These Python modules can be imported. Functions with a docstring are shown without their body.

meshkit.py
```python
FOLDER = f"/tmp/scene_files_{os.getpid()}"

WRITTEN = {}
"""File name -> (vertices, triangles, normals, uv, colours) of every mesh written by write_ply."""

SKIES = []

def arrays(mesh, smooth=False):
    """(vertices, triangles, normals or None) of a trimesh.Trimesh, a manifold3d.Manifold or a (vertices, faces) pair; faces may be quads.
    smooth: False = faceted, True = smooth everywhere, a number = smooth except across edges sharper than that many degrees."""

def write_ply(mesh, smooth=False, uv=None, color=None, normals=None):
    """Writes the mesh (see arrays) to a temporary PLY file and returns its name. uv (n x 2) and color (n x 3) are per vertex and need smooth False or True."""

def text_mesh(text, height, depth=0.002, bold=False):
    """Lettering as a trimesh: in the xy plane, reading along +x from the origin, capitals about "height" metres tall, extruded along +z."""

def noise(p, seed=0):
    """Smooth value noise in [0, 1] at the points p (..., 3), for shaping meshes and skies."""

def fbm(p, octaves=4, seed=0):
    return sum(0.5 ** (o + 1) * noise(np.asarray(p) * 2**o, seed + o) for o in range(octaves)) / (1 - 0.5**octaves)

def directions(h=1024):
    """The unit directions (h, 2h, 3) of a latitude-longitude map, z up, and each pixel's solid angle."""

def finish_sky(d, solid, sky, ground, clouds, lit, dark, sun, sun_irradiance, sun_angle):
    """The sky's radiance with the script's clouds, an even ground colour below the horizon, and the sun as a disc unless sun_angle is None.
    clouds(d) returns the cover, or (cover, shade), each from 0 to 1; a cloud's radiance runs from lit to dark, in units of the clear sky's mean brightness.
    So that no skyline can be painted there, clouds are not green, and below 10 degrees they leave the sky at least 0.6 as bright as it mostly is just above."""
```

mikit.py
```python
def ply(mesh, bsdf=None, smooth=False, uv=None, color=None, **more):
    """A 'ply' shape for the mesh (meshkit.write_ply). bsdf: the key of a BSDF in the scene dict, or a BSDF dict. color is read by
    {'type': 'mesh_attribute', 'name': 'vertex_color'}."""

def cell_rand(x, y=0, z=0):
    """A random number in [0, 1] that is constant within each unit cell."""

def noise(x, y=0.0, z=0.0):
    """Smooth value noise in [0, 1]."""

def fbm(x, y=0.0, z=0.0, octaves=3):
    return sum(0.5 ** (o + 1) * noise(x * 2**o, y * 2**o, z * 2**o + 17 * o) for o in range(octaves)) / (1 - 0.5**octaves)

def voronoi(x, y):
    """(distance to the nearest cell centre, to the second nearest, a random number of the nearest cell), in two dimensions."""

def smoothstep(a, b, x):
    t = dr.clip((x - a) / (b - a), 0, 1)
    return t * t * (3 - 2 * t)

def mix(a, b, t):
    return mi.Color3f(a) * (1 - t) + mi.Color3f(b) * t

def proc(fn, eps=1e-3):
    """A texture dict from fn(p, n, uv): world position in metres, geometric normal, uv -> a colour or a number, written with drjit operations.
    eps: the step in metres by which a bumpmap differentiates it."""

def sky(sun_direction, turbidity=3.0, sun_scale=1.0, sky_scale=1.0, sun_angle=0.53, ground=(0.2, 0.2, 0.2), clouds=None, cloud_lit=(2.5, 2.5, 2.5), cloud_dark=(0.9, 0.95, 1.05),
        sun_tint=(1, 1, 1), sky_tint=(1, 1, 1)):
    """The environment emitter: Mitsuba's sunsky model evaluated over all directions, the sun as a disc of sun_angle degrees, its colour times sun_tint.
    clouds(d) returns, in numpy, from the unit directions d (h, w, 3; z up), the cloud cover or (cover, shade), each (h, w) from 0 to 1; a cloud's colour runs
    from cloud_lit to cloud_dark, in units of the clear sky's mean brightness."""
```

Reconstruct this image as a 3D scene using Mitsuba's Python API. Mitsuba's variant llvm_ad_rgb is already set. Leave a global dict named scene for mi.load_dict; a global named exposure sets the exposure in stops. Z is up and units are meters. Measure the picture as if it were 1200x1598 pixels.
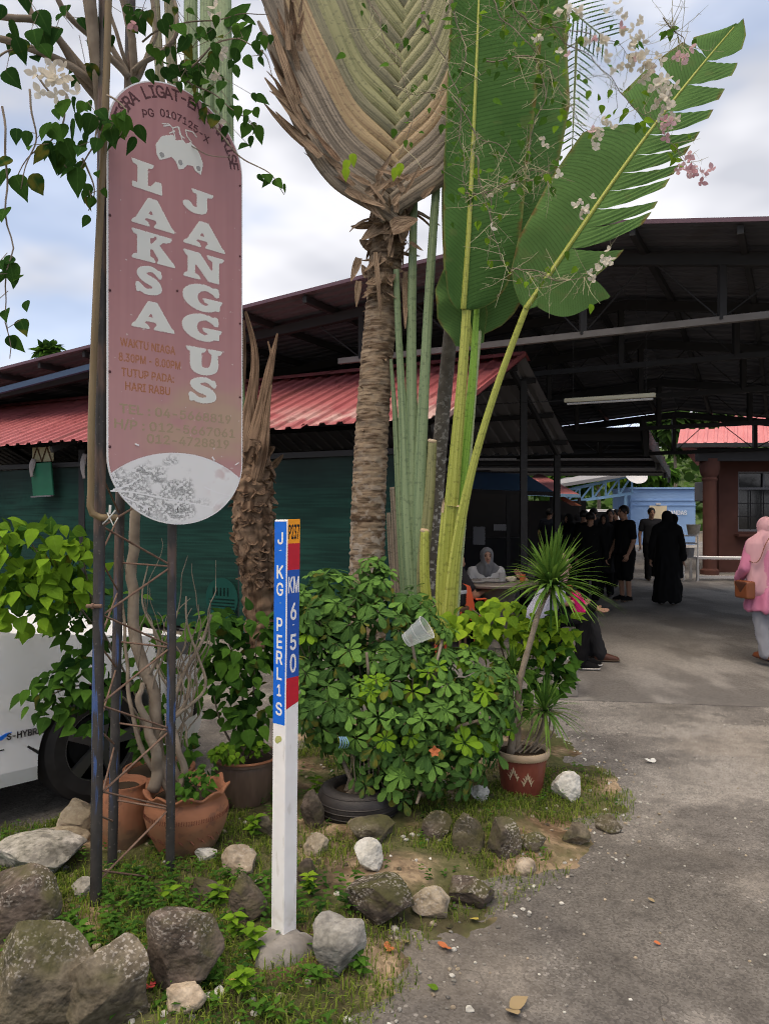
import math, random
import numpy as np, trimesh, shapely
from shapely.geometry import Polygon, LineString, Point, box as sbox
from shapely import affinity
from shapely.ops import unary_union
import manifold3d as m3
import drjit as dr, mitsuba as mi
import mikit, meshkit
from mikit import noise, fbm, voronoi, cell_rand, smoothstep, mix

scene, labels = {}, {}
T4 = mi.ScalarTransform4f
# ---------------------------------------------------------------- camera, sky, exposure
EYE = 1.62                                    # metres above the pavement
scene['camera'] = dict(type='perspective', fov=53.13, fov_axis='x', near_clip=0.05, far_clip=3000.0,
                       to_world=T4().look_at(origin=[0, 0, EYE], target=[0, 10, EYE], up=[0, 0, 1]))


def cloud_cover(d):
    q = d * np.array([3.4, 3.4, 6.5]) + np.array([3.1, 0.4, 1.7])
    f = meshkit.fbm(q, 5, 3)
    g = meshkit.fbm(q * 1.7 + 9.0, 4, 8)
    cover = np.clip((f - 0.36) / 0.20, 0, 1)
    cover = 0.50 + 0.50 * cover * cover * (3 - 2 * cover)
    return cover, np.clip((g - 0.38) / 0.26, 0, 1) * 0.9


scene['sky'] = mikit.sky((-0.24, -0.34, 0.91), turbidity=4, sun_scale=0.40, sun_angle=52, clouds=cloud_cover,
                         cloud_lit=(1.72, 1.72, 1.80), cloud_dark=(1.10, 1.13, 1.25), sky_tint=(1.0, 1.0, 1.0), sun_tint=(1.04, 1.0, .95))
exposure = 2.35


# ---------------------------------------------------------------- helpers
rng = np.random.default_rng(11)
random.seed(5)
R_ = lambda a, b: float(rng.uniform(a, b))
V = lambda *a: np.array(a, float)


def unit(v):
    v = np.asarray(v, float)
    return v / (np.linalg.norm(v) + 1e-12)


def at(x, y, Y):
    """A surveyed bearing (x, y) at the distance Y, as a point of the place."""
    return V((x - 600) / 1200 * Y, Y, EYE - (y - 799) / 1200 * Y)


def onb(x, y, b):
    """Where the bearing meets the yard-grid plane at depth b."""
    return at(x, y, b / (.471 * (x - 600) / 1200 + .882))


def gd(x, y, z=0.0):
    Y = (EYE - z) * 1200 / (y - 799)
    return V((x - 600) / 1200 * Y, Y, z)


EV, NV = V(.882, -.471, 0), V(.471, .882, 0)      # the grid of the yard: along the sheds' trusses, along their ridges


def gr(a, b, z=0.0):
    return EV * a + NV * b + V(0, 0, z)


def numbered(key):
    if key not in scene and key not in labels and not any(k.startswith(key + '__') for k in scene):
        return key
    n = _count.get(key, 0)
    while True:
        n += 1
        k = f'{key}_{n:03d}'
        if k not in scene and k not in labels:
            _count[key] = n
            return k


_count, _used = {}, set()


def fresh(key):
    if key not in _used:
        _used.add(key)
        return key
    n = _count.get(key, 0) + 1
    _count[key] = n
    k = f'{key}_{n:03d}'
    _used.add(k)
    return k


def thing(name, label, cat, group=None):
    k = fresh(name)
    labels[k] = {'label': label, 'category': cat}
    if group:
        labels[k]['group'] = group
    return k


def put(key, mesh, mat, smooth=False, uv=None):
    if isinstance(mesh, tuple) and len(mesh) == 3:
        mesh, uv = mesh[:2], (mesh[2] if smooth is True or smooth is False else None)
    scene[key] = mikit.ply(mesh, mat, smooth=smooth, uv=uv)
    return key


def part(parent, name, mesh, mat, smooth=False, uv=None, label=None, kind=None):
    k = put(fresh(f'{parent}__{name}'), mesh, mat, smooth, uv)
    if label or kind:
        labels[k] = {a: b for a, b in (('label', label), ('kind', kind)) if b}
    return k


def one(name, label, cat, mesh, mat, smooth=False, uv=None, group=None):
    return put(thing(name, label, cat, group), mesh, mat, smooth, uv)


def struct(name, mesh, mat, smooth=False, uv=None, label=None, kind='structure'):
    k = put(fresh(name), mesh, mat, smooth, uv)
    labels[k] = {'kind': kind}
    if label:
        labels[k]['label'] = label
    return k


def arr(m):
    if hasattr(m, 'to_mesh'):
        q = m.to_mesh()
        return np.array(q.vert_properties[:, :3], float), np.array(q.tri_verts, int)
    if isinstance(m, trimesh.Trimesh):
        return np.array(m.vertices), np.array(m.faces)
    f = np.asarray(m[1], int)
    if f.shape[1] == 4:
        f = np.vstack([f[:, [0, 1, 2]], f[:, [0, 2, 3]]])
    return (np.asarray(m[0], float), f) + ((np.asarray(m[2], float),) if len(m) > 2 else ())


def cat(ms):
    ms = [arr(m) for m in ms]
    at_ = np.cumsum([0] + [len(m[0]) for m in ms])
    out = (np.vstack([m[0] for m in ms]), np.vstack([m[1] + a for m, a in zip(ms, at_)]))
    return out + ((np.vstack([m[2] for m in ms]),) if all(len(m) > 2 for m in ms) else ())


def xf(m, M=None, o=(0, 0, 0)):
    m = arr(m)
    v = m[0] if M is None else m[0] @ np.asarray(M, float).T
    return (v + np.asarray(o, float), m[1]) + tuple(m[2:])


def rotz(a):
    c, s = math.cos(a), math.sin(a)
    return np.array([[c, -s, 0], [s, c, 0], [0, 0, 1]])


def box(c, size, rot=None, bevel=0.0):
    """An upright box round the centre c, its edges bevelled."""
    sx, sy, sz = np.array(size, float) / 2
    b = bevel
    if b <= 0:
        m = trimesh.creation.box((2 * sx, 2 * sy, 2 * sz))
        return xf(m, rot, c)
    pts = [(x * (sx - (b if k != 0 else 0)), y * (sy - (b if k != 1 else 0)), z * (sz - (b if k != 2 else 0)))
           for x in (-1, 1) for y in (-1, 1) for z in (-1, 1) for k in range(3)]
    return xf(m3.Manifold.hull_points(np.array(pts)), rot, c)


def beam(p, q, w, h, up=(0, 0, 1), bevel=0.0):
    """A straight bar of section w (sideways) by h from p to q."""
    p, q = np.asarray(p, float), np.asarray(q, float)
    t = unit(q - p)
    s = unit(np.cross(t, up)) if abs(np.dot(t, unit(up))) < .99 else unit(np.cross(t, (1, 0, 0)))
    u = np.cross(s, t)
    return box((p + q) / 2, (w, np.linalg.norm(q - p), h), np.stack([s, t, u], 1), bevel)


def spline(pts, n):
    """A smooth curve through the points (last axis may carry radii)."""
    p = np.asarray(pts, float)
    if len(p) == 2:
        return p[0] + (p[1] - p[0]) * np.linspace(0, 1, n)[:, None]
    from scipy.interpolate import PchipInterpolator, CubicSpline
    d = np.concatenate([[0], np.cumsum(np.linalg.norm(np.diff(p[:, :3], axis=0), axis=1) + 1e-9)])
    return CubicSpline(d, p, bc_type='natural')(np.linspace(0, d[-1], n))


def tube(pts, radii, sides=8, cap=True, flat=None, side=None, uoff=0.0):
    """A tube along pts with radii; flat = ratio of the second radius (an elliptical section), side = direction of the first."""
    p = np.asarray(pts, float)
    r = np.broadcast_to(np.asarray(radii, float), (len(p),))
    t = np.gradient(p, axis=0)
    t /= np.linalg.norm(t, axis=1, keepdims=True) + 1e-12
    a = np.zeros_like(p)
    if side is not None:
        a[:] = side
        a -= (a * t).sum(1, keepdims=True) * t
    else:
        c = np.cross(t[0], (0, 0, 1.0) if abs(t[0, 2]) < .9 else (1.0, 0, 0))
        for i in range(len(p)):
            c = c - c.dot(t[i]) * t[i]
            c = unit(c)
            a[i] = c
    a /= np.linalg.norm(a, axis=1, keepdims=True) + 1e-12
    b = np.cross(t, a)
    ang = np.linspace(0, 2 * np.pi, sides + 1)
    fl = 1.0 if flat is None else np.broadcast_to(np.asarray(flat, float), (len(p),))[:, None, None]
    v = p[:, None] + r[:, None, None] * (np.cos(ang)[None, :, None] * a[:, None] + fl * np.sin(ang)[None, :, None] * b[:, None])
    n = sides + 1
    i, j = np.meshgrid(np.arange(len(p) - 1), np.arange(sides), indexing='ij')
    q = np.stack([i * n + j, i * n + j + 1, (i + 1) * n + j + 1, (i + 1) * n + j], -1).reshape(-1, 4)
    f = np.vstack([q[:, [0, 1, 2]], q[:, [0, 2, 3]]])
    L = np.concatenate([[0], np.cumsum(np.linalg.norm(np.diff(p, axis=0), axis=1))])
    uv = np.stack([np.broadcast_to(np.linspace(.02, .98, n), (len(p), n)) + uoff, np.broadcast_to(L[:, None], (len(p), n))], -1).reshape(-1, 2)
    v = v.reshape(-1, 3)
    if cap:
        k = len(v)
        v = np.vstack([v, p[0], p[-1]])
        uv = np.vstack([uv, [uoff + .5, 0], [uoff + .5, L[-1]]])
        j = np.arange(sides)
        e = (len(p) - 1) * n
        f = np.vstack([f, np.stack([j + 1, j, j * 0 + k], 1), np.stack([e + j, e + j + 1, j * 0 + k + 1], 1)])
    return v, f, uv


def lathe(profile, segs=40, o=(0, 0, 0), wob=None):
    """Revolves (r, z) pairs round z; wob(angle, i) scales the radius."""
    pr = np.asarray(profile, float)
    ang = np.linspace(0, 2 * np.pi, segs + 1)
    k = np.ones((len(pr), segs + 1)) if wob is None else wob(ang, pr)
    v = np.stack([pr[:, :1] * np.cos(ang) * k, pr[:, :1] * np.sin(ang) * k, np.broadcast_to(pr[:, 1:], k.shape)], -1)
    n = segs + 1
    i, j = np.meshgrid(np.arange(len(pr) - 1), np.arange(segs), indexing='ij')
    q = np.stack([i * n + j, i * n + j + 1, (i + 1) * n + j + 1, (i + 1) * n + j], -1).reshape(-1, 4)
    uv = np.stack(np.broadcast_arrays(ang / (2 * np.pi), pr[:, 1:]), -1).reshape(-1, 2)
    return v.reshape(-1, 3) + np.asarray(o, float), np.vstack([q[:, [0, 1, 2]], q[:, [0, 2, 3]]]), uv


def sheet(fn, nu, nv):
    """A grid surface; fn(u, v) with u, v in [0, 1] gives (nu+1, nv+1, 3)."""
    u, v = np.meshgrid(np.linspace(0, 1, nu + 1), np.linspace(0, 1, nv + 1), indexing='ij')
    p = fn(u, v).reshape(-1, 3)
    i, j = np.meshgrid(np.arange(nu), np.arange(nv), indexing='ij')
    n = nv + 1
    q = np.stack([i * n + j, (i + 1) * n + j, (i + 1) * n + j + 1, i * n + j + 1], -1).reshape(-1, 4)
    return p, np.vstack([q[:, [0, 1, 2]], q[:, [0, 2, 3]]]), np.stack([u, v], -1).reshape(-1, 2)


def prism(poly, depth, o, ux, uy):
    """A flat outline (or several) in the plane (o, ux, uy), extruded by depth along its normal."""
    ux, uy = unit(ux), unit(uy)
    n = np.cross(ux, uy)
    ms = [trimesh.creation.extrude_polygon(g, depth, engine='earcut') for g in getattr(poly, 'geoms', [poly]) if g.area > 1e-9]
    return xf(trimesh.util.concatenate(ms), np.stack([ux, uy, n], 1), o)


def text(s, h, o, ux, uy, width=None, depth=.001, bold=True, centre=True):
    m = meshkit.text_mesh(s, h, depth, bold)
    v = np.array(m.vertices)
    lo, hi = v.min(0), v.max(0)
    if width:
        v[:, 0] = (v[:, 0] - lo[0]) * width / (hi[0] - lo[0]) + lo[0]
        lo, hi = v.min(0), v.max(0)
    if centre:
        v[:, :2] -= (lo + hi)[:2] / 2
    ux, uy = unit(ux), unit(uy)
    return xf((v, m.faces), np.stack([ux, uy, np.cross(ux, uy)], 1), o)


# ---------------------------------------------------------------- materials
def P(c, rough=.6, spec=.4, two=True, bump=None, bscale=.002, **kw):
    b = {'type': 'principled', 'base_color': c if isinstance(c, dict) else {'type': 'rgb', 'value': list(c)}, 'roughness': rough, 'specular': spec, **kw}
    if bump:
        b = {'type': 'bumpmap', 'tex': bump, 'scale': bscale, 'bsdf': b}
    return {'type': 'twosided', 'bsdf': b} if two else b


def M(key, b):
    scene[key] = b
    return key


proc = mikit.proc
F_ = mi.Float
C3 = mi.Color3f


def n3(p, s, o=0.0, oct=3):
    return fbm(p.x * s + o, p.y * s + o * 1.7, p.z * s, oct)


def asphalt(p, n, uv):
    big = fbm(p.x * .9 + 3, p.y * .9, 0, 4)
    mid = fbm(p.x * 5, p.y * 5, 3, 3)
    d1, d2, r = voronoi(p.x * 130, p.y * 130)
    e1, e2, r2 = voronoi(p.x * 28 + 7, p.y * 28)
    c = mix((.118, .109, .098), (.232, .216, .196), smoothstep(.3, .72, big * .65 + mid * .35))
    c = mix(c, (.075, .069, .065), smoothstep(.52, .68, fbm(p.x * 1.7 + 9, p.y * 2.2, 1, 4)) * .55)
    c = c * (.70 + .60 * r)
    c = mix(c, (.34, .32, .30), dr.select((r2 > .8) & (e1 < .20), .55, 0.0) * smoothstep(.4, .6, mid))
    c = mix(c, (.26, .225, .185), smoothstep(.50, .75, fbm(p.x * 1.1 - 5, p.y * 1.5 + 2, 5, 4)) * .30)
    c = mix(c, (.055, .05, .046), smoothstep(.56, .72, fbm(p.x * 2.6 + 31, p.y * 3.1, 4, 5)) * .30)
    c = c * (.76 + .48 * fbm(p.x * 24, p.y * 24, 2, 4))
    w = dr.abs(fbm(p.x * 1.5 + 20, p.y * 1.5, 2, 5) - .5)
    c = mix(c, (.05, .045, .04), smoothstep(.006, .0, w) * smoothstep(.48, .60, fbm(p.x * .9 + 3, p.y * .9, 9, 3)) * .6)
    return c


def asphalt_h(p, n, uv):
    d1, d2, r = voronoi(p.x * 60, p.y * 60)
    return (1 - smoothstep(.1, .6, d1)) * .6 * r + fbm(p.x * 30, p.y * 30, 0, 3)


def concrete(p, n, uv):
    big = fbm(p.x * .7 + 3, p.y * .9 + 8, 0, 4)
    c = mix((.14, .132, .122), (.222, .211, .197), smoothstep(.3, .7, big))
    c = mix(c, (.09, .084, .078), smoothstep(.46, .66, fbm(p.x * 1.9 + 4, p.y * .8, 3, 4)) * .7)
    return c * (.85 + .3 * noise(p.x * 60, p.y * 60))


def soil(p, n, uv):
    a = fbm(p.x * 2.6, p.y * 2.6, 0, 4)
    b = fbm(p.x * 11 + 3, p.y * 11, 0, 4)
    c = mix((.13, .088, .055), (.33, .25, .165), smoothstep(.34, .66, a * .55 + b * .45))
    d1, d2, r = voronoi(p.x * 55, p.y * 55)
    c = c * (.7 + .55 * r)
    c = mix(c, (.06, .075, .026), smoothstep(.40, .60, fbm(p.x * 3.3 + 7, p.y * 3.3 + 2, 2, 4) + smoothstep(.0, -.7, p.x) * .12) * .8)
    c = mix(c, (.045, .035, .025), smoothstep(.55, .7, fbm(p.x * 4 - 7, p.y * 4, 6, 4)) * .6)
    return c


def soil_h(p, n, uv):
    d1, d2, r = voronoi(p.x * 40, p.y * 40)
    return fbm(p.x * 25, p.y * 25, 0, 4) + .5 * (1 - d1) * r


M('m_asphalt', P(proc(asphalt), .88, .3, bump=proc(asphalt_h, .002), bscale=.0035))
M('m_concrete', P(proc(concrete), .8, .35))
M('m_soil', P(proc(soil), .95, .1, bump=proc(soil_h, .003), bscale=.012))
M('m_yard', P(proc(lambda p, n, uv: mix((.07, .062, .05), (.16, .14, .11), fbm(p.x * 1.5, p.y * 1.5, 0, 4))), .92, .2))

ROCKS = [((.050, .040, .033), (.15, .12, .10)), ((.15, .145, .135), (.34, .33, .30)), ((.42, .41, .37), (.66, .65, .60)),
         ((.062, .052, .036), (.175, .150, .110)), ((.26, .21, .155), (.46, .39, .30)), ((.10, .10, .09), (.5, .48, .44))]


def rock(p, n, uv):
    k = dr.floor(uv.x)
    a = n3(p, 9.0, 1.0, 4)
    b = n3(p, 55.0, 2.0, 3)
    f = smoothstep(.3, .7, a * .6 + b * .4)
    c = C3(0)
    for i, (lo, hi) in enumerate(ROCKS):
        c = dr.select(dr.abs(k - i) < .5, mix(lo, hi, f), c)
    pale = dr.select((k > 1.5) & (k < 2.5), .25, 1.0)
    # moss on the upper sides, lichen spots
    moss = smoothstep(.34, .58, n3(p, 6.0, 5.0, 4)) * smoothstep(-.35, .6, n.z)
    mk = dr.select((k < .5) | ((k > 2.5) & (k < 3.5)), 1.0, dr.select(k > 3.5, .35, .15))
    c = mix(c, (.066, .066, .026), moss * .85 * mk)
    c = mix(c, (.40, .37, .33), smoothstep(.50, .74, n3(p, 120.0, 8.0, 3)) * smoothstep(.44, .66, n3(p, 8.0, 18.0, 4)) * .7 * pale)
    c = c * (.82 + .36 * n3(p, 150.0, 4.0, 2)) * (.6 + .8 * n3(p, 5.0, 24.0, 3))
    c = mix(c, (.03, .028, .026), smoothstep(.6, .72, n3(p, 14.0, 13.0, 4)) * .5 * pale)
    return c


def rock_h(p, n, uv):
    return n3(p, 22.0, 0.0, 4) + .35 * n3(p, 110.0, 3.0, 2)


M('m_rock', P(proc(rock), .9, .2, bump=proc(rock_h, .002), bscale=.013))


def leafy(lo, hi, old, vein, nv=7.0, vs=.5, rough=.42, trans=.55, key=None):
    """Leaf blades: uv.x = tint index (0..15) + position across, uv.y = position along."""

    def fn(p, n, uv):
        k = dr.floor(uv.x)
        u = dr.abs(uv.x - k - .5) * 2
        t = k / 15.0
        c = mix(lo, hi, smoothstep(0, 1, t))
        c = mix(c, old, dr.select((k > .5) & (k < 1.5), smoothstep(.35, .7, n3(p, 30.0, 2.0, 2)) * .6, 0.0))
        side = dr.abs(dr.sin((uv.y - u * .25) * nv * 3.1416))
        v = dr.maximum(smoothstep(.10, .0, u), smoothstep(.12, .0, side) * .45)
        c = mix(c, vein, v * vs)
        return c * (.86 + .28 * n3(p, 40.0, 4.0, 2))

    return M(key, {'type': 'principledthin', 'base_color': proc(fn), 'roughness': rough, 'diff_trans': trans, 'eta': 1.5})


leafy((.050, .112, .034), (.165, .320, .062), (.24, .19, .03), (.20, .34, .10), 5, .35, .30, .4, 'm_schef')
leafy((.030, .085, .015), (.20, .36, .028), (.25, .2, .03), (.20, .34, .06), 5, .35, .48, .7, 'm_heart')
leafy((.022, .062, .016), (.085, .19, .026), (.2, .17, .03), (.10, .2, .05), 5, .35, .5, .6, 'm_bougain')
leafy((.07, .16, .020), (.30, .46, .035), (.28, .24, .04), (.22, .36, .06), 4, .4, .5, .7, 'm_lime')
leafy((.035, .10, .020), (.16, .28, .05), (.26, .2, .08), (.2, .34, .1), 1, .5, .42, .5, 'm_spiky')
leafy((.62, .57, .48), (.80, .76, .66), (.6, .5, .35), (.6, .62, .45), 4, .3, .6, .9, 'm_bract_white')
leafy((.60, .34, .38), (.80, .58, .60), (.6, .4, .35), (.62, .3, .35), 4, .3, .6, .9, 'm_bract_pink')
leafy((.07, .13, .018), (.26, .34, .055), (.40, .33, .16), (.2, .3, .08), 1, .2, .6, .6, 'm_grass')
leafy((.018, .042, .012), (.060, .115, .025), (.1, .09, .03), (.08, .14, .04), 3, .2, .6, .5, 'm_farleaf')


def blade_col(p, n, uv):
    """Great paddle leaves: uv.y along the midrib, uv.x = tint index + position across."""
    k = dr.floor(uv.x)
    u = uv.x - k
    a = dr.abs(dr.sin((uv.y - .06 * u) * 270.0))
    c = mix((.070, .155, .045), (.125, .235, .075), k / 6.0)
    c = c * (.80 + .32 * smoothstep(.0, .7, a)) * (.78 + .44 * n3(p, 5.0, 3.0, 4))
    c = mix(c, (.17, .22, .08), smoothstep(.62, .8, n3(p, 11.0, 9.0, 4)) * .4)
    c = mix(c, (.26, .26, .09), smoothstep(.93, .975, u) * .6)
    return mix(c, (.16, .10, .04), smoothstep(.88, .985, u) * smoothstep(.50, .66, n3(p, 16.0, 6.0, 3)) * .8)


M('m_blade', {'type': 'principledthin', 'base_color': proc(blade_col), 'roughness': .33, 'diff_trans': .6, 'eta': 1.5})


def stalk_col(p, n, uv):
    """Leaf stalks: tint by index: 0 yellow green, 1 fresh green, 2 grey green bloom, 3 pale, 4 dry grey brown, 5 orange dry."""
    k = dr.floor(uv.x)
    u = uv.x - k
    s = fbm(u * 42, uv.y * 1.4, k * 7 + p.x * 2, 3)
    cols = [((.26, .30, .045), (.42, .45, .10)), ((.16, .34, .035), (.26, .46, .06)), ((.11, .17, .085), (.225, .30, .16)),
            ((.30, .36, .16), (.46, .52, .30)), ((.095, .078, .056), (.245, .205, .155)), ((.22, .14, .07), (.34, .26, .14)),
            ((.145, .155, .062), (.265, .265, .125)), ((.095, .095, .05), (.20, .19, .11))]
    c = C3(0)
    for i, (lo, hi) in enumerate(cols):
        c = dr.select(dr.abs(k - i) < .5, mix(lo, hi, smoothstep(.3, .7, s)), c)
    sp = smoothstep(.60, .70, n3(p, 45.0, 2.0, 3))
    c = mix(c, c * .55, sp * .6)
    edge = smoothstep(.15, .0, dr.minimum(u, 1 - u))  # dark crease shade between overlapping leaf bases, painted into their margins
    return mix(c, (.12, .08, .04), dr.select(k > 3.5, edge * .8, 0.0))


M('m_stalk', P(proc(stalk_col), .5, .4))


def palm_bark(p, n, uv):
    g = fbm(p.x * 14, p.y * 14, p.z * 70, 4)
    h = n3(p, 7.0, 4.0, 4)
    c = mix((.085, .055, .035), (.34, .26, .18), smoothstep(.32, .68, g * .6 + h * .4))
    low = smoothstep(2.3, 1.2, p.z)
    c = mix(c, (.40, .36, .31), smoothstep(.50, .66, n3(p, 24.0, 9.0, 4)) * (.15 + .6 * low))
    return mix(c, (.03, .02, .014), smoothstep(.60, .75, fbm(p.x * 9, p.y * 9, p.z * 45 + 7, 3)) * .7)


M('m_palm_bark', P(proc(palm_bark), .95, .1))


def fibre(p, n, uv):
    s = fbm(uv.x * 30, uv.y * 6, p.z * 3, 3)
    return mix((.10, .065, .042), (.36, .27, .19), smoothstep(.25, .75, s)) * (.7 + .6 * n3(p, 12.0, 2.0, 2))


M('m_fibre', P(proc(fibre), .9, .1))
M('m_dead', P(proc(lambda p, n, uv: mix((.065, .040, .026), (.25, .17, .115), smoothstep(.25, .75, fbm(uv.x * 30, uv.y * 6, p.z * 3, 3))) * (.65 + .6 * n3(p, 14.0, 2.0, 3))), .9, .1))


def grey_bark(p, n, uv):
    c = mix((.06, .052, .042), (.17, .155, .13), n3(p, 18.0, 1.0, 4))
    return mix(c, (.48, .47, .43), smoothstep(.55, .64, n3(p, 38.0, 6.0, 3)) * smoothstep(3.3, 1.0, p.z) * .85)


M('m_grey_bark', P(proc(grey_bark), .9, .15))
M('m_twig', P(proc(lambda p, n, uv: mix((.10, .075, .055), (.34, .29, .23), n3(p, 16.0, 1.0, 4))), .9, .15))
M('m_pale_twig', P((.42, .40, .26), .8, .15))


def pipe(p, n, uv):
    c = mix((.022, .021, .022), (.06, .055, .052), n3(p, 20.0, 1.0, 3))
    c = mix(c, (.15, .095, .07), smoothstep(.46, .62, fbm(p.x * 25, p.y * 25, p.z * 5, 4)) * .7 * smoothstep(.6, 1.8, p.z))
    c = mix(c, (.05, .12, .35), smoothstep(.56, .64, fbm(p.x * 60 + 5, p.y * 60, p.z * 4 + 3, 4)) * smoothstep(1.5, .9, p.z) * smoothstep(.25, .6, p.z) * .6)
    return mix(c, (.20, .175, .155), smoothstep(.70, .80, n3(p, 90.0, 5.0, 3)) * .4)


M('m_pipe', P(proc(pipe), .55, .4))
M('m_rust', P(proc(lambda p, n, uv: mix((.09, .05, .035), (.24, .16, .12), n3(p, 40.0, 1.0, 3))), .8, .3))
M('m_bamboo', P(proc(lambda p, n, uv: mix((.11, .075, .035), (.24, .18, .095), fbm(p.x * 60, p.y * 60, p.z * 4, 3))), .5, .4))


def sign_red(p, n, uv):
    s = fbm(p.x * 40, p.y * 40, p.z * 1.2, 3)
    c = mix((.35, .165, .170), (.42, .215, .215), s)
    c = mix(c, (.50, .30, .29), smoothstep(2.6, 1.9, p.z) * .45)
    c = mix(c, (.43, .40, .20), smoothstep(.24, .06, dr.abs(p.z - 2.0)) * smoothstep(.30, .6, fbm(p.x * 5, p.y * 5, p.z * 9, 3)) * .4 * smoothstep(-1.05, -.85, p.x))
    return mix(c, (.6, .55, .52), smoothstep(.84, .88, n3(p, 60.0, 3.0, 2)) * .6)


M('m_sign_red', P(proc(sign_red), .45, .4))


def faded_photo(p, n, uv):
    a = n3(p, 95.0, 1.0, 4)
    b = n3(p, 9.0, 4.0, 3)
    edge = smoothstep(.46, .50, a) * smoothstep(.58, .54, a)
    dark = smoothstep(.40, .55, b + (-.9 - p.x) * .9 - (p.z - 1.62) * .3)
    c = mix((.74, .75, .75), (.10, .11, .11), dr.clip(edge * .9 + smoothstep(.57, .66, a) * .8, 0, 1) * dark)
    return mix(c, (.45, .25, .24), smoothstep(.54, .66, n3(p, 14.0, 7.0, 3)) * smoothstep(-.80, -.68, p.x) * .6)


M('m_faded_photo', P(proc(faded_photo), .4, .4))
M('m_cream_ink', P((.66, .68, .64), .5, .3))
M('m_dark_ink', P((.09, .035, .04), .6, .3))
M('m_brown_ink', P((.35, .145, .075), .6, .3))
M('m_olive_ink', P((.34, .265, .175), .6, .3))
M('m_grey_ink', P((.30, .31, .30), .6, .3))


def post_white(p, n, uv):
    c = mix((.74, .74, .74), (.82, .82, .82), n3(p, 20.0, 1.0, 3))
    c = mix(c, (.42, .36, .26), smoothstep(.26, .05, p.z) * smoothstep(.35, .65, n3(p, 18.0, 3.0, 4)) * .8)
    return mix(c, (.5, .47, .42), smoothstep(.66, .76, fbm(p.x * 50, p.y * 50, p.z * 9, 3)) * .35)


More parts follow.
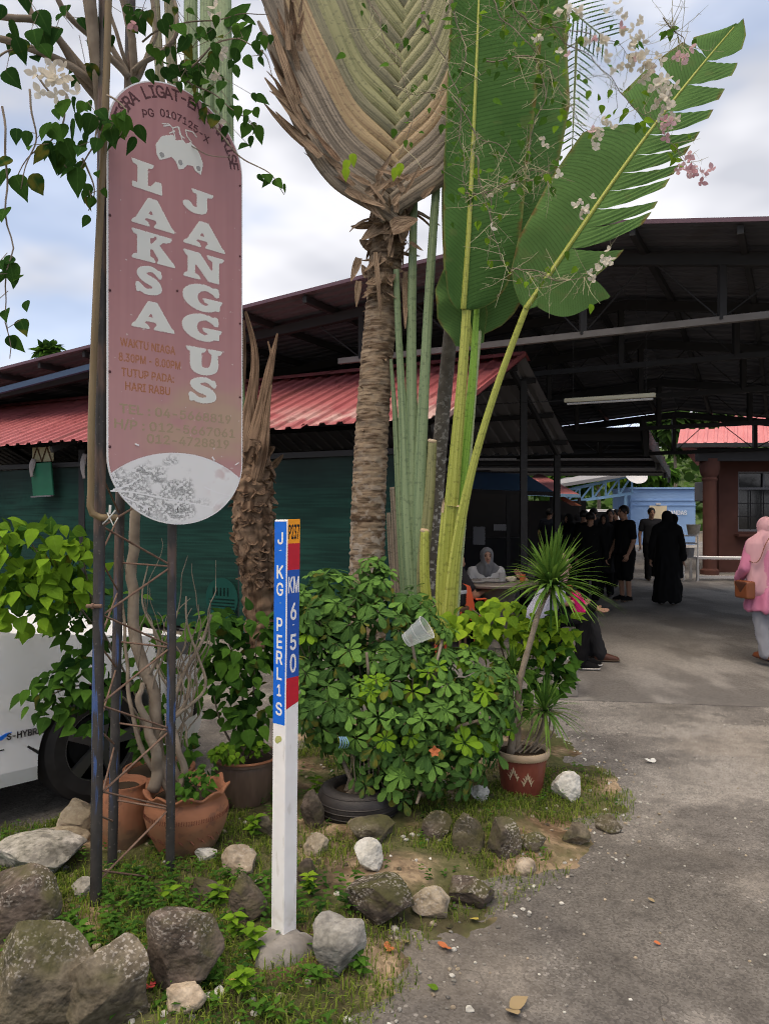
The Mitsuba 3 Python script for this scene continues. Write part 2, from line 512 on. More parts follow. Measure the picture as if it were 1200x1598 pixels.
M('m_post_white', P(proc(post_white), .45, .4))
M('m_blue', P((.006, .135, .66), .4, .4))
M('m_blue_dark', P((.012, .085, .42), .4, .4))
M('m_red', P((.50, .010, .028), .4, .4))
M('m_orange', P((.86, .33, .012), .4, .4))
M('m_white', P((.76, .77, .78), .5, .3))
M('m_black', P((.012, .012, .013), .5, .3))
M('m_lichen', P(proc(lambda p, n, uv: mix((.32, .36, .10), (.5, .5, .22), n3(p, 120.0, 1.0, 2))), .9, .1))


def net_green(p, n, uv):
    b = fbm(p.x * 1.6 + p.y * .9, p.z * 7, 3, 4) * .6 + noise(p.x * 3, p.z * 55) * .4
    s = dr.abs(dr.sin(p.z * 260 + 6 * noise(p.x * 2, p.y * 2)))
    c = mix((.004, .026, .021), (.009, .052, .040), smoothstep(.25, .75, b)) * (.9 + .15 * s)
    up = smoothstep(1.7, 2.3, p.z)
    return mix(c, (.02, .03, .028), up * .7)


M('m_net', P(proc(net_green), .75, .25))
M('m_net_print', P((.010, .058, .048), .8, .1))


def red_roof(p, n, uv):
    a_ = p.x * .882 - p.y * .471
    tone = cell_rand(dr.floor((a_ + 3.18) / .92))
    c = mix((.27, .065, .072), (.40, .135, .142), fbm(p.x * 1.7, p.y * 1.7, p.z * 3, 4) * .55 + tone * .45)
    c = mix(c, (.13, .045, .04), smoothstep(.58, .72, fbm(a_ * 7, p.z * .9, 4, 4)) * .55)
    c = mix(c, (.55, .42, .38), smoothstep(3.1, 2.62, p.z) * smoothstep(.40, .62, fbm(p.x * 2.2, p.y * 2.2, p.z * 2, 4)) * .75 * smoothstep(-3.2, -.5, p.x))
    return mix(c, (.16, .04, .04), smoothstep(.62, .72, n3(p, 8.0, 3.0, 4)) * .4)


M('m_red_roof', P(proc(red_roof), .5, .4))


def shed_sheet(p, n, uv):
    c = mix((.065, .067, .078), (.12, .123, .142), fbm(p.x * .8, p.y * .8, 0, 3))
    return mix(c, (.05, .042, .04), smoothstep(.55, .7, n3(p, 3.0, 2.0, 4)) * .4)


M('m_shed_sheet', P(proc(shed_sheet), .6, .3))
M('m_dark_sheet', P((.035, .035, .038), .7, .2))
M('m_soffit', P((.20, .20, .21), .8, .2))
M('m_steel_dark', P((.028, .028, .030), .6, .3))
M('m_steel_grey', P(proc(lambda p, n, uv: mix((.10, .095, .09), (.20, .185, .18), n3(p, 5.0, 1.0, 3))), .6, .4))
M('m_steel_blue', P((.045, .085, .16), .6, .4))
M('m_pale_blue', P((.20, .36, .55), .6, .4))
M('m_tube_lamp', P((.60, .58, .44), .5, .3))
M('m_rim_purple', P((.11, .065, .09), .5, .3))


def terracotta(p, n, uv):
    c = mix((.21, .085, .045), (.37, .165, .09), n3(p, 9.0, 1.0, 4))
    c = mix(c, (.16, .115, .07), smoothstep(.30, .05, p.z) * smoothstep(.3, .6, n3(p, 11.0, 4.0, 4)) * .85)
    return mix(c, (.10, .06, .045), smoothstep(.58, .7, n3(p, 22.0, 8.0, 3)) * .45)


M('m_terracotta', P(proc(terracotta), .7, .3))
M('m_terracotta_dark', P((.15, .055, .035), .7, .3))
M('m_brown_glaze', P(proc(lambda p, n, uv: mix((.06, .04, .03), (.19, .13, .10), fbm(p.x * 30, p.y * 30, p.z * 3, 4))), .4, .5))
M('m_red_glaze', P(proc(lambda p, n, uv: mix((.12, .028, .02), (.24, .065, .045), n3(p, 12.0, 2.0, 4))), .35, .5))
M('m_cream_glaze', P(proc(lambda p, n, uv: mix((.34, .24, .15), (.52, .42, .30), n3(p, 16.0, 2.0, 4))), .5, .4))
M('m_rubber', P(proc(lambda p, n, uv: mix((.012, .011, .011), (.05, .045, .045), n3(p, 14.0, 2.0, 4))), .55, .4))
M('m_potsoil', P((.05, .036, .025), .95, .1))

M('m_van_white', P((.72, .73, .74), .28, .5, clearcoat=.8, clearcoat_gloss=.92))
M('m_glass_dark', P((.012, .014, .016), .08, .6))
M('m_gap', P((.02, .02, .02), .7, .2))
M('m_alloy', {'type': 'twosided', 'bsdf': {'type': 'principled', 'base_color': {'type': 'rgb', 'value': [.20, .205, .21]}, 'roughness': .35, 'metallic': .8}})
M('m_silver', P((.45, .46, .48), .35, .5))
M('m_lamp_lens', P((.10, .11, .12), .1, .6))
M('m_tail_red', P((.4, .01, .01), .3, .5))

M('m_skin', P((.36, .20, .13), .55, .35))
M('m_skin_pale', P((.36, .21, .15), .55, .35))
M('m_hair', P((.012, .010, .009), .5, .3))
M('m_eye', P((.012, .009, .008), .3, .5))
M('m_lip', P((.30, .10, .085), .5, .4))
M('m_cloth_black', P((.010, .010, .011), .9, .1))
M('m_cloth_char', P((.028, .028, .031), .9, .1))
M('m_cloth_navy', P((.020, .024, .036), .9, .1))
M('m_cloth_grey', P((.16, .165, .18), .9, .1))
M('m_cloth_lilac', P((.36, .37, .46), .9, .1))
M('m_cloth_white', P((.55, .55, .56), .9, .1))
M('m_blouse', P((.46, .46, .47), .9, .1))


def cloth(lo, hi):
    return proc(lambda p, n, uv: mix(lo, hi, fbm(p.x * 14, p.y * 14, p.z * 4, 3)))


M('m_scarf_pink', P(cloth((.50, .27, .31), (.62, .37, .40)), .85, .1, sheen=.4))
M('m_tunic_pink', P(cloth((.46, .15, .26), (.58, .23, .34)), .85, .1, sheen=.3))
M('m_magenta', P((.62, .02, .17), .8, .1))
M('m_denim', P(cloth((.16, .17, .20), (.30, .31, .35)), .9, .1))
M('m_leather', P((.19, .062, .026), .45, .4))
M('m_leather_dark', P((.08, .03, .018), .5, .4))
M('m_sole', P((.10, .075, .055), .8, .2))
M('m_shoe_white', P((.6, .58, .55), .7, .2))
M('m_orange_plastic', P((.62, .105, .040), .4, .4))
M('m_table_top', P((.15, .13, .115), .35, .4))
M('m_table_leg', P((.22, .21, .19), .8, .2))
M('m_steel_cup', P((.30, .30, .31), .3, .6))
M('m_drink', P((.45, .13, .04), .3, .5))
M('m_food', P((.55, .50, .40), .7, .2))
M('m_clear', {'type': 'thindielectric', 'int_ior': 1.5})
M('m_cup_haze', {'type': 'principledthin', 'base_color': {'type': 'rgb', 'value': [.78, .84, .86]}, 'roughness': .25, 'diff_trans': 1.1, 'eta': 1.5})
M('m_cup', {'type': 'blendbsdf', 'weight': .38, 'a': {'type': 'thindielectric', 'int_ior': 1.5}, 'b': {'type': 'ref', 'id': 'm_cup_haze'}})

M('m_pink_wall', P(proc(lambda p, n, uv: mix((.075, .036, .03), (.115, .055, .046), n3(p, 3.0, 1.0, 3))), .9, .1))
M('m_pink_tile', P(proc(lambda p, n, uv: mix((.46, .15, .16), (.60, .25, .25), n3(p, 1.5, 1.0, 3))), .7, .2))
M('m_orange_tile', P((.42, .15, .09), .7, .2))
M('m_blue_wall', P(proc(lambda p, n, uv: mix((.20, .33, .58), (.26, .40, .64), n3(p, 1.5, 1.0, 3))), .8, .2))
M('m_blue_tarp', P((.10, .20, .36), .7, .2))
M('m_cream_door', P((.60, .52, .36), .7, .2))
M('m_wood', P((.10, .06, .035), .8, .2))
M('m_wicker', P(proc(lambda p, n, uv: mix((.34, .32, .20), (.46, .44, .30), n3(p, 20.0, 1.0, 3))), .8, .2))
M('m_green_panel', P(proc(lambda p, n, uv: mix((.010, .10, .055), (.02, .15, .085), n3(p, 5.0, 1.0, 3))), .5, .3))
M('m_rag', P(cloth((.22, .20, .20), (.36, .33, .32)), .9, .1))
M('m_hill', P(proc(lambda p, n, uv: mix((.03, .055, .02), (.075, .11, .04), n3(p, .12, 1.0, 4))), .95, .1))
M('m_concrete_grey', P(proc(lambda p, n, uv: mix((.15, .14, .13), (.32, .30, .275), n3(p, 22.0, 1.0, 4))), .9, .2))
M('m_petal_orange', P((.46, .15, .06), .7, .2))
M('m_petal_red', P((.60, .08, .08), .7, .2))
M('m_leaf_yellow', P((.38, .31, .07), .7, .2))
M('m_litter_white', P((.60, .60, .57), .8, .2))
M('m_dry_leaf', P((.30, .23, .13), .8, .1))
# ================================================================ THE GROUND
BED = Polygon([(-3.6, 1.75), (-.9, 1.95), (-.25, 2.2), (-.02, 2.45), (.06, 2.62), (.20, 2.82), (.40, 3.10), (.62, 3.30), (.84, 3.52), (1.06, 3.78),
               (1.24, 4.02), (1.36, 4.32), (1.36, 4.85), (1.30, 5.4), (1.42, 6.2), (1.0, 6.6), (.2, 6.6), (-.45, 6.0), (-.78, 5.25), (-1.0, 4.72), (-1.35, 4.25), (-1.75, 3.98), (-2.2, 3.86), (-3.6, 3.7)])
_bx = np.array(BED.exterior.coords)


def bed_in(x, y):
    """Signed distance into the planted bed (positive inside)."""
    x, y = np.asarray(x, float), np.asarray(y, float)
    d = np.full(x.shape, 9.0)
    for a, b in zip(_bx[:-1], _bx[1:]):
        e = b - a
        t = np.clip(((x - a[0]) * e[0] + (y - a[1]) * e[1]) / (e @ e), 0, 1)
        d = np.minimum(d, np.hypot(x - a[0] - t * e[0], y - a[1] - t * e[1]))
    return np.where(shapely.contains_xy(BED, x, y), d, -d)


def bed_z(x, y):
    x, y = np.asarray(x, float), np.asarray(y, float)
    d = bed_in(x, y)
    q = np.stack([x * 3.0, y * 3.0, x * 0], -1)
    w = meshkit.fbm(q, 4, 2)
    fine = meshkit.fbm(q * 4, 3, 5)
    t = np.clip((d + .05) / .55, 0, 1)
    z = (t * t * (3 - 2 * t)) * .055 + (w - .5) * .075 * np.clip((d + .12) / .3, 0, 1) + (fine - .5) * .025 * np.clip((d + .1) / .2, 0, 1)
    return np.where(d < -.14, -.06, z - .004)


def bz(x, y):
    return float(bed_z(np.array([x]), np.array([y]))[0])


struct('ground', sheet(lambda u, v: np.stack([(u - .5) * 1600, (v - .3) * 1600, u * 0 - .035], -1), 4, 4), 'm_yard')
struct('pavement', sheet(lambda u, v: np.stack([-9 + u * 22, -4 + v * 14, u * 0], -1), 4, 4), 'm_asphalt')
slab = Polygon([gr(-4.4, 6.75)[:2], (1.5, 6.62), (2.2, 6.52), (3.2, 6.36), (4.2, 6.22), (5.5, 6.1), (9, 5.6), (14, 5.2), (30, 20), (24, 42), (-12, 42), (-8, 17)])
struct('concrete_floor', trimesh.creation.extrude_polygon(slab, .012, engine='earcut').apply_translation((0, 0, -.008)), 'm_concrete')
struct('planting_bed', sheet(lambda u, v: np.stack([-3.7 + u * 5.3, 1.55 + v * 5.2, bed_z(-3.7 + u * 5.3, 1.55 + v * 5.2)], -1), 210, 206), 'm_soil', smooth=True)

# ================================================================ THE SIGN MAST
LEAN = V(.0085, .003, 1.0)
FLP, RP, BP = V(-1.143, 3.044, 0), V(-.930, 3.335, 0), V(-1.205, 3.40, 0)
mast = thing('sign_mast', 'dark rusty three legged lattice mast carrying the red shop sign', 'sign mast')


def leg(p, top, r, lean):
    p = p + V(0, 0, bz(p[0], p[1]) - .05)
    n = 14
    pts = p + np.outer(np.linspace(0, top, n), lean)
    return part(mast, 'leg', tube(pts, r, 14), 'm_pipe', smooth=50)


leg(FLP, 4.5, .0225, LEAN)
leg(RP, 3.3, .0195, V(.006, .0, 1))
leg(BP, 4.4, .021, V(.02, .004, 1))
px = lambda p, z, lean: p + lean * z
zn = [.02, .335, .675, 1.035, 1.385, 1.74]
for i, z in enumerate(zn):
    r_node = px(RP, z, V(.006, 0, 1)) + V(-.012, -.010, 0)
    for q, lean, dz in ((FLP, LEAN, .0), ):
        for s in (-.175, .175):
            if z + s < .1:
                continue
            part(mast, 'brace', tube([px(q, z + s, lean) + V(.012, .008, 0), r_node + V(0, 0, s * .06)], .0045, 6), 'm_rust', smooth=True)
    part(mast, 'brace', tube([px(BP, z + .01, V(.02, .004, 1)) + V(.01, 0, 0), r_node], .0045, 6), 'm_rust', smooth=True)
for i, z in enumerate(np.arange(.25, 2.3, .17)):
    a, b = (px(FLP, z, LEAN), px(BP, z + .17, V(.02, .004, 1))) if i % 2 else (px(BP, z, V(.02, .004, 1)), px(FLP, z + .17, LEAN))
    part(mast, 'brace', tube([a, b], .0042, 6), 'm_rust', smooth=True)
q = px(FLP, .0, LEAN)
c = at(155, 946, 3.02)
part(mast, 'bolt', cat([tube([c + V(-.05, 0, 0), c + V(.01, 0, 0)], .008, 8), tube([c + V(-.03, 0, 0), c + V(-.022, 0, 0)], .013, 6)]), 'm_rust', smooth=30)

# the tan conduit beside it
cp = [at(183, 808, 3.02), at(165, 808, 3.0), at(151, 806, 2.99), at(143, 800, 2.985), at(141, 785, 2.985), at(142, 720, 2.985), at(146, 560, 2.985), at(153, 400, 2.985), at(160, 260, 2.985), at(166, 120, 2.985), at(170, -40, 2.985)]
con = thing('conduit_pipe', 'tan coloured conduit with a bent foot tied to the front leg of the mast', 'pipe')
part(con, 'tube', tube(spline(cp, 70), .0135, 12), 'm_bamboo', smooth=True)
ce = cp[0]
part(con, 'wire_tie', cat([tube([ce + V(-.05, -.02, -.025), ce + V(-.02, -.032, 0.0), ce + V(.0, -.02, .03)], .003, 5), tube([ce + V(-.03, -.026, .02), ce + V(-.005, -.03, -.03), ce + V(.008, -.015, .0)], .003, 5),
                           tube([ce + V(-.022, -.02, .015), ce + V(-.02, -.02, .05)], .005, 6)]), 'm_litter_white', smooth=True)

# ================================================================ THE SIGN
S0, SU, SW = V(-1.096, 3.03, 0), unit(V(.446, .47, 0)), .648
SN = np.cross(SU, V(0, 0, 1))


def sg(x, y):
    """A point of the sign's face (along its width, height) under a surveyed bearing."""
    r = (x - 600) / 1200
    s = (-1.096 - 3.03 * r) / (.47 * r - .446)
    Y = 3.03 + .47 * s
    return s * SW, EYE - (y - 799) / 1200 * Y


def arch(w, zb, zt, rb, rt, inset=0.0):
    t = np.linspace(0, np.pi, 40)
    h = w / 2 - inset
    top = np.stack([w / 2 + h * np.cos(t), zt + (rt - inset) * np.sin(t)], 1)
    bot = np.stack([w / 2 - h * np.cos(t), zb - (rb - inset) * np.sin(t)], 1)
    return Polygon(np.vstack([top, bot]))


OUT = arch(SW, 1.845, 3.135, .278, .288)
FACE = arch(SW, 1.845, 3.135, .278, .288, .006)
ZS = V(0, 0, 1)
sign = thing('shop_sign', 'tall faded red shop sign with rounded ends and cream letters on the mast', 'sign')
so = lambda d: S0 + SN * d
part(sign, 'board', prism(OUT, .006, so(0), SU, ZS), 'm_white')
oval = FACE.intersection(affinity.scale(Point(SW / 2, 1.55).buffer(1, 48), .425, .317))
part(sign, 'red_face', prism(FACE.difference(oval.buffer(.004)), .0012, so(.006), SU, ZS), 'm_sign_red', label='faded pinkish red face of the sign')
part(sign, 'faded_picture', prism(oval, .0012, so(.006), SU, ZS), 'm_faded_photo', label='bleached black and white picture at the foot of the sign')
for y in (219, 336, 453, 580, 697):
    u, z = sg(170, y)
    part(sign, 'bolt', xf(lathe([(0, .004), (.0045, .0035), (.006, 0)], 10), np.stack([SU, ZS, SN], 1), so(.0073) + SU * max(u, .009) + ZS * z), 'm_dark_ink', smooth=True)
for x, y in ((275, 454), (373, 290), (373, 400), (373, 505), (373, 620)):
    u, z = sg(x, y)
    part(sign, 'bolt', xf(lathe([(0, .004), (.004, .0035), (.005, 0)], 10), np.stack([SU, ZS, SN], 1), so(.0073) + SU * min(u, SW - .012) + ZS * z), 'm_dark_ink', smooth=True)


vein = [[(172, 766), (205, 768), (245, 776), (290, 784), (330, 792)], [(176, 764), (196, 758), (216, 746)], [(318, 760), (336, 768), (356, 773)], [(330, 792), (340, 780), (352, 776)], [(190, 775), (215, 786), (236, 800)]]
for w in vein:
    part(sign, 'picture_line', prism(LineString(spline([(*sg(*q), 0) for q in w], 14)[:, :2]).buffer(.0032), .0006, so(.0073), SU, ZS), 'm_white')
for x, y in ((231, 797), (276, 796)):
    u, z = sg(x, y)
    part(sign, 'picture_mark', prism(affinity.rotate(sbox(u - .002, z - .012, u + .002, z + .012), 8), .0006, so(.0075), SU, ZS), 'm_black')


# letters with bulging serifs, drawn in a unit square
def pl(*p):
    return Polygon(p)


def stroke(pts, r):
    p = spline([(*a, 0) for a in pts], 40)[:, :2]
    k = np.interp(np.linspace(0, 1, 40), np.linspace(0, 1, len(r)), r)
    return unary_union([Polygon(list(Point(*a).buffer(x, 12).exterior.coords) + list(Point(*b).buffer(y, 12).exterior.coords)).convex_hull
                        for a, b, x, y in zip(p[:-1], p[1:], k[:-1], k[1:])])


def foot(x0, x1, y, up):
    s = .13 * up
    return pl((x0, y), (x1, y), (x1 - .05, y + s), ((x0 + x1) / 2 + .05, y + s * 1.5), ((x0 + x1) / 2 - .05, y + s * 1.5), (x0 + .05, y + s))


GLYPH = {
    'L': [sbox(.22, 0, .52, 1), foot(.02, .72, 1, -1), sbox(.05, 0, .95, .17), pl((.6, .1), (.8, .42), (.97, .42), (1.0, 0), (.6, 0))],
    'A': [pl((.40, 1), (.60, 1), (1.0, .05), (.66, .05), (.46, .66), (.24, .05), (.06, .05)), sbox(.24, .28, .72, .41), foot(0, .42, 0, 1), foot(.54, 1.04, 0, 1)],
    'K': [sbox(.14, 0, .42, 1), foot(0, .56, 1, -1), foot(0, .56, 0, 1), pl((.36, .40), (.68, .95), (.86, .95), (.56, .52)), pl((.44, .62), (.66, .62), (1.04, .06), (.72, .02)), foot(.58, .98, 1, -1), foot(.62, 1.06, 0, 1)],
    'S': [stroke([(.86, .76), (.66, .92), (.40, .90), (.22, .74), (.36, .57), (.68, .44), (.80, .25), (.60, .10), (.32, .10), (.12, .26)], [.08, .08, .10, .14, .15, .15, .14, .10, .09, .09]),
          stroke([(.86, .88), (.88, .70)], [.05, .05]), stroke([(.10, .32), (.11, .08)], [.05, .05])],
    'J': [sbox(.46, .32, .76, 1), foot(.28, .98, 1, -1), stroke([(.61, .42), (.60, .22), (.42, .12), (.22, .18), (.14, .30)], [.15, .15, .12, .12, .13])],
    'N': [sbox(.12, 0, .27, 1), sbox(.76, .0, .90, 1), pl((.08, 1), (.40, 1), (.92, 0), (.64, 0)), foot(0, .42, 0, 1), foot(.60, 1.04, 1, -1), foot(.0, .3, 1, -1)],
    'G': [stroke([(.82, .78), (.62, .90), (.38, .86), (.18, .62), (.18, .38), (.36, .14), (.62, .10), (.78, .24)], [.09, .09, .13, .17, .17, .13, .10, .12]), sbox(.66, .10, .92, .42), foot(.50, 1.0, .48, -1), stroke([(.84, .92), (.85, .68)], [.05, .05])],
    'U': [sbox(.12, .34, .40, 1), foot(0, .54, 1, -1), foot(.60, 1.0, 1, -1), stroke([(.26, .40), (.32, .16), (.54, .10), (.72, .20), (.78, .42), (.78, .94)], [.14, .15, .12, .10, .07, .07])]}


def glyph(ch, x0, y0, x1, y1):
    """The letter in the rectangle whose opposite corners lie under these bearings."""
    (u0, _), (u1, _) = sg(x0, y0), sg(x1, y1)
    um, zm = sg((x0 + x1) / 2, (y0 + y1) / 2)
    drop = (x1 - x0) / 1200 * 0.0
    z0, z1 = sg((x0 + x1) / 2, y0)[1], sg((x0 + x1) / 2, y1)[1]
    sk = .27 * (x1 - x0) * (1.62 - 0) / 1200 * 1.0
    h = (z0 - z1) - max(0, (zm - EYE)) * .0
    g = unary_union(GLYPH[ch]).buffer(.040).buffer(-.056).buffer(.034)
    return affinity.affine_transform(g, [(u1 - u0), 0, 0, h, u0, z1]).simplify(.0006)


ink = []
for ch, x, yc, w, h in (('L', 227, 276, 48, 42), ('A', 236, 333, 64, 43), ('K', 236, 387, 63, 44), ('S', 231, 438, 44, 42), ('A', 236, 493, 64, 42),
                        ('J', 308, 316, 48, 36), ('A', 316, 367, 62, 39), ('N', 315, 417, 60, 40), ('G', 315, 465, 60, 40), ('G', 314, 511, 60, 40), ('U', 317, 564, 56, 39), ('S', 315, 609, 46, 38)):
    part(sign, 'letter', prism(glyph(ch, x - w / 2, yc - h / 2, x + w / 2, yc + h / 2), .0014, so(.0072), SU, ZS), 'm_cream_ink')
# the white fruit emblem
blob = [(243, 226), (252, 214), (268, 212), (272, 221), (284, 220), (288, 226), (296, 224), (304, 232), (310, 244), (314, 256), (311, 271), (304, 266), (300, 258), (290, 256), (284, 262), (278, 263), (274, 252), (266, 243), (258, 246), (248, 248), (244, 240)]
part(sign, 'fruit_emblem', prism(Polygon([sg(*q) for q in blob]).buffer(.006).buffer(-.002), .0014, so(.0072), SU, ZS), 'm_cream_ink')
tw = [[(252, 193), (262, 194), (268, 200), (272, 216)], [(268, 200), (276, 198), (280, 208), (283, 220)], [(278, 199), (279, 210), (286, 216)], [(288, 203), (290, 212), (297, 222)], [(288, 203), (299, 206), (305, 214)], [(254, 197), (262, 196)], [(271, 205), (263, 208)]]
part(sign, 'emblem_stem', prism(unary_union([LineString([sg(*q) for q in w]).buffer(.0022) for w in tw]), .0014, so(.0072), SU, ZS), 'm_cream_ink')
part(sign, 'emblem_nut', prism(unary_union([Point(*sg(*q)).buffer(.011) for q in ((251, 242), (280, 254), (308, 263))]), .0007, so(.0087), SU, ZS), 'm_grey_ink')


def sign_text(s, x, y, x2, h, mat, bold=True, gap=None):
    (u0, z), (u1, _) = sg(x, y), sg(x2, y)
    part(sign, 'lettering', text(s, h, so(.0072) + SU * (u0 + u1) / 2 + ZS * z, SU, ZS, width=u1 - u0, depth=.0008, bold=bold), mat)


# arched maker's line
line = 'MESRA LIGAT-ENTERPRISE'
for i, chx in enumerate(line):
    if chx == ' ':
        continue
    t = math.pi * (.965 - .93 * (i + .5) / len(line))
    o = V(SW / 2 + (SW / 2 - .042) * math.cos(t), 3.135 + (.288 - .042) * math.sin(t))
    tan = unit(V((SW / 2 - .04) * math.sin(t), -(.248) * math.cos(t)))
    ux = SU * tan[0] + ZS * tan[1]
    uy = np.cross(SN, ux)
    part(sign, 'letter', text(chx, .046, so(.0072) + SU * o[0] + ZS * o[1], ux, uy, depth=.0008), 'm_dark_ink')
line = 'PG 0107125-X'
for i, chx in enumerate(line):
    if chx == ' ':
        continue
    t = (i + .5) / len(line) - .5
    o = V(SW / 2 - .015 + t * .32, 3.292 - t * t * .20)
    ux = unit(SU + ZS * (-.4 * t))
    part(sign, 'letter', text(chx, .031, so(.0072) + SU * o[0] + ZS * o[1], ux, np.cross(SN, ux), depth=.0008), 'm_dark_ink')
sign_text('WAKTU NIAGA', 186, 533, 272, .032, 'm_brown_ink', True)
sign_text('8.30PM - 8.00PM', 184, 556, 280, .032, 'm_brown_ink', True)
sign_text('TUTUP PADA:', 188, 580, 270, .032, 'm_brown_ink', True)
sign_text('HARI RABU', 194, 602, 264, .032, 'm_brown_ink', True)
sign_text('TEL : 04-5668819', 185, 637, 359, .036, 'm_olive_ink', True)
sign_text('H/P : 012-5667061', 177, 661, 365, .036, 'm_olive_ink', True)
sign_text('012-4728819', 228, 684, 356, .036, 'm_olive_ink', True)
for x, y, w, h, a in ((212, 694, .018, .006, -.3), (331, 716, .020, .006, -.9), (368, 724, .022, .004, .5)):
    u, z = sg(x, y)
    part(sign, 'peeled_flake', xf(box((0, 0, 0), (w, h, .002)), np.stack([SU * math.cos(a) + ZS * math.sin(a), -SU * math.sin(a) + ZS * math.cos(a), SN], 1), so(.0095) + SU * u + ZS * z), 'm_white')

# ================================================================ THE KILOMETRE POST
KB, KS, KA = V(-.360, 2.735, 0), .0655, math.radians(38.5)
UL, UR = V(math.cos(KA), math.sin(KA), 0), V(math.sin(KA), -math.cos(KA), 0)
# two faces meet at the near edge: one runs away to the left, one to the right
LF, RF = V(-math.cos(KA), math.sin(KA), 0), V(math.sin(KA), math.cos(KA), 0)
KT = V(.0085, .004, 1.0)                      # it leans a little
KH = 1.592
post = thing('kilometre_post', 'white square kilometre post with blue, red and orange stickers', 'post')
kc = KB + V(0, .0455, 0)
zb0 = -.05


def on_post(face, t, z, d=0.0):
    """A point of one of the two faces: t along it from the near edge, z up, d proud of it."""
    f, n = (LF, -RF) if face == 'l' else (RF, -LF)
    return KB + f * t + KT * z + n * d


rr = math.sqrt(2) / 2 * KS
RM = np.stack([LF, RF, KT], 1)
part(post, 'shaft', xf(box((KS / 2, KS / 2, (KH + zb0) / 2), (KS, KS, KH - zb0), bevel=.0025), RM, KB), 'm_post_white')


def sticker(face, t0, t1, z0, z1, mat, name, label=None, slant=0.0):
    f, n = (LF, -RF) if face == 'l' else (RF, -LF)
    ux = -f if face == 'l' else f
    a, b = (-t1, -t0) if face == 'l' else (t0, t1)
    zz = KT
    poly = Polygon([(a, z0), (b, z0 + slant), (b, z1), (a, z1)])
    m = trimesh.creation.extrude_polygon(poly, .0007, engine='earcut')
    return part(post, name, xf(m, np.stack([ux, zz, n], 1), KB + n * .0002), mat, label=label)


def post_text(face, s, t, z, h, w, mat):
    f, n = (LF, -RF) if face == 'l' else (RF, -LF)
    ux = -f if face == 'l' else f
    m = meshkit.text_mesh(s, h, .0008, True)
    v = np.array(m.vertices)
    lo, hi = v.min(0), v.max(0)
    v[:, :2] -= (lo + hi)[:2] / 2
    v[:, 0] *= w / (hi[0] - lo[0])
    part(post, 'letter', xf((v, m.faces), np.stack([ux, KT, n], 1), on_post(face, t, z, .0009)), mat)


zl = lambda y: EYE - (y - 799) / 1200 * 2.755
zr = lambda y: EYE - (y - 799) / 1200 * 2.755
sticker('l', .004, .0635, zl(1131), zl(814), 'm_blue', 'blue_sticker', 'blue sticker with white letters')
sticker('r', .003, .0635, zr(848), zr(810), 'm_orange', 'orange_sticker')
sticker('r', .003, .0635, zr(889.6), zr(848), 'm_red', 'red_sticker')
sticker('r', .003, .0635, zr(1058), zr(889.6), 'm_blue_dark', 'blue_sticker')
sticker('r', .003, .0635, zr(1106), zr(1058), 'm_red', 'red_sticker', slant=.018)
for s, y, w, h in (('J', 840, .028, .042), ('.', 859, .013, .012), ('K', 893, .034, .046), ('G', 920, .034, .044), ('P', 975, .030, .046), ('E', 1002, .028, .046), ('R', 1027, .032, .046), ('L', 1052, .026, .042), ('1', 1078, .020, .040), ('S', 1107, .032, .044)):
    post_text('l', s, .033, zl(y), h, w, 'm_white')
post_text('l', '-', .030, zl(941), .02, .009, 'm_pale_blue')
post_text('r', 'P237', .033, zr(830), .050, .053, 'm_black')
for s, y, w, h in (('KM', 913, .054, .056), ('6', 955, .030, .058), ('.', 976, .011, .011), ('5', 1003, .030, .054), ('0', 1036, .030, .062)):
    post_text('r', s, .034, zr(y), h, w, 'm_white')
lich = unary_union([Point(R_(-.008, .008), R_(-.009, .009)).buffer(R_(.006, .011), 6) for _ in range(9)])
part(post, 'lichen_patch', prism(lich, .001, on_post('l', .034, zl(1154), .0002), -LF, KT), 'm_lichen')

fc = V(KB[0] - .005, KB[1] + .03, 0)
ang = np.linspace(0, 2 * np.pi, 30)[:-1]
ft = lathe([(0, .028), (.045, .030), (.075, .022), (.100, -.004), (.114, -.05), (.116, -.1)], 30, (0, 0, 0), lambda a, pr: 1 + .10 * np.sin(a * 3 + 1)[None] * (pr[:, :1] > .01) + .07 * np.sin(a * 5)[None] + 0 * pr[:, :1])
ft = (ft[0] + (meshkit.fbm(ft[0] * 30, 3) - .5)[:, None] * .034 + fc + V(0, -.03, bz(fc[0], fc[1] - .05) + .022), ft[1])
one('concrete_footing', 'lump of grey concrete round the foot of the kilometre post', 'footing', ft, 'm_concrete_grey', smooth=True)

# ================================================================ ROCKS


def rock_mesh(size, seed, facets=9, tint=0, sub=4):
    g = np.random.default_rng(seed)
    m = trimesh.creation.icosphere(sub)
    v = np.array(m.vertices)
    for _ in range(facets):
        n = unit(g.normal(size=3) * (1, 1, .8))
        d = g.uniform(.52, .86)
        k = np.maximum(0, v @ n - d)
        v = v - k[:, None] * n * .96
    v += v * (meshkit.fbm(v * 1.7 + seed, 3, 4) - .5)[:, None] * .32
    v += unit(v) * (meshkit.fbm(v * 7.0 + seed, 4, 7) - .5)[:, None] * .075
    lo, hi = v.min(0), v.max(0)
    v = (v - (lo + hi) / 2) / (hi - lo)
    return v * size, np.array(m.faces), np.full((len(v), 2), tint + .5)


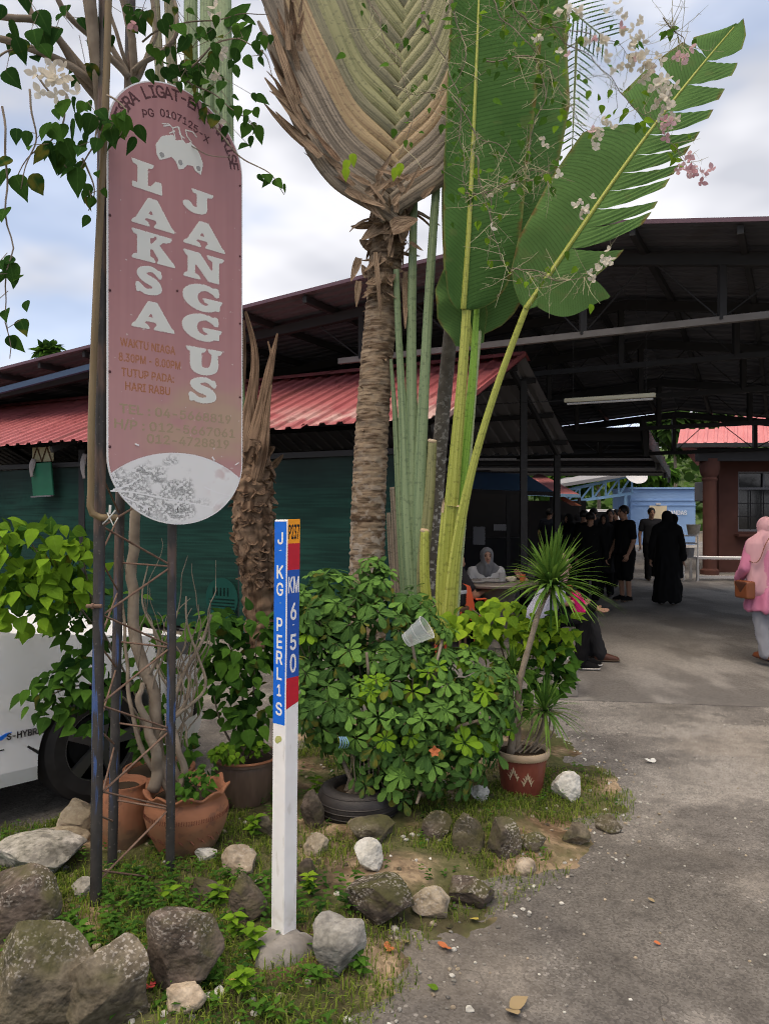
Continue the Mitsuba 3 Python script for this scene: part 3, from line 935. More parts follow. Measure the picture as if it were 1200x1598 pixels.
def rock(x0, y0, x1, y1, tint, seed, label, z=None, deep=.8, tall=.8, facets=9, sink=.25):
    zz = .05
    for _ in range(6):
        Yf = (EYE - zz) * 1200 / (y1 - 799)
        zz = bz(((x0 + x1) / 2 - 600) / 1200 * Yf, Yf)
    w = (x1 - x0) / 1200 * Yf
    hh = (y1 - y0) / 1200 * Yf * tall
    d = w * deep
    size = V(w * 1.02, d, hh * (1 + sink))
    c = V(((x0 + x1) / 2 - 600) / 1200 * (Yf + d * .3), Yf + d * .42, zz + hh - size[2] / 2)
    m = rock_mesh(size, seed, facets, tint)
    a = R_(-.3, .3)
    one('rock', label, 'rock', xf(m, rotz(a), c), 'm_rock', smooth=True)


rock(228, 1398, 348, 1556, 0, 1, 'big dark brown boulder standing in the weeds between mast and post', tall=.80, facets=15, deep=.6)
rock(90, 1478, 228, 1625, 3, 2, 'rounded grey boulder with mossy top at the bottom edge', z=.02, facets=8, tall=.88)
rock(-25, 1400, 142, 1640, 3, 3, 'largest mossy boulder in the bottom left corner', z=0.0, facets=8, tall=.72)
rock(-40, 1352, 92, 1478, 0, 4, 'mossy brown boulder behind the largest corner boulder', tall=.8)
rock(-30, 1312, 128, 1376, 5, 5, 'pebbly conglomerate boulder at the left edge beside the driveway', facets=5, tall=.8)
rock(87, 1242, 148, 1304, 4, 6, 'pale tan stone left of the mast by the driveway')
rock(48, 1292, 136, 1328, 4, 7, 'low flat tan stone in front of the pale one by the driveway', tall=.6)
rock(486, 1436, 572, 1532, 1, 8, 'light grey granite block right of the post foot', tall=.85, facets=14)
rock(551, 1313, 597, 1364, 2, 9, 'small white stone above the brown slab', tall=.9, facets=12)
rock(536, 1370, 645, 1452, 0, 10, 'broad dark brown slab of rock in the grass', tall=.8, facets=10)
rock(470, 1296, 512, 1338, 4, 11, 'small tan rounded stone right behind the post')
rock(543, 1276, 620, 1320, 3, 12, 'dark mossy kerb block under the tyre planter', tall=.8, facets=14)
rock(356, 1366, 417, 1444, 0, 13, 'pointed brown rock just left of the post', tall=.95, facets=12)
rock(342, 1322, 400, 1370, 4, 14, 'tan rock behind the pointed brown rock', tall=.8)
rock(292, 1368, 352, 1408, 0, 15, 'low dark brown rock behind the big dark boulder', tall=.7)
rock(462, 1334, 494, 1384, 0, 17, 'narrow brown rock tucked right of the post shaft')
rock(706, 1252, 757, 1334, 3, 18, 'upright dark brown rock below the bush', tall=.7)
rock(763, 1268, 814, 1342, 0, 19, 'brown angular rock leaning left of the mossy one', facets=12, tall=.8)
rock(812, 1286, 852, 1332, 3, 20, 'mossy greyish rock below the red pot', tall=.6)
rock(878, 1278, 922, 1322, 3, 21, 'dark brown rock in the grass tip of the bed', tall=.7)
rock(930, 1262, 972, 1304, 3, 22, 'dark mossy rock at the far right tip of the bed', tall=.6)
rock(861, 1203, 906, 1254, 2, 23, 'white angular stone right of the red pot', tall=.9, facets=14)
rock(734, 1222, 765, 1254, 2, 24, 'small white stone under the bush left of the red pot', tall=.8)
rock(803, 1334, 838, 1368, 4, 25, 'pale tan stone at the edge of the pavement', tall=.7)
rock(640, 1366, 704, 1436, 4, 26, 'sandy brown rock right of the broad dark slab', tall=.6)
rock(698, 1352, 772, 1420, 0, 27, 'flat brown rock sunk in the bare soil', tall=.55)
rock(258, 1528, 322, 1586, 4, 28, 'half buried tan stone below the big dark boulder', z=.02, tall=.6)
rock(304, 1322, 338, 1346, 2, 29, 'small whitish stone beside the scalloped pot', tall=.8)
rock(468, 1222, 506, 1296, 0, 30, 'dark upright rock left of the tyre planter')
rock(396, 1262, 432, 1312, 3, 31, 'mossy stone under the brown glazed pot')
rock(106, 1366, 146, 1404, 1, 32, 'small grey stone at the foot of the mast', tall=.7)
rock(655, 1262, 706, 1312, 0, 33, 'brown rock in the shade under the bush')

# ================================================================ POTS
Pz = lambda x, y: bz(x, y)


def ground_at(x, y1):
    z = .06
    for _ in range(6):
        Y = (EYE - z) * 1200 / (y1 - 799)
        X = (x - 600) / 1200 * Y
        z = bz(X, Y + .08)
    return X, Y, z


X, Y, z = ground_at(276, 1350)
pot1 = thing('scalloped_pot', 'bulging terracotta pot with a scalloped rim behind the right mast leg', 'pot')
PX1 = V(X, Y + .17, z - .02)
prof = [(.0, 0), (.105, 0), (.12, .01), (.150, .07), (.178, .13), (.192, .19), (.190, .225), (.176, .255), (.165, .268), (.172, .285), (.192, .300), (.190, .312), (.168, .300), (.155, .275), (.150, .25), (0, .245)]
sc = lambda a, pr: 1 + .05 * np.sin(a * 9)[None] * np.clip((pr[:, 1:] - .27) / .03, 0, 1) * (pr[:, :1] > .16)
m = lathe(prof, 90, PX1, sc)
zz = m[0][:, 2] - PX1[2]
aa = np.arctan2(m[0][:, 1] - PX1[1], m[0][:, 0] - PX1[0])
m[0][:, 2] += .014 * np.sin(aa * 9 + .6) * np.clip((zz - .27) / .03, 0, 1)
part(pot1, 'body', m, 'm_terracotta', smooth=True)
part(pot1, 'soil', lathe([(0, .262), (.156, .258)], 30, PX1), 'm_potsoil', smooth=True)
part(pot1, 'grooved_band', cat([tube([PX1 + V(.1925 * math.cos(t), .1925 * math.sin(t), .196), PX1 + V(.1925 * math.cos(t + .01), .1925 * math.sin(t + .01), .216)], .0014, 4) for t in np.linspace(0, 2 * np.pi, 110)[:-1]]), 'm_terracotta_dark')
for k in range(16):
    t = -2.6 + k * .14
    c = PX1 + V(.1735 * math.cos(t), .1735 * math.sin(t), .115 + .02 * (k % 2))
    part(pot1, 'leaf_mark', tube([c + V(-.012, 0, .012), c, c + V(.014, 0, -.014)], [.0015, .004, .0015], 6), 'm_terracotta_dark', smooth=True)

X, Y, z = ground_at(176, 1334)
pot2 = thing('tall_pot', 'plain orange terracotta jar behind the mast legs', 'pot')
PX2 = V(X, Y + .15, z - .02)
part(pot2, 'body', lathe([(0, 0), (.10, 0), (.112, .01), (.128, .10), (.130, .20), (.118, .262), (.106, .285), (.110, .30), (.100, .302), (.095, .28), (0, .27)], 48, PX2), 'm_terracotta', smooth=True)
part(pot2, 'soil', lathe([(0, .279), (.0945, .277)], 24, PX2), 'm_potsoil', smooth=True)

PX3 = V((247 - 600) / 1200 * 4.0, 4.02, .06)
pot3 = thing('wide_pot', 'wide terracotta pot half hidden behind the scalloped pot', 'pot')
part(pot3, 'body', lathe([(0, 0), (.115, 0), (.145, .10), (.165, .185), (.168, .19), (.182, .195), (.184, .225), (.170, .228), (.158, .20), (0, .19)], 48, PX3), 'm_terracotta', smooth=35)
part(pot3, 'soil', lathe([(0, .205), (.160, .203)], 24, PX3), 'm_potsoil', smooth=True)

PX4 = V((385 - 600) / 1200 * 4.2, 4.16, .05)
pot4 = thing('brown_pot', 'dark brown glazed pot with streaks left of the white post', 'pot')
part(pot4, 'body', lathe([(0, 0), (.115, 0), (.135, .02), (.155, .11), (.168, .20), (.165, .225), (.178, .232), (.180, .252), (.166, .256), (.155, .235), (0, .22)], 48, PX4), 'm_brown_glaze', smooth=35)
part(pot4, 'rim', tube([PX4 + V(.176 * math.cos(t), .176 * math.sin(t), .252) for t in np.linspace(0, 2 * np.pi, 49)], .008, 8, cap=False), 'm_terracotta', smooth=True)
part(pot4, 'soil', lathe([(0, .236), (.156, .234)], 24, PX4), 'm_potsoil', smooth=True)

PX5 = V((560 - 600) / 1200 * 4.02, 4.06, bz(-.13, 4.06) - .03)
pot5 = thing('tyre_planter', 'planter made of an old black tyre under the big bush', 'planter')
part(pot5, 'tyre', lathe([(.120, .015), (.165, .0), (.205, .03), (.222, .085), (.214, .135), (.188, .165), (.165, .175), (.140, .17), (.128, .15), (.13, .11), (.12, .06), (.12, .015)], 60, PX5), 'm_rubber', smooth=True)
part(pot5, 'tread_rib', cat([tube([PX5 + V(r * math.cos(t), r * math.sin(t), h) for t in np.linspace(0, 2 * np.pi, 61)], .004, 6, cap=False) for r, h in ((.218, .11), (.222, .085), (.217, .055), (.198, .155))]), 'm_rubber', smooth=True)
part(pot5, 'soil', lathe([(0, .14), (.131, .135)], 24, PX5), 'm_potsoil', smooth=True)

X, Y, z = ground_at(822, 1250)
PX6 = V(X, Y + .15, z - .015)
pot6 = thing('red_pot', 'red brown glazed pot with cream rim and leaf relief at the right of the bush', 'pot')
part(pot6, 'body', lathe([(0, 0), (.103, 0), (.112, .012), (.125, .11), (.140, .215), (.14, .22), (0, .2)], 48, PX6), 'm_red_glaze', smooth=35)
part(pot6, 'rim', lathe([(.1405, .213), (.150, .216), (.156, .232), (.154, .252), (.146, .258), (.136, .252), (.132, .236), (.131, .2)], 48, PX6), 'm_cream_glaze', smooth=True)
part(pot6, 'soil', lathe([(0, .238), (.133, .235)], 24, PX6), 'm_potsoil', smooth=True)
for cx, cz in ((-.35, .12), (.25, .09)):
    for k in range(7):
        t = -1.75 + cx + (k - 3) * .055
        zc = cz + .05 - abs(k - 3) * .014
        r = .113 + .13 * zc
        c = PX6 + V(r * math.cos(t), r * math.sin(t), zc)
        part(pot6, 'leaf_relief', tube([c + V(0, 0, -.018), c, c + V((k - 3) * .005, 0, .018)], [.0012, .0055, .0012], 6, flat=.5, side=V(-math.sin(t), math.cos(t), 0)), 'm_cream_glaze', smooth=True)
# ================================================================ THE RED ROOFED STALL


def ribbed(o, u, v, lu, lv, pitch=.20, h=.028, n=None, extra=0):
    """A ribbed metal sheet: from o along u (across the ribs, length lu) and v (down the ribs, length lv)."""
    u, v = unit(u), unit(v)
    n = unit(np.cross(u, v)) if n is None else unit(n)
    k = max(1, int(round(lu / pitch)))
    pu, ph = [], []
    for i in range(k):
        for a, b in ((.0, 0), (.52, 0), (.60, 1), (.86, 1), (.94, 0)):
            pu.append((i + a) * lu / k)
            ph.append(b * h)
    pu.append(lu)
    ph.append(0)
    pu, ph = np.array(pu), np.array(ph)
    top = np.asarray(o, float) + pu[:, None] * u + ph[:, None] * n
    v0 = np.vstack([top, top + v * lv])
    m = len(pu)
    i = np.arange(m - 1)
    f = np.stack([i, i + 1, i + 1 + m, i + m], 1)
    return arr((v0, f))


stall = thing('stall_building', 'low food stall with red ribbed metal roof and dark green shade netting', 'stall')
A0, A1 = -17.0, -3.18
BE, BR, BB, ZE, ZR = 7.37, 9.95, 12.5, 2.60, 3.70
sl = unit(NV * (BE - BR) + V(0, 0, ZE - ZR))
Lf = math.hypot(BE - BR, ZE - ZR)
wd = .92
a = A1
while a > A0:
    dz = R_(-.010, .010)
    part(stall, 'roof_sheet', ribbed(gr(a, BR, ZR + .0 + dz), -EV, sl, wd + .02, Lf + R_(-.05, .05), .23, .03, n=V(0, 0, 1)), 'm_red_roof')
    part(stall, 'rear_sheet', ribbed(gr(a, BR, ZR + dz), -EV, unit(NV * (BB - BR) + V(0, 0, ZE - ZR)), wd + .02, Lf, .23, .03, n=V(0, 0, 1)), 'm_soffit')
    part(stall, 'ridge_cap', cat([ribbed(gr(a, BR - .0, ZR + .075), -EV, unit(NV * (BE - BR) + V(0, 0, ZE - ZR)), wd, .24, wd, .0, n=V(0, 0, 1)), ribbed(gr(a, BR, ZR + .075), -EV, unit(NV * 2.55 + V(0, 0, ZE - ZR)), wd, .24, wd, .0, n=V(0, 0, 1))]), 'm_red_roof')
    a -= wd
part(stall, 'barge_board', cat([beam(gr(A1 - .01, BE, ZE + .03), gr(A1 - .01, BR, ZR + .04), .03, .05), ]), 'm_red_roof')
for b in (7.9, 8.7, 9.6, 10.4, 11.3, 12.1):
    zt = ZR - (ZR - ZE) * abs(b - BR) / (BR - BE) - .06
    part(stall, 'purlin', beam(gr(A0, b, zt), gr(A1 + .0, b, zt), .05, .07), 'm_steel_dark')
for a in (-3.4, -6.4, -9.4, -12.4, -15.4):
    part(stall, 'rafter', cat([beam(gr(a, BE + .1, ZE - .09), gr(a, BR, ZR - .11), .05, .08), beam(gr(a, BB - .1, ZE - .09), gr(a, BR, ZR - .11), .05, .08)]), 'm_steel_dark')
for a, b in ((-3.35, 10.4), (-6.4, 8.02), (-9.4, 8.02), (-12.4, 8.02), (-15.4, 8.02), (-6.4, 12.2), (-10.4, 12.2), (-3.4, 12.3)):
    part(stall, 'post', beam(gr(a, b, 0), gr(a, b, 3.45 if b == 10.4 else 2.55), .09, .09, (0, 1, 0)), 'm_steel_dark')
part(stall, 'eave_beam', beam(gr(A0, 7.95, 2.33), gr(-3.75, 7.95, 2.33), .05, .07), 'm_steel_dark')


def netfold(a0, a1, b, z0, z1, seed):
    def fn(u, v):
        A = a0 + (a1 - a0) * u
        w = .035 * np.sin(A * 2.1 + seed) * (1 - v) + .02 * np.sin(A * 7 + v * 3 + seed)
        p = EV * A[..., None] + NV * (b + w)[..., None]
        p[..., 2] = z0 + (z1 - z0) * v + .02 * np.sin(A * 1.3) * (v > .97)
        return p
    return sheet(fn, 90, 16)


for i, (a0, a1) in enumerate(((-17, -12.4), (-12.4, -9.4), (-9.4, -6.4), (-6.4, -3.72))):
    part(stall, 'net_panel', netfold(a0, a1, 8.0, .05, 2.30, i * 1.7), 'm_net', smooth=True)
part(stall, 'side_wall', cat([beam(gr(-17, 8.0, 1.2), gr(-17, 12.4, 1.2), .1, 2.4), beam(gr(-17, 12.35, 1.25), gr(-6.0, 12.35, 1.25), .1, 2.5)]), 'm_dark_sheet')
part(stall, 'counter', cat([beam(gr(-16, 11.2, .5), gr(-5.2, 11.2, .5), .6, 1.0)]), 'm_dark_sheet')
# the pale emblem showing through the net
o = onb(346, 934, 7.94)
ex = EV
disc = Point(0, 0).buffer(.27, 30)
stripes = unary_union([sbox(-.22, y, .22, y + .02) for y in np.arange(-.16, .0, .045)] + [sbox(x, .03, x + .03, .14) for x in np.arange(-.15, .15, .06)])
part(stall, 'net_emblem', prism(disc.difference(stripes), .003, o, EV, V(0, 0, 1)), 'm_net_print', label='faint round emblem on the green netting')
for x0, x1, y0, y1 in ((738, 757, 822, 850), (770, 790, 818, 828), (700, 716, 800, 832)):
    p, q = at(x0, y1, 11.0), at(x1, y0, 11.0)
    part(stall, 'notice', box((p + q) / 2, (q[0] - p[0], .01, q[2] - p[2]), rotz(-.49)), 'm_cloth_grey')
# things hung on the front at the left
wf = onb(67, 709, 7.86)
wk = thing('wicker_panel', 'small cream wicker panel with dark lattice below the red eave', 'panel')
part(wk, 'panel', box(wf, (.46, .02, .22), rotz(-.49)), 'm_wicker')
part(wk, 'lattice', cat([beam(wf - NV * .02 + EV * x + V(0, 0, -.11), wf - NV * .02 + EV * (x + s * .11) + V(0, 0, .11), .012, .014) for x in (-.22, 0, .22) for s in (-1, 1) if -.24 < x + s * .11 < .24]), 'm_wood')
gp = onb(66, 748, 7.82)
gb = thing('hanging_board', 'bright green plastic board hung on the dark netting', 'panel')
gR = np.stack([unit(EV + V(0, 0, .03)), unit(NV + V(0, 0, .1)), unit(np.cross(EV, NV) + NV * -.1)], 1)
part(gb, 'panel', box(gp, (.46, .03, .50), gR, .006), 'm_green_panel')
part(gb, 'edge_strip', box(gp - NV * .006 + V(0, 0, -.255), (.45, .05, .02), gR), 'm_cloth_grey')


def rag_mesh(p, L, w):
    n = 16
    z = np.linspace(0, -L, n)
    return tube(p + np.stack([.03 * np.sin(z * 9), .02 * np.cos(z * 7), z], 1), w * (1 + .35 * np.sin(np.linspace(0, 5, n))), 10, flat=.5, side=EV)


rp = onb(52, 716, 7.76)
one('hanging_rag', 'pinkish grey rag hanging in front of the green panel', 'rag', rag_mesh(rp, .27, .045), 'm_rag', smooth=True)
rp = onb(132, 708, 7.80)
one('hanging_rag', 'brown grey rag hanging under the eave beside the conduit', 'rag', rag_mesh(rp, .36, .04), 'm_rag', smooth=True)

# ================================================================ THE GREAT SHED
shed = thing('shed_roof', 'great dark steel shed roof on lattice trusses over the yard', 'roof')
AP, ZP, SLL, SLR = -2.145, 4.75, .077, .154
zroof = lambda a: ZP - (SLL * (AP - a) if a < AP else SLR * (a - AP))
B0, B1, B2, ZD = 8.36, 11.6, 17.1, 1.0
drop = lambda b: 0.0 if b < B1 else ZD * (b - B1) / (B2 - B1)
AL, AR = -19.6, 9.0  # unseen right stretch of the roof added to darken the floor


def roof_strip(b0, b1, left):
    a0, a1 = (AL, AP) if left else (AP, AR)
    o = gr(a1 if left else a0, b0, zroof(AP) - drop(b0))
    e = gr(a0 if left else a1, b0, zroof(a0 if left else a1) - drop(b0))
    u = gr(0, b1, -drop(b1)) - gr(0, b0, -drop(b0))
    return ribbed(o, u, e - o, np.linalg.norm(u) + .01, np.linalg.norm(e - o), .21, .032, n=V(0, 0, 1))


bs = list(np.arange(B0, B1 - .01, .85)) + list(np.linspace(B1, B2, 6))
for b0, b1 in zip(bs[:-1], bs[1:]):
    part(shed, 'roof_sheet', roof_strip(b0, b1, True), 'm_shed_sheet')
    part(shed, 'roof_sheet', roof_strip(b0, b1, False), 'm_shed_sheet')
for q0, q1 in ((AL, AP), (AP, AR)):
    part(shed, 'fascia', beam(gr(q0, B0 - .012, zroof(q0) + .018), gr(q1, B0 - .012, zroof(q1) + .018), .012, .045), 'm_rim_purple')
part(shed, 'ridge_cap', ribbed(gr(AP - .2, B0, ZP + .05), NV, EV, B1 - B0, .4, B1 - B0, 0, n=V(0, 0, 1)), 'm_shed_sheet')
for a in np.arange(-19.2, 8.9, 1.04):
    z = zroof(a) - .06
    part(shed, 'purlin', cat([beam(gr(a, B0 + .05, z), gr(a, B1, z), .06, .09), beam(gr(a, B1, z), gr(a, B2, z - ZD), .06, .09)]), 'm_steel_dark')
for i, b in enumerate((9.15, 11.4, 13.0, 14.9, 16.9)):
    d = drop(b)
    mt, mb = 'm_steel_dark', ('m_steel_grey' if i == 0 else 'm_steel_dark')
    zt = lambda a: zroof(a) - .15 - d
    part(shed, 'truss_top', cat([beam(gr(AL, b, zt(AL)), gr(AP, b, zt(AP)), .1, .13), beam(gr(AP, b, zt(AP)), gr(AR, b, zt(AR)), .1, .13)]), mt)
    zc = 3.72 - d * .9
    a0 = -11.0 if i == 0 else -12.0
    part(shed, 'truss_chord', beam(gr(-5.6, b, zc), gr(5.5, b, zc), .07, .075), mb, label='grey bottom chord of the front truss' if i == 0 else None)
    if i == 0:
        part(shed, 'blue_beam', beam(gr(-12.4, B0 + .15, 3.66), gr(-8.6, B0 + .15, 4.02), .07, .09), 'm_steel_blue')
    for k, a in enumerate(np.arange(-5.25, 5.5, 1.515)):
        part(shed, 'truss_post', beam(gr(a, b, zc), gr(a, b, zt(a)), .075, .075, (0, 1, 0)), mt if i else 'm_steel_dark')
        for s in (-1, 1):
            a2 = a + s * .69
            if a2 < 5.6:
                part(shed, 'truss_rod', tube([gr(a + s * .05, b, zc + .05), gr(a2, b, zt(a2) - .05)], .009, 5), mt, smooth=True)
for a, b in ((5.6, 9.15), (5.6, 13.0), (5.6, 16.9), (-19.0, 9.4), (-19.0, 15.2), (8.8, 9.15), (8.8, 16.9)):
    part(shed, 'column', beam(gr(a, b, 0), gr(a, b, zroof(a) - .15 - drop(b)), .14, .14, (0, 1, 0)), 'm_steel_dark')
# fluorescent fitting under the shed
lp, lq = at(881, 625, 10.2), at(1023, 616, 9.6)
lam = thing('tube_lamp', 'long unlit cream tube lamp hanging under the dark shed roof', 'lamp')
part(lam, 'casing', beam(lp, lq, .05, .055, bevel=.006), 'm_tube_lamp')
part(lam, 'tube', tube([lp + (lq - lp) * .03 + V(0, -.01, -.05), lp + (lq - lp) * .97 + V(0, -.01, -.05)], .014, 10), 'm_cloth_white', smooth=True)
part(lam, 'hanger', cat([tube([lp + (lq - lp) * t, lp + (lq - lp) * t + V(0, 0, 1.5)], .004, 5) for t in (.1, .9)] + [tube([lp, lp + V(-2.2, .9, .02)], .006, 5)]), 'm_steel_dark')

# ---------------------------------------------------------------- the low dark roofs behind
low = thing('low_shed', 'low dark flat shed behind the great roof with rows of purlins', 'roof')
q = [V(-9, 15.0, 3.26), V(5.1, 15.0, 3.26), V(12.4, 33.5, 3.45), V(-8, 33.5, 3.45)]


def quad(q, nu, nv):
    return sheet(lambda u, v: ((1 - u) * (1 - v))[..., None] * q[0] + (u * (1 - v))[..., None] * q[1] + (u * v)[..., None] * q[2] + ((1 - u) * v)[..., None] * q[3], nu, nv)


for k in range(9):
    t0, t1 = k / 9, (k + 1) / 9 - (.012 if k % 3 else .05)
    L = lambda t: q[0] + (q[3] - q[0]) * t
    Rr = lambda t: q[1] + (q[2] - q[1]) * t
    part(low, 'roof_sheet', quad([L(t0), Rr(t0), Rr(t1), L(t1)], 1, 1), 'm_dark_sheet')
for k in range(17):
    t = k / 16
    p0, p1 = q[0] + (q[3] - q[0]) * t - V(0, 0, .12), q[1] + (q[2] - q[1]) * t - V(0, 0, .12)
    part(low, 'purlin', beam(p0, p1, .07, .11 if k % 4 else .26), 'm_steel_dark')
for k in range(4):
    p = q[1] + (q[2] - q[1]) * (k / 3)
    part(low, 'fascia', beam(p + V(0, 0, .2) - V(.1, .1, 0), p - V(0, 0, .55), .1, .1, (0, 1, 0)), 'm_steel_dark')
part(low, 'edge_beam', beam(q[1] - V(0, 0, .2), q[2] - V(0, 0, .2), .12, .34), 'm_steel_dark')
for x, y in ((-3, 26.0), (-2, 33.2), (4.7, 33.2), (1.2, 30.0)):
    part(low, 'post', beam(V(x, y, 0), V(x, y, 3.45), .11, .11, (0, 1, 0)), 'm_steel_dark')

# ---------------------------------------------------------------- the pink house at the right
house = thing('pink_house', 'salmon pink house with ribbed pink roof, white window frames and round corner column', 'house')
HX, HY = 8.55, 19.8
he, hn = unit(V(1, -.06, 0)), unit(V(.42, .91, 0))
hp = lambda a, b, z=0: V(HX, HY, z) + he * a + hn * b
part(house, 'wall', cat([beam(hp(.0, 1.0, 1.5), hp(.5, 1.0, 1.5), .2, 3.0), beam(hp(.5, 1.0, .55), hp(14, 1.0, .55), .2, 1.1), beam(hp(.5, 1.0, 2.85), hp(14, 1.0, 2.85), .2, .3), beam(hp(4.6, 1.0, 1.9), hp(14, 1.0, 1.9), .19, 1.7), beam(hp(.0, 1.0, 1.5), hp(.0, 9, 1.5), .2, 3.0), beam(hp(7, 1.3, 1.5), hp(12, 1.3, 1.5), .2, 3.0)]), 'm_pink_wall')
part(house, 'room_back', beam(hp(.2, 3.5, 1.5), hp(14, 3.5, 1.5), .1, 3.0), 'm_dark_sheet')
for wx in (.52, 1.88, 3.24):
    w = part(house, 'window', cat([beam(hp(wx, .93, 1.12), hp(wx, .93, 2.7), .06, .06, (0, 1, 0)), beam(hp(wx + 1.36, .93, 1.12), hp(wx + 1.36, .93, 2.7), .06, .06, (0, 1, 0)), beam(hp(wx + .68, .93, 2.25), hp(wx + .68, .93, 2.7), .05, .05, (0, 1, 0)),
                                   beam(hp(wx, .93, 2.69), hp(wx + 1.36, .93, 2.69), .06, .06), beam(hp(wx, .93, 2.25), hp(wx + 1.36, .93, 2.25), .05, .06), beam(hp(wx, .93, 1.13), hp(wx + 1.36, .93, 1.13), .06, .06)]), 'm_cloth_grey')
    part(w, 'pane', beam(hp(wx + .03, .99, 1.9), hp(wx + 1.33, .99, 1.9), .01, 1.5), 'm_glass_dark')
    part(w, 'grille', cat([beam(hp(wx + .68 * k / 2, .90, 1.15), hp(wx + .68 * k / 2, .90, 2.22), .02, .02, (0, 1, 0)) for k in (1, 2, 3)] + [beam(hp(wx, .90, z), hp(wx + 1.36, .90, z), .02, .02) for z in (1.5, 1.85)]), 'm_cloth_char')
part(house, 'column', lathe([(.23, 0), (.23, .12), (.17, .16), (.165, 2.4), (.2, 2.46), (.17, 2.52), (.22, 2.6), (.25, 2.75), (.25, 3.0)], 28, hp(-.18, .1)), 'm_pink_wall', smooth=35)
part(house, 'porch_beam', cat([beam(hp(-.5, .0, 3.08), hp(9, .0, 3.08), .25, .3), beam(hp(-.2, -.05, 3.0), hp(-.2, 9, 3.0), .2, .3)]), 'm_steel_dark')
part(house, 'porch_ceiling', quad([hp(-.5, -.3, 3.25), hp(9, -.3, 3.25), hp(9, 9, 3.25), hp(-.5, 9, 3.25)], 1, 1), 'm_dark_sheet')
e0 = hp(-.95, -.5, 3.30)
for k in range(10):
    a = -.95 + k * 1.0
    rise = min(2.8, 1.0 + k * 1.0)
    part(house, 'roof_sheet', ribbed(hp(a, -.5, 3.34), he, unit(hn * 4.4 + V(0, 0, 2.0) + he * (.0)), 1.0, min(4.8, .55 + 1.0 * (k + .6)), .25, .035, n=V(0, 0, 1)), 'm_pink_tile')
part(house, 'hip_sheet', quad([hp(-.95, -.5, 3.34), hp(4.2, 4.2, 5.4), hp(4.2, 5.0, 5.4), hp(-.95, 9.6, 3.34)], 1, 1), 'm_pink_tile')
part(house, 'gutter', beam(hp(-.95, -.55, 3.30), hp(9, -.55, 3.30), .12, .1), 'm_steel_dark')
part(house, 'ledge', cat([beam(hp(.5, .75, 1.0), hp(8, .75, 1.0), .3, .06)]), 'm_pink_wall')
ac = thing('wall_unit', 'grey box unit fixed high on the left side of the pink house', 'air conditioner')
part(ac, 'case', box(hp(-.35, 2.2, 2.2), (.35, .8, .55), None, .02), 'm_cloth_grey')
part(ac, 'bracket', cat([beam(hp(-.5, 2.0, 1.9), hp(-.05, 2.0, 1.9), .04, .04), beam(hp(-.5, 2.4, 1.9), hp(-.05, 2.4, 1.9), .04, .04)]), 'm_steel_dark')
tb = thing('white_table', 'long narrow white trestle table in front of the pink house', 'table')
TY = 18.2
p0, p1 = at(1083, 868, TY), at(1168, 869, TY - .15)
part(tb, 'top', beam(p0 + V(0, 0, -.03), p1 + V(0, 0, -.03), .5, .05), 'm_cloth_white')
for p in (p0, p1):
    for s in (-.2, .2):
        part(tb, 'leg', beam(V(p[0], p[1] + s, 0), V(p[0], p[1] + s, p[2] - .05), .05, .05, (0, 1, 0)), 'm_cloth_white')
part(tb, 'stretcher', beam(V(p0[0], p0[1] - .2, .10), V(p1[0], p1[1] - .2, .10), .04, .06), 'm_cloth_white')
sh = thing('white_rack', 'small white rack with pale tubs at the end of the white table', 'rack')
r0 = at(1066, 868, 17.8)
for z in (.62, .95, 1.12):
    part(sh, 'shelf', box(V(r0[0] + .12, 17.8, z - .05), (.34, .3, .025)), 'm_cloth_grey')
for x in (-.04, .28):
    part(sh, 'upright', beam(V(r0[0] + x, 17.66, .05), V(r0[0] + x, 17.66, 1.12), .025, .025, (0, 1, 0)), 'm_cloth_white')
one('plastic_tub', 'pale plastic tub on the lower shelf of the white rack', 'tub', lathe([(0, 0), (.1, 0), (.13, .2), (.12, .2), (.09, .02), (0, .02)], 18, V(r0[0] + .12, 17.78, .585)), 'm_cloth_grey', smooth=35)
one('plastic_tub', 'greenish grey tub standing on top of the white rack', 'tub', lathe([(0, 0), (.12, 0), (.16, .24), (.15, .24), (.11, .02), (0, .02)], 18, V(r0[0] + .26, 17.85, 1.09)), 'm_concrete_grey', smooth=35)

# ---------------------------------------------------------------- far buildings
blue = thing('blue_building', 'light blue toilet block with cream door and white lettering', 'building')
BY = 38.0
b0, b1 = at(984, 850, BY), at(1085, 850, BY)
part(blue, 'wall', box(V((b0[0] + b1[0]) / 2, BY + 1.5, 1.38), (b1[0] - b0[0], 3.0, 2.76)), 'm_blue_wall')
part(blue, 'ledge', cat([box(V((b0[0] + b1[0]) / 2, BY - .02, 2.2), (b1[0] - b0[0] + .06, .06, .05)), box(V((b0[0] + b1[0]) / 2, BY - .02, 1.95), (b1[0] - b0[0] + .06, .05, .03)), box(V((b0[0] + b1[0]) / 2, BY + 1.45, 2.8), (b1[0] - b0[0] + .2, 3.2, .08))]), 'm_blue_wall')
d0, d1 = at(1013, 850, BY), at(1040, 790, BY)
part(blue, 'door', box(V((d0[0] + d1[0]) / 2, BY - .03, .98), (d1[0] - d0[0], .05, 1.9)), 'm_cream_door')
part(blue, 'door_lamp', box(V((d0[0] + d1[0]) / 2, BY - .05, 2.02), (.2, .1, .08)), 'm_cloth_white')
tp = at(1056, 800, BY - .02)
part(blue, 'lettering', text('TANDAS', .20, tp - V(0, .02, 0), V(1, 0, 0), V(0, 0, 1), width=.98, depth=.01), 'm_white')

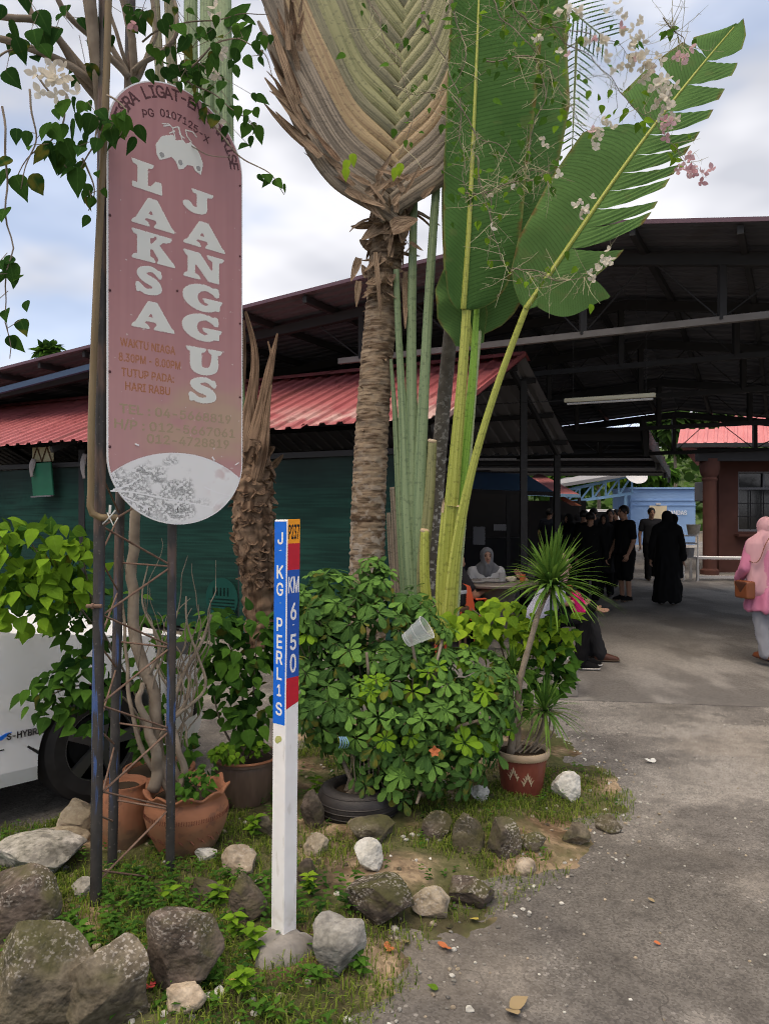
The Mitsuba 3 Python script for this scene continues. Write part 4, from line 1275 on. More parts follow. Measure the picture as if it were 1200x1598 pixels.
can = thing('blue_canopy', 'far canopy roof on a pale blue steel lattice truss', 'canopy')
CY_ = 37.0
c0, c1 = at(884, 784, CY_), at(986, 770, CY_)
t0, t1 = at(884, 765, CY_), at(986, 742, CY_)
part(can, 'chord', cat([beam(c0, c1, .12, .14), beam(t0, t1, .12, .14)]), 'm_pale_blue')
for k in range(6):
    u0, u1 = k / 5, (k + .5) / 5
    lo, hi = c0 + (c1 - c0) * u0, t0 + (t1 - t0) * u0
    part(can, 'web', cat([beam(lo, hi, .08, .08, (0, 1, 0))] + ([beam(lo, t0 + (t1 - t0) * (k + 1) / 5, .08, .08, (0, 1, 0))] if k < 5 else [])), 'm_pale_blue')
part(can, 'roof', cat([quad([t0 + V(-1, -.6, .12), t1 + V(.3, -.6, .12), t1 + V(.3, 9, .7), t0 + V(-1, 9, .7)], 1, 1), beam(t0 + V(-1, -.6, .12), t1 + V(.3, -.6, .12), .06, .16)]), 'm_soffit')
for x in (c0[0], 9.0, 11.6):
    part(can, 'post', beam(V(x, CY_, 0), V(x, CY_, c0[2] + (x - c0[0]) / (c1[0] - c0[0]) * (c1[2] - c0[2])), .12, .12, (0, 1, 0)), 'm_pale_blue')
one('satellite_dish', 'pale satellite dish on the roof above the blue canopy', 'satellite dish', xf(lathe([(0, 0), (.25, .03), (.5, .13), (.52, .14), (.25, .05), (0, .02)], 24), np.array([[1, 0, 0], [0, .6, -.8], [0, .8, .6]]), at(992, 744, 36)), 'm_cloth_white', smooth=True)

rs = thing('red_roof_kiosk', 'far kiosk with bright red roof left of the blue canopy', 'kiosk')
KY = 24.0
k0, k1 = at(815, 772, KY), at(888, 772, KY - 1.2)
part(rs, 'roof', quad([at(838, 739, KY + 2.4), at(846, 740, KY + 2.3), at(905, 772, KY - .6), at(800, 768, KY - .2)], 4, 4), 'm_pink_tile')
part(rs, 'gutter', beam(at(800, 770, KY - .2), at(906, 774, KY - .6), .1, .1), 'm_pale_blue')
part(rs, 'eave_roof', quad([at(872, 778, KY), at(880, 775, KY), at(908, 789, KY - .3), at(892, 789, KY - .4)], 1, 1), 'm_orange_tile')
for x in (860, 904):
    p = at(x, 774, KY)
    part(rs, 'post', beam(V(p[0], p[1], 0), p, .08, .08, (0, 1, 0)), 'm_steel_dark')
part(rs, 'wall', box(V(5.4, KY + 1.6, 1.0), (2.6, .1, 2.0)), 'm_dark_sheet')
aw = thing('blue_awning', 'faded blue awning roof over the far dining area', 'awning')
aY = 15.5
part(aw, 'sheet', quad([at(716, 736, aY + 1.6), at(820, 739, aY + 1.3), at(868, 770, aY - .3), at(700, 764, aY - .3)], 6, 4), 'm_blue_tarp', smooth=True)
part(aw, 'gutter', beam(at(700, 765, aY - .32), at(868, 771, aY - .32), .06, .08), 'm_steel_dark')
part(aw, 'top_rail', beam(at(700, 737, aY + 1.6), at(765, 735, aY + 1.6), .05, .05), 'm_steel_dark')
for x in (793, 866):
    p = at(x, 766, aY - .3)
    part(aw, 'post', beam(V(p[0], p[1], 0), p, .07, .07, (0, 1, 0)), 'm_steel_dark')
bw = thing('kitchen_block', 'dark walled kitchen block at the back of the dining area', 'building')
part(bw, 'wall', cat([beam(V(-4, 19.5, 1.3), V(3.4, 19.5, 1.3), .15, 2.6), beam(V(3.4, 19.5, 1.1), V(4.6, 25, 1.1), .15, 2.2)]), 'm_dark_sheet')
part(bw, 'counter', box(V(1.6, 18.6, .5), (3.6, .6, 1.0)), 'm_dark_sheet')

# the white pickup far away
pk = thing('white_pickup', 'white pickup seen from behind at the far end of the yard', 'pickup')
pc = at(942, 850, 36.0)
pc[2] = 0
body = m3.CrossSection([np.array([(-.85, .45), (.85, .45), (.87, .95), (.80, 1.05), (.66, 1.68), (.50, 1.76), (-.50, 1.76), (-.66, 1.68), (-.80, 1.05), (-.87, .95)])]).extrude(4.2)
bm = arr(body)
part(pk, 'body', xf((bm[0][:, [0, 2, 1]], bm[1]), None, pc), 'm_van_white', smooth=30)
part(pk, 'rear_window', prism(Polygon([(-.60, 1.12), (.60, 1.12), (.50, 1.62), (-.50, 1.62)]), .012, pc + V(0, .0, 0), V(1, 0, 0), V(0, 0, 1)), 'm_glass_dark')
for s in (-1, 1):
    part(pk, 'tail_lamp', box(pc + V(s * .74, -.01, .95), (.14, .04, .34)), 'm_tail_red')
    part(pk, 'wheel', xf(lathe([(0, -.1), (.32, -.1), (.33, 0), (.32, .1), (0, .1)], 20), np.array([[0, 0, 1.], [1, 0, 0], [0, 1, 0]]), pc + V(s * .7, .6, .33)), 'm_rubber')
part(pk, 'bumper', box(pc + V(0, -.06, .5), (1.6, .12, .16)), 'm_silver')

# ================================================================ THE WHITE VAN
VD = unit(V(.70, .714, 0))
VO = V(-1.93, 3.86, 0) + VD * .56            # below the hub of the front wheel, on the near flank
VNN = V(VD[1], -VD[0], 0)                    # outwards, to the camera
van = thing('white_van', 'white hybrid people carrier parked behind the plants at the left', 'van')
# local: x forward from the front hub, y outwards from the near flank, z up
VM = np.stack([VD, VNN, V(0, 0, 1)], 1)
vx = lambda m: xf((arr(m)[0], arr(m)[1]), VM, VO)
side = Polygon([(-3.75, .30), (-3.8, .9), (-3.72, 1.35), (-3.5, 1.78), (-3.0, 1.84), (-1.9, 1.84), (-1.25, 1.70), (-.50, 1.0), (.25, .90), (.74, .80), (.86, .62), (.84, .30), (.70, .22), (.45, .22), (-3.5, .22)]).buffer(.05).buffer(-.05)
side = side.difference(Point(0, .315).buffer(.375, 32)).difference(Point(-2.75, .315).buffer(.375, 32))
topv = Polygon([(-3.9, 0), (.35, 0), (.62, -.10), (.80, -.30), (.88, -.6), (.88, -1.09), (.80, -1.39), (.62, -1.59), (.35, -1.69), (-3.9, -1.69)]).buffer(-.05).buffer(.05)
front = Polygon([(0.0, .30), (-.03, .22), (-1.66, .22), (-1.69, .30), (-1.69, .62), (-1.66, .98), (-1.52, 1.70), (-1.4, 1.86), (-.29, 1.86), (-.17, 1.70), (-.03, .98), (0, .62)])


def ext(poly, h0, h1):
    return m3.CrossSection([np.array(poly.exterior.coords)[:-1]] + [np.array(i.coords)[:-1] for i in poly.interiors], m3.FillRule.EvenOdd).extrude(h1 - h0).translate((0, 0, h0))


def perm(man, order, sign=(1, 1, 1)):
    v, f = arr(man)
    v = v[:, order] * np.array(sign)
    if np.linalg.det(np.eye(3)[:, order] * np.array(sign)) < 0:
        f = f[:, ::-1]
    return m3.Manifold(m3.Mesh(v.astype(np.float32), f.astype(np.uint32)))


msid = ext(side, -.2, 1.9).rotate((90, 0, 0))
mtop = ext(topv, 0, 2)
mfro = ext(front, -5, 2).rotate((90, 0, 90))
vb = msid ^ mtop ^ mfro
big = vb.translate((0, .85, -.9)).scale((1.002, 1.004, 1.003)).translate((0, -.85, .9))
cut = lambda poly: ext(poly, -.7, .3).rotate((90, 0, 0))
wins = [Polygon([(-2.0, 1.0), (-2.0, 1.66), (-1.33, 1.60), (-.72, 1.0)]), Polygon([(-3.4, 1.08), (-3.3, 1.62), (-2.1, 1.66), (-2.1, 1.06)])]
part(van, 'body', vx(vb), 'm_van_white', smooth=24)
for w in wins:
    part(van, 'side_window', vx(big ^ ext(w, -.28, .3).rotate((90, 0, 0)) ^ ext(front, -5, 2).rotate((90, 0, 90)).translate((0, .01, 0))), 'm_glass_dark', smooth=24)
gap1 = Polygon([(-1.105, .42), (-1.095, .42), (-1.09, 1.04), (-1.10, 1.04)])
gaps = [Polygon([(-1.14, .30), (-1.03, .42), (-1.00, .62), (-1.01, 1.62), (-1.018, 1.62), (-1.008, .62), (-1.04, .425), (-1.15, .305)]), Polygon([(-3.4, .418), (-.54, .418), (-.54, .424), (-3.4, .424)]), Polygon([(-1.52, .3), (-1.51, .3), (-1.51, 1.62), (-1.52, 1.62)]),
        Polygon([(-.34, .24), (-.33, .24), (-.29, .40), (-.30, .40)]), Polygon([(-.32, .235), (-.30, .235), (-.345, .36), (-.42, .415), (-.43, .41), (-.36, .35)])]
for g in gaps:
    part(van, 'panel_gap', vx(big ^ cut(g)), 'm_gap')
part(van, 'head_lamp', vx(big ^ cut(Polygon([(.30, .80), (.34, .92), (.62, .93), (.84, .84), (.86, .74), (.6, .74)]))), 'm_lamp_lens', smooth=24)
part(van, 'fog_lamp', vx(big ^ cut(Polygon([(.60, .36), (.62, .46), (.80, .46), (.80, .36)]))), 'm_gap', smooth=24)
part(van, 'floor_pan', vx(m3.Manifold.cube((3.4, 1.3, .3)).translate((-3.1, -1.5, .28))), 'm_gap')
for x in (0, -2.75):
    wh = part(van, 'wheel', xf(xf(lathe([(.20, -.02), (.27, .0), (.312, -.02), (.322, -.05), (.322, -.19), (.30, -.21), (.2, -.2)], 48), np.array([[1., 0, 0], [0, 0, 1], [0, 1, 0]]), (x, -.05, .315)), VM, VO), 'm_rubber', smooth=40)
    spokes = [prism(unary_union([Point(0, 0).buffer(.055, 20), Point(0, 0).buffer(.225, 40).difference(Point(0, 0).buffer(.195, 40))] + [affinity.rotate(Polygon([(-.022, .03), (.022, .03), (.034, .21), (-.034, .21)]), k * 72 + 10, origin=(0, 0)) for k in range(5)]), .03, V(x, -.10, .315), V(-1, 0, 0), V(0, 0, 1))]
    part(wh, 'rim', vx(cat(spokes)), 'm_alloy')
    part(wh, 'brake_drum', vx(xf(lathe([(0, .0), (.15, 0), (.16, -.05), (.26, -.12)], 30), np.array([[1., 0, 0], [0, 0, 1], [0, 1, 0]]), (x, -.15, .315))), 'm_gap')
bo = V(-.99, .0, .60)
tx = text('S-HYBRID', .032, VO + VM @ V(-.435, .007, .485), VD, V(0, 0, 1), width=.19, depth=.004)
part(van, 'badge', tx, 'm_cloth_char')
part(van, 'badge_flash', prism(Polygon([(-.05, -.012), (.02, .016), (.05, .018), (.0, -.014)]), .004, VO + VM @ V(-.555, .006, .487), VD, V(0, 0, 1)), 'm_blue')
# ================================================================ LEAVES AND PLANTS
PROF = {
    'ovate': [(0, .02), (.10, .52), (.25, .92), (.40, 1.0), (.60, .80), (.80, .42), (1, .0)],
    'heart': [(-.06, .30), (.05, .80), (.22, 1.0), (.42, .92), (.64, .60), (.85, .22), (1, .0)],
    'obov': [(0, .05), (.15, .24), (.40, .66), (.65, 1.0), (.82, .92), (.95, .50), (1, .12)],
    'lance': [(0, .35), (.2, .9), (.5, 1.0), (.8, .62), (1, .02)],
    'bract': [(0, .10), (.15, .62), (.40, 1.0), (.65, .90), (.85, .5), (1, .04)]}


def leaf(o, d, nrm, L, W, kind='ovate', tint=8, fold=.18, bend=.25, wave=0.0):
    """One blade from o along d, facing nrm, bending down along its length."""
    d = unit(d)
    nrm = unit(np.asarray(nrm, float) - np.dot(nrm, d) * d + 1e-6)
    x = np.cross(d, nrm)
    pr = np.array(PROF[kind], float)
    k = len(pr)
    t, w = pr[:, 0], pr[:, 1] * W / 2
    mid = np.asarray(o, float) + np.outer(t * L, d) - np.outer(bend * L * np.clip(t, 0, 1) ** 2, nrm)
    up = fold * w + (wave * W * np.sin(t * 14) if wave else 0)
    lft = mid - w[:, None] * x + up[:, None] * nrm
    rgt = mid + w[:, None] * x + up[:, None] * nrm
    v = np.vstack([lft, mid, rgt])
    i = np.arange(k - 1)
    f = np.vstack([np.stack([i, i + k, i + k + 1, i + 1], 1), np.stack([i + k, i + 2 * k, i + 2 * k + 1, i + k + 1], 1)])
    uv = np.vstack([np.stack([np.full(k, tint + a), np.clip(t, 0, 1)], 1) for a in (.03, .5, .97)])
    return arr((v, f, uv))


def rdir():
    return unit(rng.normal(size=3))


def whorl(c, axis, R, n, tint, droop=.35):
    """A leaf of several finger leaflets round its stalk end (umbrella plant)."""
    axis = unit(axis)
    a = unit(np.cross(axis, rdir()))
    b = np.cross(axis, a)
    out = []
    ph = R_(0, 6.28)
    tilt = rdir() * .22
    for k in range(n):
        t = ph + 2 * math.pi * (k + R_(-.28, .28)) / n
        rad = a * math.cos(t) + b * math.sin(t)
        dd = droop + R_(-.28, .28)
        d = unit(rad * math.cos(dd) - axis * math.sin(dd) + tilt)
        L = R * R_(.68, 1.15)
        out.append(leaf(np.asarray(c) + rad * .010, d, axis + rad * .25 + rdir() * .22, L, L * R_(.44, .54), 'obov', max(0, min(15, tint + int(rng.integers(-1, 2)))), R_(.05, .28), R_(.05, .36)))
    return cat(out)


def in_clumps(clumps, n, shell=.72, front=True):
    """Points spread over ellipsoid clumps (x, y, rx, ry in bearings, distance, depth): (point, outward)."""
    w = np.array([c[2] * c[3] for c in clumps], float)
    pts = []
    while len(pts) < n:
        c = clumps[rng.choice(len(clumps), p=w / w.sum())]
        cx, cy, rx, ry, Y = c[:5]
        ctr = at(cx, cy, Y)
        s = V(rx / 1200 * Y, c[5] if len(c) > 5 else rx / 1200 * Y, ry / 1200 * Y)
        q = rdir()
        if front and q[1] > .35:
            continue
        r = shell + (1 - shell) * rng.random() ** .5
        p = ctr + q * s * r
        pts.append((p, unit(q / s)))
    return pts


# ---------------------------------------------------------------- the big umbrella plant in the tyre
bush = thing('umbrella_bush', 'large glossy umbrella plant bush with finger leaves in the tyre planter', 'bush', )
CL = [(590, 1010, 120, 85, 4.30, .36), (515, 955, 62, 68, 4.30, .3), (630, 1100, 170, 100, 4.20, .42), (605, 1180, 62, 62, 4.08, .26), (728, 1085, 86, 78, 4.25, .38),
      (682, 1168, 98, 60, 4.15, .32), (580, 915, 42, 36, 4.4, .22), (485, 1065, 50, 85, 4.15, .28), (470, 960, 38, 52, 4.3, .2), (612, 1222, 40, 34, 4.0, .15), (775, 1085, 34, 50, 4.3, .22), (640, 950, 40, 38, 4.45, .2), (580, 888, 22, 20, 4.42, .1), (508, 912, 28, 20, 4.36, .1), (470, 985, 26, 60, 4.25, .12), (545, 925, 24, 20, 4.4, .1)]
stem_end = [at(x, y, Y) for x, y, Y in ((585, 905, 4.42), (515, 940, 4.4), (640, 1000, 4.4), (700, 1080, 4.35), (760, 1090, 4.35), (480, 1060, 4.3), (580, 1120, 4.2), (660, 1150, 4.2), (730, 1160, 4.2), (540, 1150, 4.15), (800, 1110, 4.4))]
for e in stem_end:
    b = PX5 + V(R_(-.09, .09), R_(-.08, .08), .13)
    mid = (b + e) / 2 + V(R_(-.06, .06), R_(-.02, .08), R_(-.04, .06))
    part(bush, 'stem', tube(spline([b, mid, e], 12), np.linspace(.014, .007, 12), 7), 'm_twig', smooth=True)
pts = in_clumps(CL, 298, .84)
pts.sort(key=lambda q: q[0][1])
LIMES = [(530, 985), (470, 1000), (690, 1050), (760, 1080), (620, 1150), (560, 1040), (600, 1090), (655, 1090), (580, 1075), (650, 1060), (725, 1165), (770, 1150), (800, 1160), (600, 1040), (830, 1110)]
for i, (p, q) in enumerate(pts):
    s_ = 600 + p[0] / p[1] * 1200, 799 + (EYE - p[2]) / p[1] * 1200
    young = min(abs(s_[0] - a) + abs(s_[1] - b) for a, b in LIMES) < 24 and q[1] < -.2
    ax = unit(q * V(1, .9, .8) + V(R_(-.3, .3), -.18, .85))
    tint = int(np.clip(-4 + 17 * meshkit.noise(p * 7.0 + 3.0) + R_(-2.5, 2.5), 2, 14)) if not young else 12
    if rng.random() < .03:
        tint = 1
    c = whorl(p, ax, R_(.052, .098) * (.85 if young else 1.0), int(rng.integers(6, 10)), tint, R_(.12, .55) if not young else R_(-.2, .1))
    part(bush, 'leaf', c, 'm_heart' if young else 'm_schef', smooth=True)
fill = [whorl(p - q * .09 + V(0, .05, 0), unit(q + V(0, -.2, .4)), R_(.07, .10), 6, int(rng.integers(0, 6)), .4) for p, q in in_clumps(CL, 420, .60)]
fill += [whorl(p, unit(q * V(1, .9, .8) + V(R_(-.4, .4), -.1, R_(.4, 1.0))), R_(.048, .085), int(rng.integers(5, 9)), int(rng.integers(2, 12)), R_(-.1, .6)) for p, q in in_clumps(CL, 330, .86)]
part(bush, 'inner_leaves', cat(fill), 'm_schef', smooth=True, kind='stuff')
stk = []
for p, q in pts[::2]:
    stk.append(tube(spline([p, p - q * .05 - V(0, 0, .03), p - q * .12 - V(0, -.03, .09)], 5), .0028, 4, cap=False))
part(bush, 'leaf_stalks', cat(stk), 'm_twig', smooth=True, kind='stuff')
for a, b in (((650, 1045, 4.0), (640, 990, 3.98)), ((575, 1050, 3.98), (572, 1018, 3.98)), ((715, 1135, 3.9), (765, 1120, 3.92)), ((690, 1000, 4.2), (675, 1060, 4.0)), ((625, 1050, 4.02), (628, 1020, 4.0)), ((750, 1122, 3.88), (748, 1112, 3.86)), ((655, 1240, 3.9), (650, 1255, 3.86))):
    p, q = at(*a), at(*b)
    part(bush, 'bare_branch', tube(spline([p + V(0, .1, -.05), p, q], 8), np.linspace(.010, .0075, 8), 7), 'm_twig', smooth=True)
# the roots hanging over the planter
for k in range(9):
    x = 545 + k * 6
    part(bush, 'root', tube(spline([at(x, 1150 + R_(0, 20), 4.02), at(x + R_(-6, 6), 1190, 3.95), at(x + R_(-8, 8), 1232, 3.98)], 8), .0028, 5), 'm_twig', smooth=True)

# the clear cup on a branch
cup = thing('plastic_cup', 'upturned clear plastic cup stuck on a branch of the big bush', 'cup')
cc, cd = at(640, 985, 3.95), unit(at(690, 965, 3.9) - at(632, 1003, 3.95))
cx_ = unit(np.cross(cd, (0, 0, 1)))
CM = np.stack([cx_, np.cross(cd, cx_), cd], 1)
co = at(634, 1000, 3.95)
part(cup, 'wall', xf(lathe([(.036, 0), (.062, .125), (.064, .130)], 36), CM, co), 'm_cup', smooth=True)
part(cup, 'base', xf(lathe([(0, .001), (.036, .0)], 36), CM, co), 'm_cup', smooth=True)
part(cup, 'rim', xf(tube([V(.063 * math.cos(t), .063 * math.sin(t), .130) for t in np.linspace(0, 2 * np.pi, 37)], .0022, 6, cap=False), CM, co), 'm_cloth_white', smooth=True)
part(cup, 'ridge', xf(cat([tube([V(r * math.cos(t), r * math.sin(t), h) for t in np.linspace(0, 2 * np.pi, 37)], .0012, 5, cap=False) for r, h in ((.0365, .0), (.040, .018), (.052, .07))]), CM, co), 'm_cloth_white', smooth=True)

# small coloured things caught in the bush
one('ribbon_scrap', 'pale blue scrap of ribbon hanging in the big bush', 'ribbon', cat([tube(spline([at(530 + k * 3, 1150, 3.78), at(532 + k * 4, 1158 + k, 3.77), at(529 + k * 4, 1168, 3.78)], 7), .004, 5, flat=.3) for k in range(4)]), 'm_pale_blue', smooth=True)
fl = at(678, 1172, 3.75)
one('fallen_flower', 'orange fallen flower resting among the leaves of the big bush', 'flower', cat([leaf(fl, unit(V(math.cos(t), -.6, math.sin(t))), V(0, -1, .3), .03, .022, 'bract', 3) for t in (0.3, 1.6, 2.9, 4.2, 5.4)]), 'm_petal_orange', smooth=True)


# ---------------------------------------------------------------- leafy shrubs with heart leaves
def shrub(t, clumps, n, size, mat, tints, name='leaf', shell=.72, kind='heart', inner=140, out=.6, hang=.45):
    for p, q in in_clumps(clumps, n, shell):
        h = unit(V(q[0], q[1] - .2, 0) + V(R_(-.5, .5), R_(-.4, .3), 0))
        d = unit(h * R_(.3, 1.0) + V(0, 0, R_(-1.0, .25)))
        nr = unit(V(0, 0, 1) * R_(.3, 1) + q * out + V(0, -.55, 0) + rdir() * .3)
        L = size * R_(.65, 1.2)
        part(t, name, leaf(p, d, nr, L, L * R_(.66, .86), kind, int(rng.integers(*tints)), R_(.05, .3), R_(.05, .35)), mat, smooth=True)
    if inner:
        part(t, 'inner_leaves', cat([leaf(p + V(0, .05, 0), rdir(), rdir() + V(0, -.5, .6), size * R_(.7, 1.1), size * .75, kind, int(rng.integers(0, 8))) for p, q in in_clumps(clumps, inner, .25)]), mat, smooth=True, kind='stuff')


def twigs(t, paths, r0, r1, mat='m_twig', name='branch', n=12):
    for pth in paths:
        pts = spline([at(*q) for q in pth], n)
        part(t, name, tube(pts, np.linspace(r0, r1, n), 7), mat, smooth=True)


sh1 = thing('vine_shrub', 'lime green heart leaved shrub at the left edge in front of the van', 'shrub')
twigs(sh1, [[(250, 1200, 4.0), (190, 1040, 3.95), (110, 930, 3.75), (50, 850, 3.6)], [(245, 1190, 4.0), (180, 1080, 3.9), (120, 1070, 3.75), (70, 1090, 3.6)], [(190, 1040, 3.95), (150, 960, 3.8), (130, 870, 3.7)], [(180, 1080, 3.9), (150, 1110, 3.8), (165, 1150, 3.75)]], .007, .003)
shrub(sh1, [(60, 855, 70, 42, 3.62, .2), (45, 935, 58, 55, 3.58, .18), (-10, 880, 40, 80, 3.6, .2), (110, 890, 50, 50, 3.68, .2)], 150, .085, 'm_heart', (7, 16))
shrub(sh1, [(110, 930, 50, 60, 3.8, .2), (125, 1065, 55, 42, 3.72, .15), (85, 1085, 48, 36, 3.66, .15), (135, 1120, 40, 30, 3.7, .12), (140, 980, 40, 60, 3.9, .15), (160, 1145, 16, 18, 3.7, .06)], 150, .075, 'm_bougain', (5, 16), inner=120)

sh2 = thing('pot_shrub', 'dark green leafy shrub growing in the brown glazed pot', 'shrub')
twigs(sh2, [[(385, 1185, 4.16), (380, 1100, 4.2), (360, 1010, 4.2), (340, 970, 4.2)], [(385, 1185, 4.18), (395, 1090, 4.2), (400, 1000, 4.2)], [(380, 1185, 4.15), (350, 1140, 4.15), (330, 1060, 4.15)]], .008, .003)
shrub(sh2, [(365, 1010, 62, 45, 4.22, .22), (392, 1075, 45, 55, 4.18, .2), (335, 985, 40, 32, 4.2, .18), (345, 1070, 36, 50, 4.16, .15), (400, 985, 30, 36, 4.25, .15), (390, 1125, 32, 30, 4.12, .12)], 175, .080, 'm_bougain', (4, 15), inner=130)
shrub(sh1, [(225, 1000, 46, 40, 3.85, .12), (285, 985, 44, 34, 3.9, .12), (250, 1060, 40, 30, 3.85, .1), (205, 945, 26, 30, 3.85, .1)], 70, .062, 'm_bougain', (4, 15), inner=0)
sh3 = thing('pot_weed', 'bright small leaved weed spilling over the rim of the brown pot', 'plant')
shrub(sh3, [(368, 1172, 34, 14, 4.02, .08), (345, 1175, 14, 12, 4.0, .05), (400, 1165, 14, 14, 4.05, .06)], 70, .042, 'm_heart', (4, 14), inner=30)
sh4 = thing('pot_weed', 'small leaved weeds spilling over the scalloped pot beside the right mast leg', 'plant')
shrub(sh4, [(305, 1222, 28, 18, 3.50, .08), (325, 1205, 14, 14, 3.5, .05), (290, 1240, 14, 8, 3.45, .05)], 60, .036, 'm_bougain', (7, 16), inner=30)
sh5 = thing('wide_pot_weed', 'yellow green weed growing in the wide terracotta pot', 'plant')
shrub(sh5, [(285, 1165, 22, 24, 4.0, .08), (240, 1130, 22, 30, 4.05, .1), (225, 1160, 16, 20, 4.0, .06)], 70, .055, 'm_bougain', (6, 16), inner=40)

# bright climbing plant behind the red pot
sh6 = thing('lime_shrub', 'bright lime green broad leaved shrub between the tall stalks and the bench', 'shrub')
twigs(sh6, [[(800, 1150, 4.75), (790, 1040, 4.8), (760, 970, 4.75), (735, 950, 4.7)], [(805, 1150, 4.75), (830, 1040, 4.75), (850, 980, 4.7), (885, 985, 4.65)], [(800, 1150, 4.75), (800, 1020, 4.8), (800, 950, 4.75)]], .008, .003)
shrub(sh6, [(775, 965, 55, 30, 4.72, .2), (840, 990, 50, 28, 4.68, .18), (725, 960, 30, 18, 4.72, .12), (875, 975, 22, 24, 4.62, .1), (800, 1010, 60, 30, 4.7, .2), (730, 1000, 30, 40, 4.7, .14)], 165, .085, 'm_lime', (3, 16), inner=60, hang=.3)
shrub(sh6, [(845, 1040, 46, 50, 4.62, .16), (800, 1075, 36, 40, 4.62, .15), (868, 1040, 26, 46, 4.7, .1)], 80, .075, 'm_bougain', (6, 16), inner=90)


# ---------------------------------------------------------------- dragon trees with strap leaves
def tuft(t, c, n, L, axis, spread=1.25, mat='m_spiky', width=.014, tints=(3, 15)):
    axis = unit(axis)
    a = unit(np.cross(axis, (0.3, 1, .1)))
    b = np.cross(axis, a)
    for k in range(n):
        th = (k + .5) / n * spread + R_(-.1, .1)
        ph = k * 2.39996 + R_(-.2, .2)
        d = unit(axis * math.cos(th) + (a * math.cos(ph) + b * math.sin(ph)) * math.sin(th))
        l = L * R_(.75, 1.1)
        s = unit(np.cross(d, (0, 0, 1)) + 1e-3)
        nr = np.cross(s, d)
        if nr[2] < 0:
            nr = -nr
        m = 6
        tt = np.linspace(0, 1, m)
        mid = np.asarray(c) + np.outer(tt * l, d) - np.outer(l * (.10 + .28 * th) * tt ** 2, (0, 0, 1))
        w = width * np.interp(tt, [0, .15, .6, 1], [.55, .9, .8, .05])
        v = np.vstack([mid - w[:, None] * s + .25 * w[:, None] * nr, mid, mid + w[:, None] * s + .25 * w[:, None] * nr])
        i = np.arange(m - 1)
        f = np.vstack([np.stack([i, i + m, i + m + 1, i + 1], 1), np.stack([i + m, i + 2 * m, i + 2 * m + 1, i + m + 1], 1)])
        tint = int(rng.integers(*tints))
        uv = np.vstack([np.stack([np.full(m, tint + q), tt], 1) for q in (.03, .5, .97)])
        part(t, 'leaf', arr((v, f, uv)), mat, smooth=True)


dt = thing('dragon_tree', 'slender dragon tree with spiky crown leaning from the red pot', 'dragon tree')
st = [PX6 + V(-.02, 0, .23), at(812, 1060, 4.4), at(828, 1000, 4.42), at(845, 945, 4.45), at(860, 915, 4.5)]
part(dt, 'stem', tube(spline(st, 30), np.linspace(.021, .014, 30) * (1 + .08 * np.sin(np.arange(30) * 2.1)), 10), 'm_twig', smooth=True)
tuft(dt, st[-1] + V(0, 0, -.0), 170, .40, V(.10, -.10, 1.0), 1.6, width=.0125, tints=(5, 16))
tuft(dt, st[-1] + V(0, 0, -.03), 26, .22, V(.0, -.2, .25), 2.2, width=.008, tints=(0, 6))
dt2 = thing('dragon_tree', 'short spiky dragon tree tufts low in the red pot', 'dragon tree')
st2 = [PX6 + V(.05, -.02, .23), at(852, 1110, 4.32), at(855, 1085, 4.3)]
part(dt2, 'stem', tube(spline(st2, 12), np.linspace(.012, .009, 12), 8), 'm_twig', smooth=True)
tuft(dt2, at(850, 1110, 4.30), 85, .25, V(.1, -.2, 1), 1.8, width=.007, tints=(2, 12))
tuft(dt2, at(800, 1045, 4.5), 40, .22, V(-.1, -.1, 1), 1.7, width=.007, tints=(3, 13))
for x in (828, 838, 846, 856, 864):
    part(dt2, 'stem', tube(spline([PX6 + V((x - 845) / 300, -.04, .24), at(x, 1140, 4.30), at(x + R_(-6, 6), 1105, 4.3)], 8), .005, 6), 'm_twig', smooth=True)
one('broken_branch', 'short broken pale branch standing in the red pot', 'branch', tube(spline([PX6 + V(-.07, -.03, .23), at(800, 1120, 4.28), at(797, 1095, 4.3)], 10), np.linspace(.022, .02, 10), 9), 'm_twig', smooth=True)


# ================================================================ THE PALMS
def ribbon(pth, rad, flat, tint, side, n=26, sides=14):
    p = spline([at(*q) for q in pth], n)
    r = np.interp(np.linspace(0, 1, n), np.linspace(0, 1, len(rad)), rad)
    fl = np.interp(np.linspace(0, 1, n), np.linspace(0, 1, len(flat)), flat) if not np.isscalar(flat) else flat
    return tube(p, r, sides, flat=fl, side=side, uoff=tint)


palm = thing('fan_palm', "tall traveller's palm with ringed trunk and great fan of overlapping leaf bases", 'palm')
TYp = 5.5
tp_ = [(574, 1010, TYp), (573, 880, TYp), (577, 740, TYp), (585, 600, TYp), (596, 470, TYp), (606, 370, TYp), (612, 330, TYp)]
n = 150
tc = spline([at(*q) for q in tp_], n)
tr = np.interp(np.linspace(0, 1, n), [0, .2, .5, .8, .92, 1], [.120, .118, .110, .104, .112, .125])
trunk = tube(tc, tr, 56)
v = trunk[0]
a = np.arctan2(v[:, 1] - TYp, v[:, 0] - np.interp(v[:, 2], tc[:, 2], tc[:, 0]))
ring = np.abs(np.sin(v[:, 2] * 62 + 1.4 * meshkit.noise(np.stack([np.cos(a) * 2, np.sin(a) * 2, v[:, 2] * 3], 1))))
rough = meshkit.fbm(np.stack([np.cos(a) * 5, np.sin(a) * 5, v[:, 2] * 40], 1), 4, 3) - .5
cxy = np.stack([np.interp(v[:, 2], tc[:, 2], tc[:, 0]), np.interp(v[:, 2], tc[:, 2], tc[:, 1])], 1)
v[:, :2] += unit(v[:, :2] - cxy)[:, :] * 0 + (v[:, :2] - cxy) / (np.linalg.norm(v[:, :2] - cxy, axis=1, keepdims=True) + 1e-9) * (ring * .012 + rough * .016)[:, None]
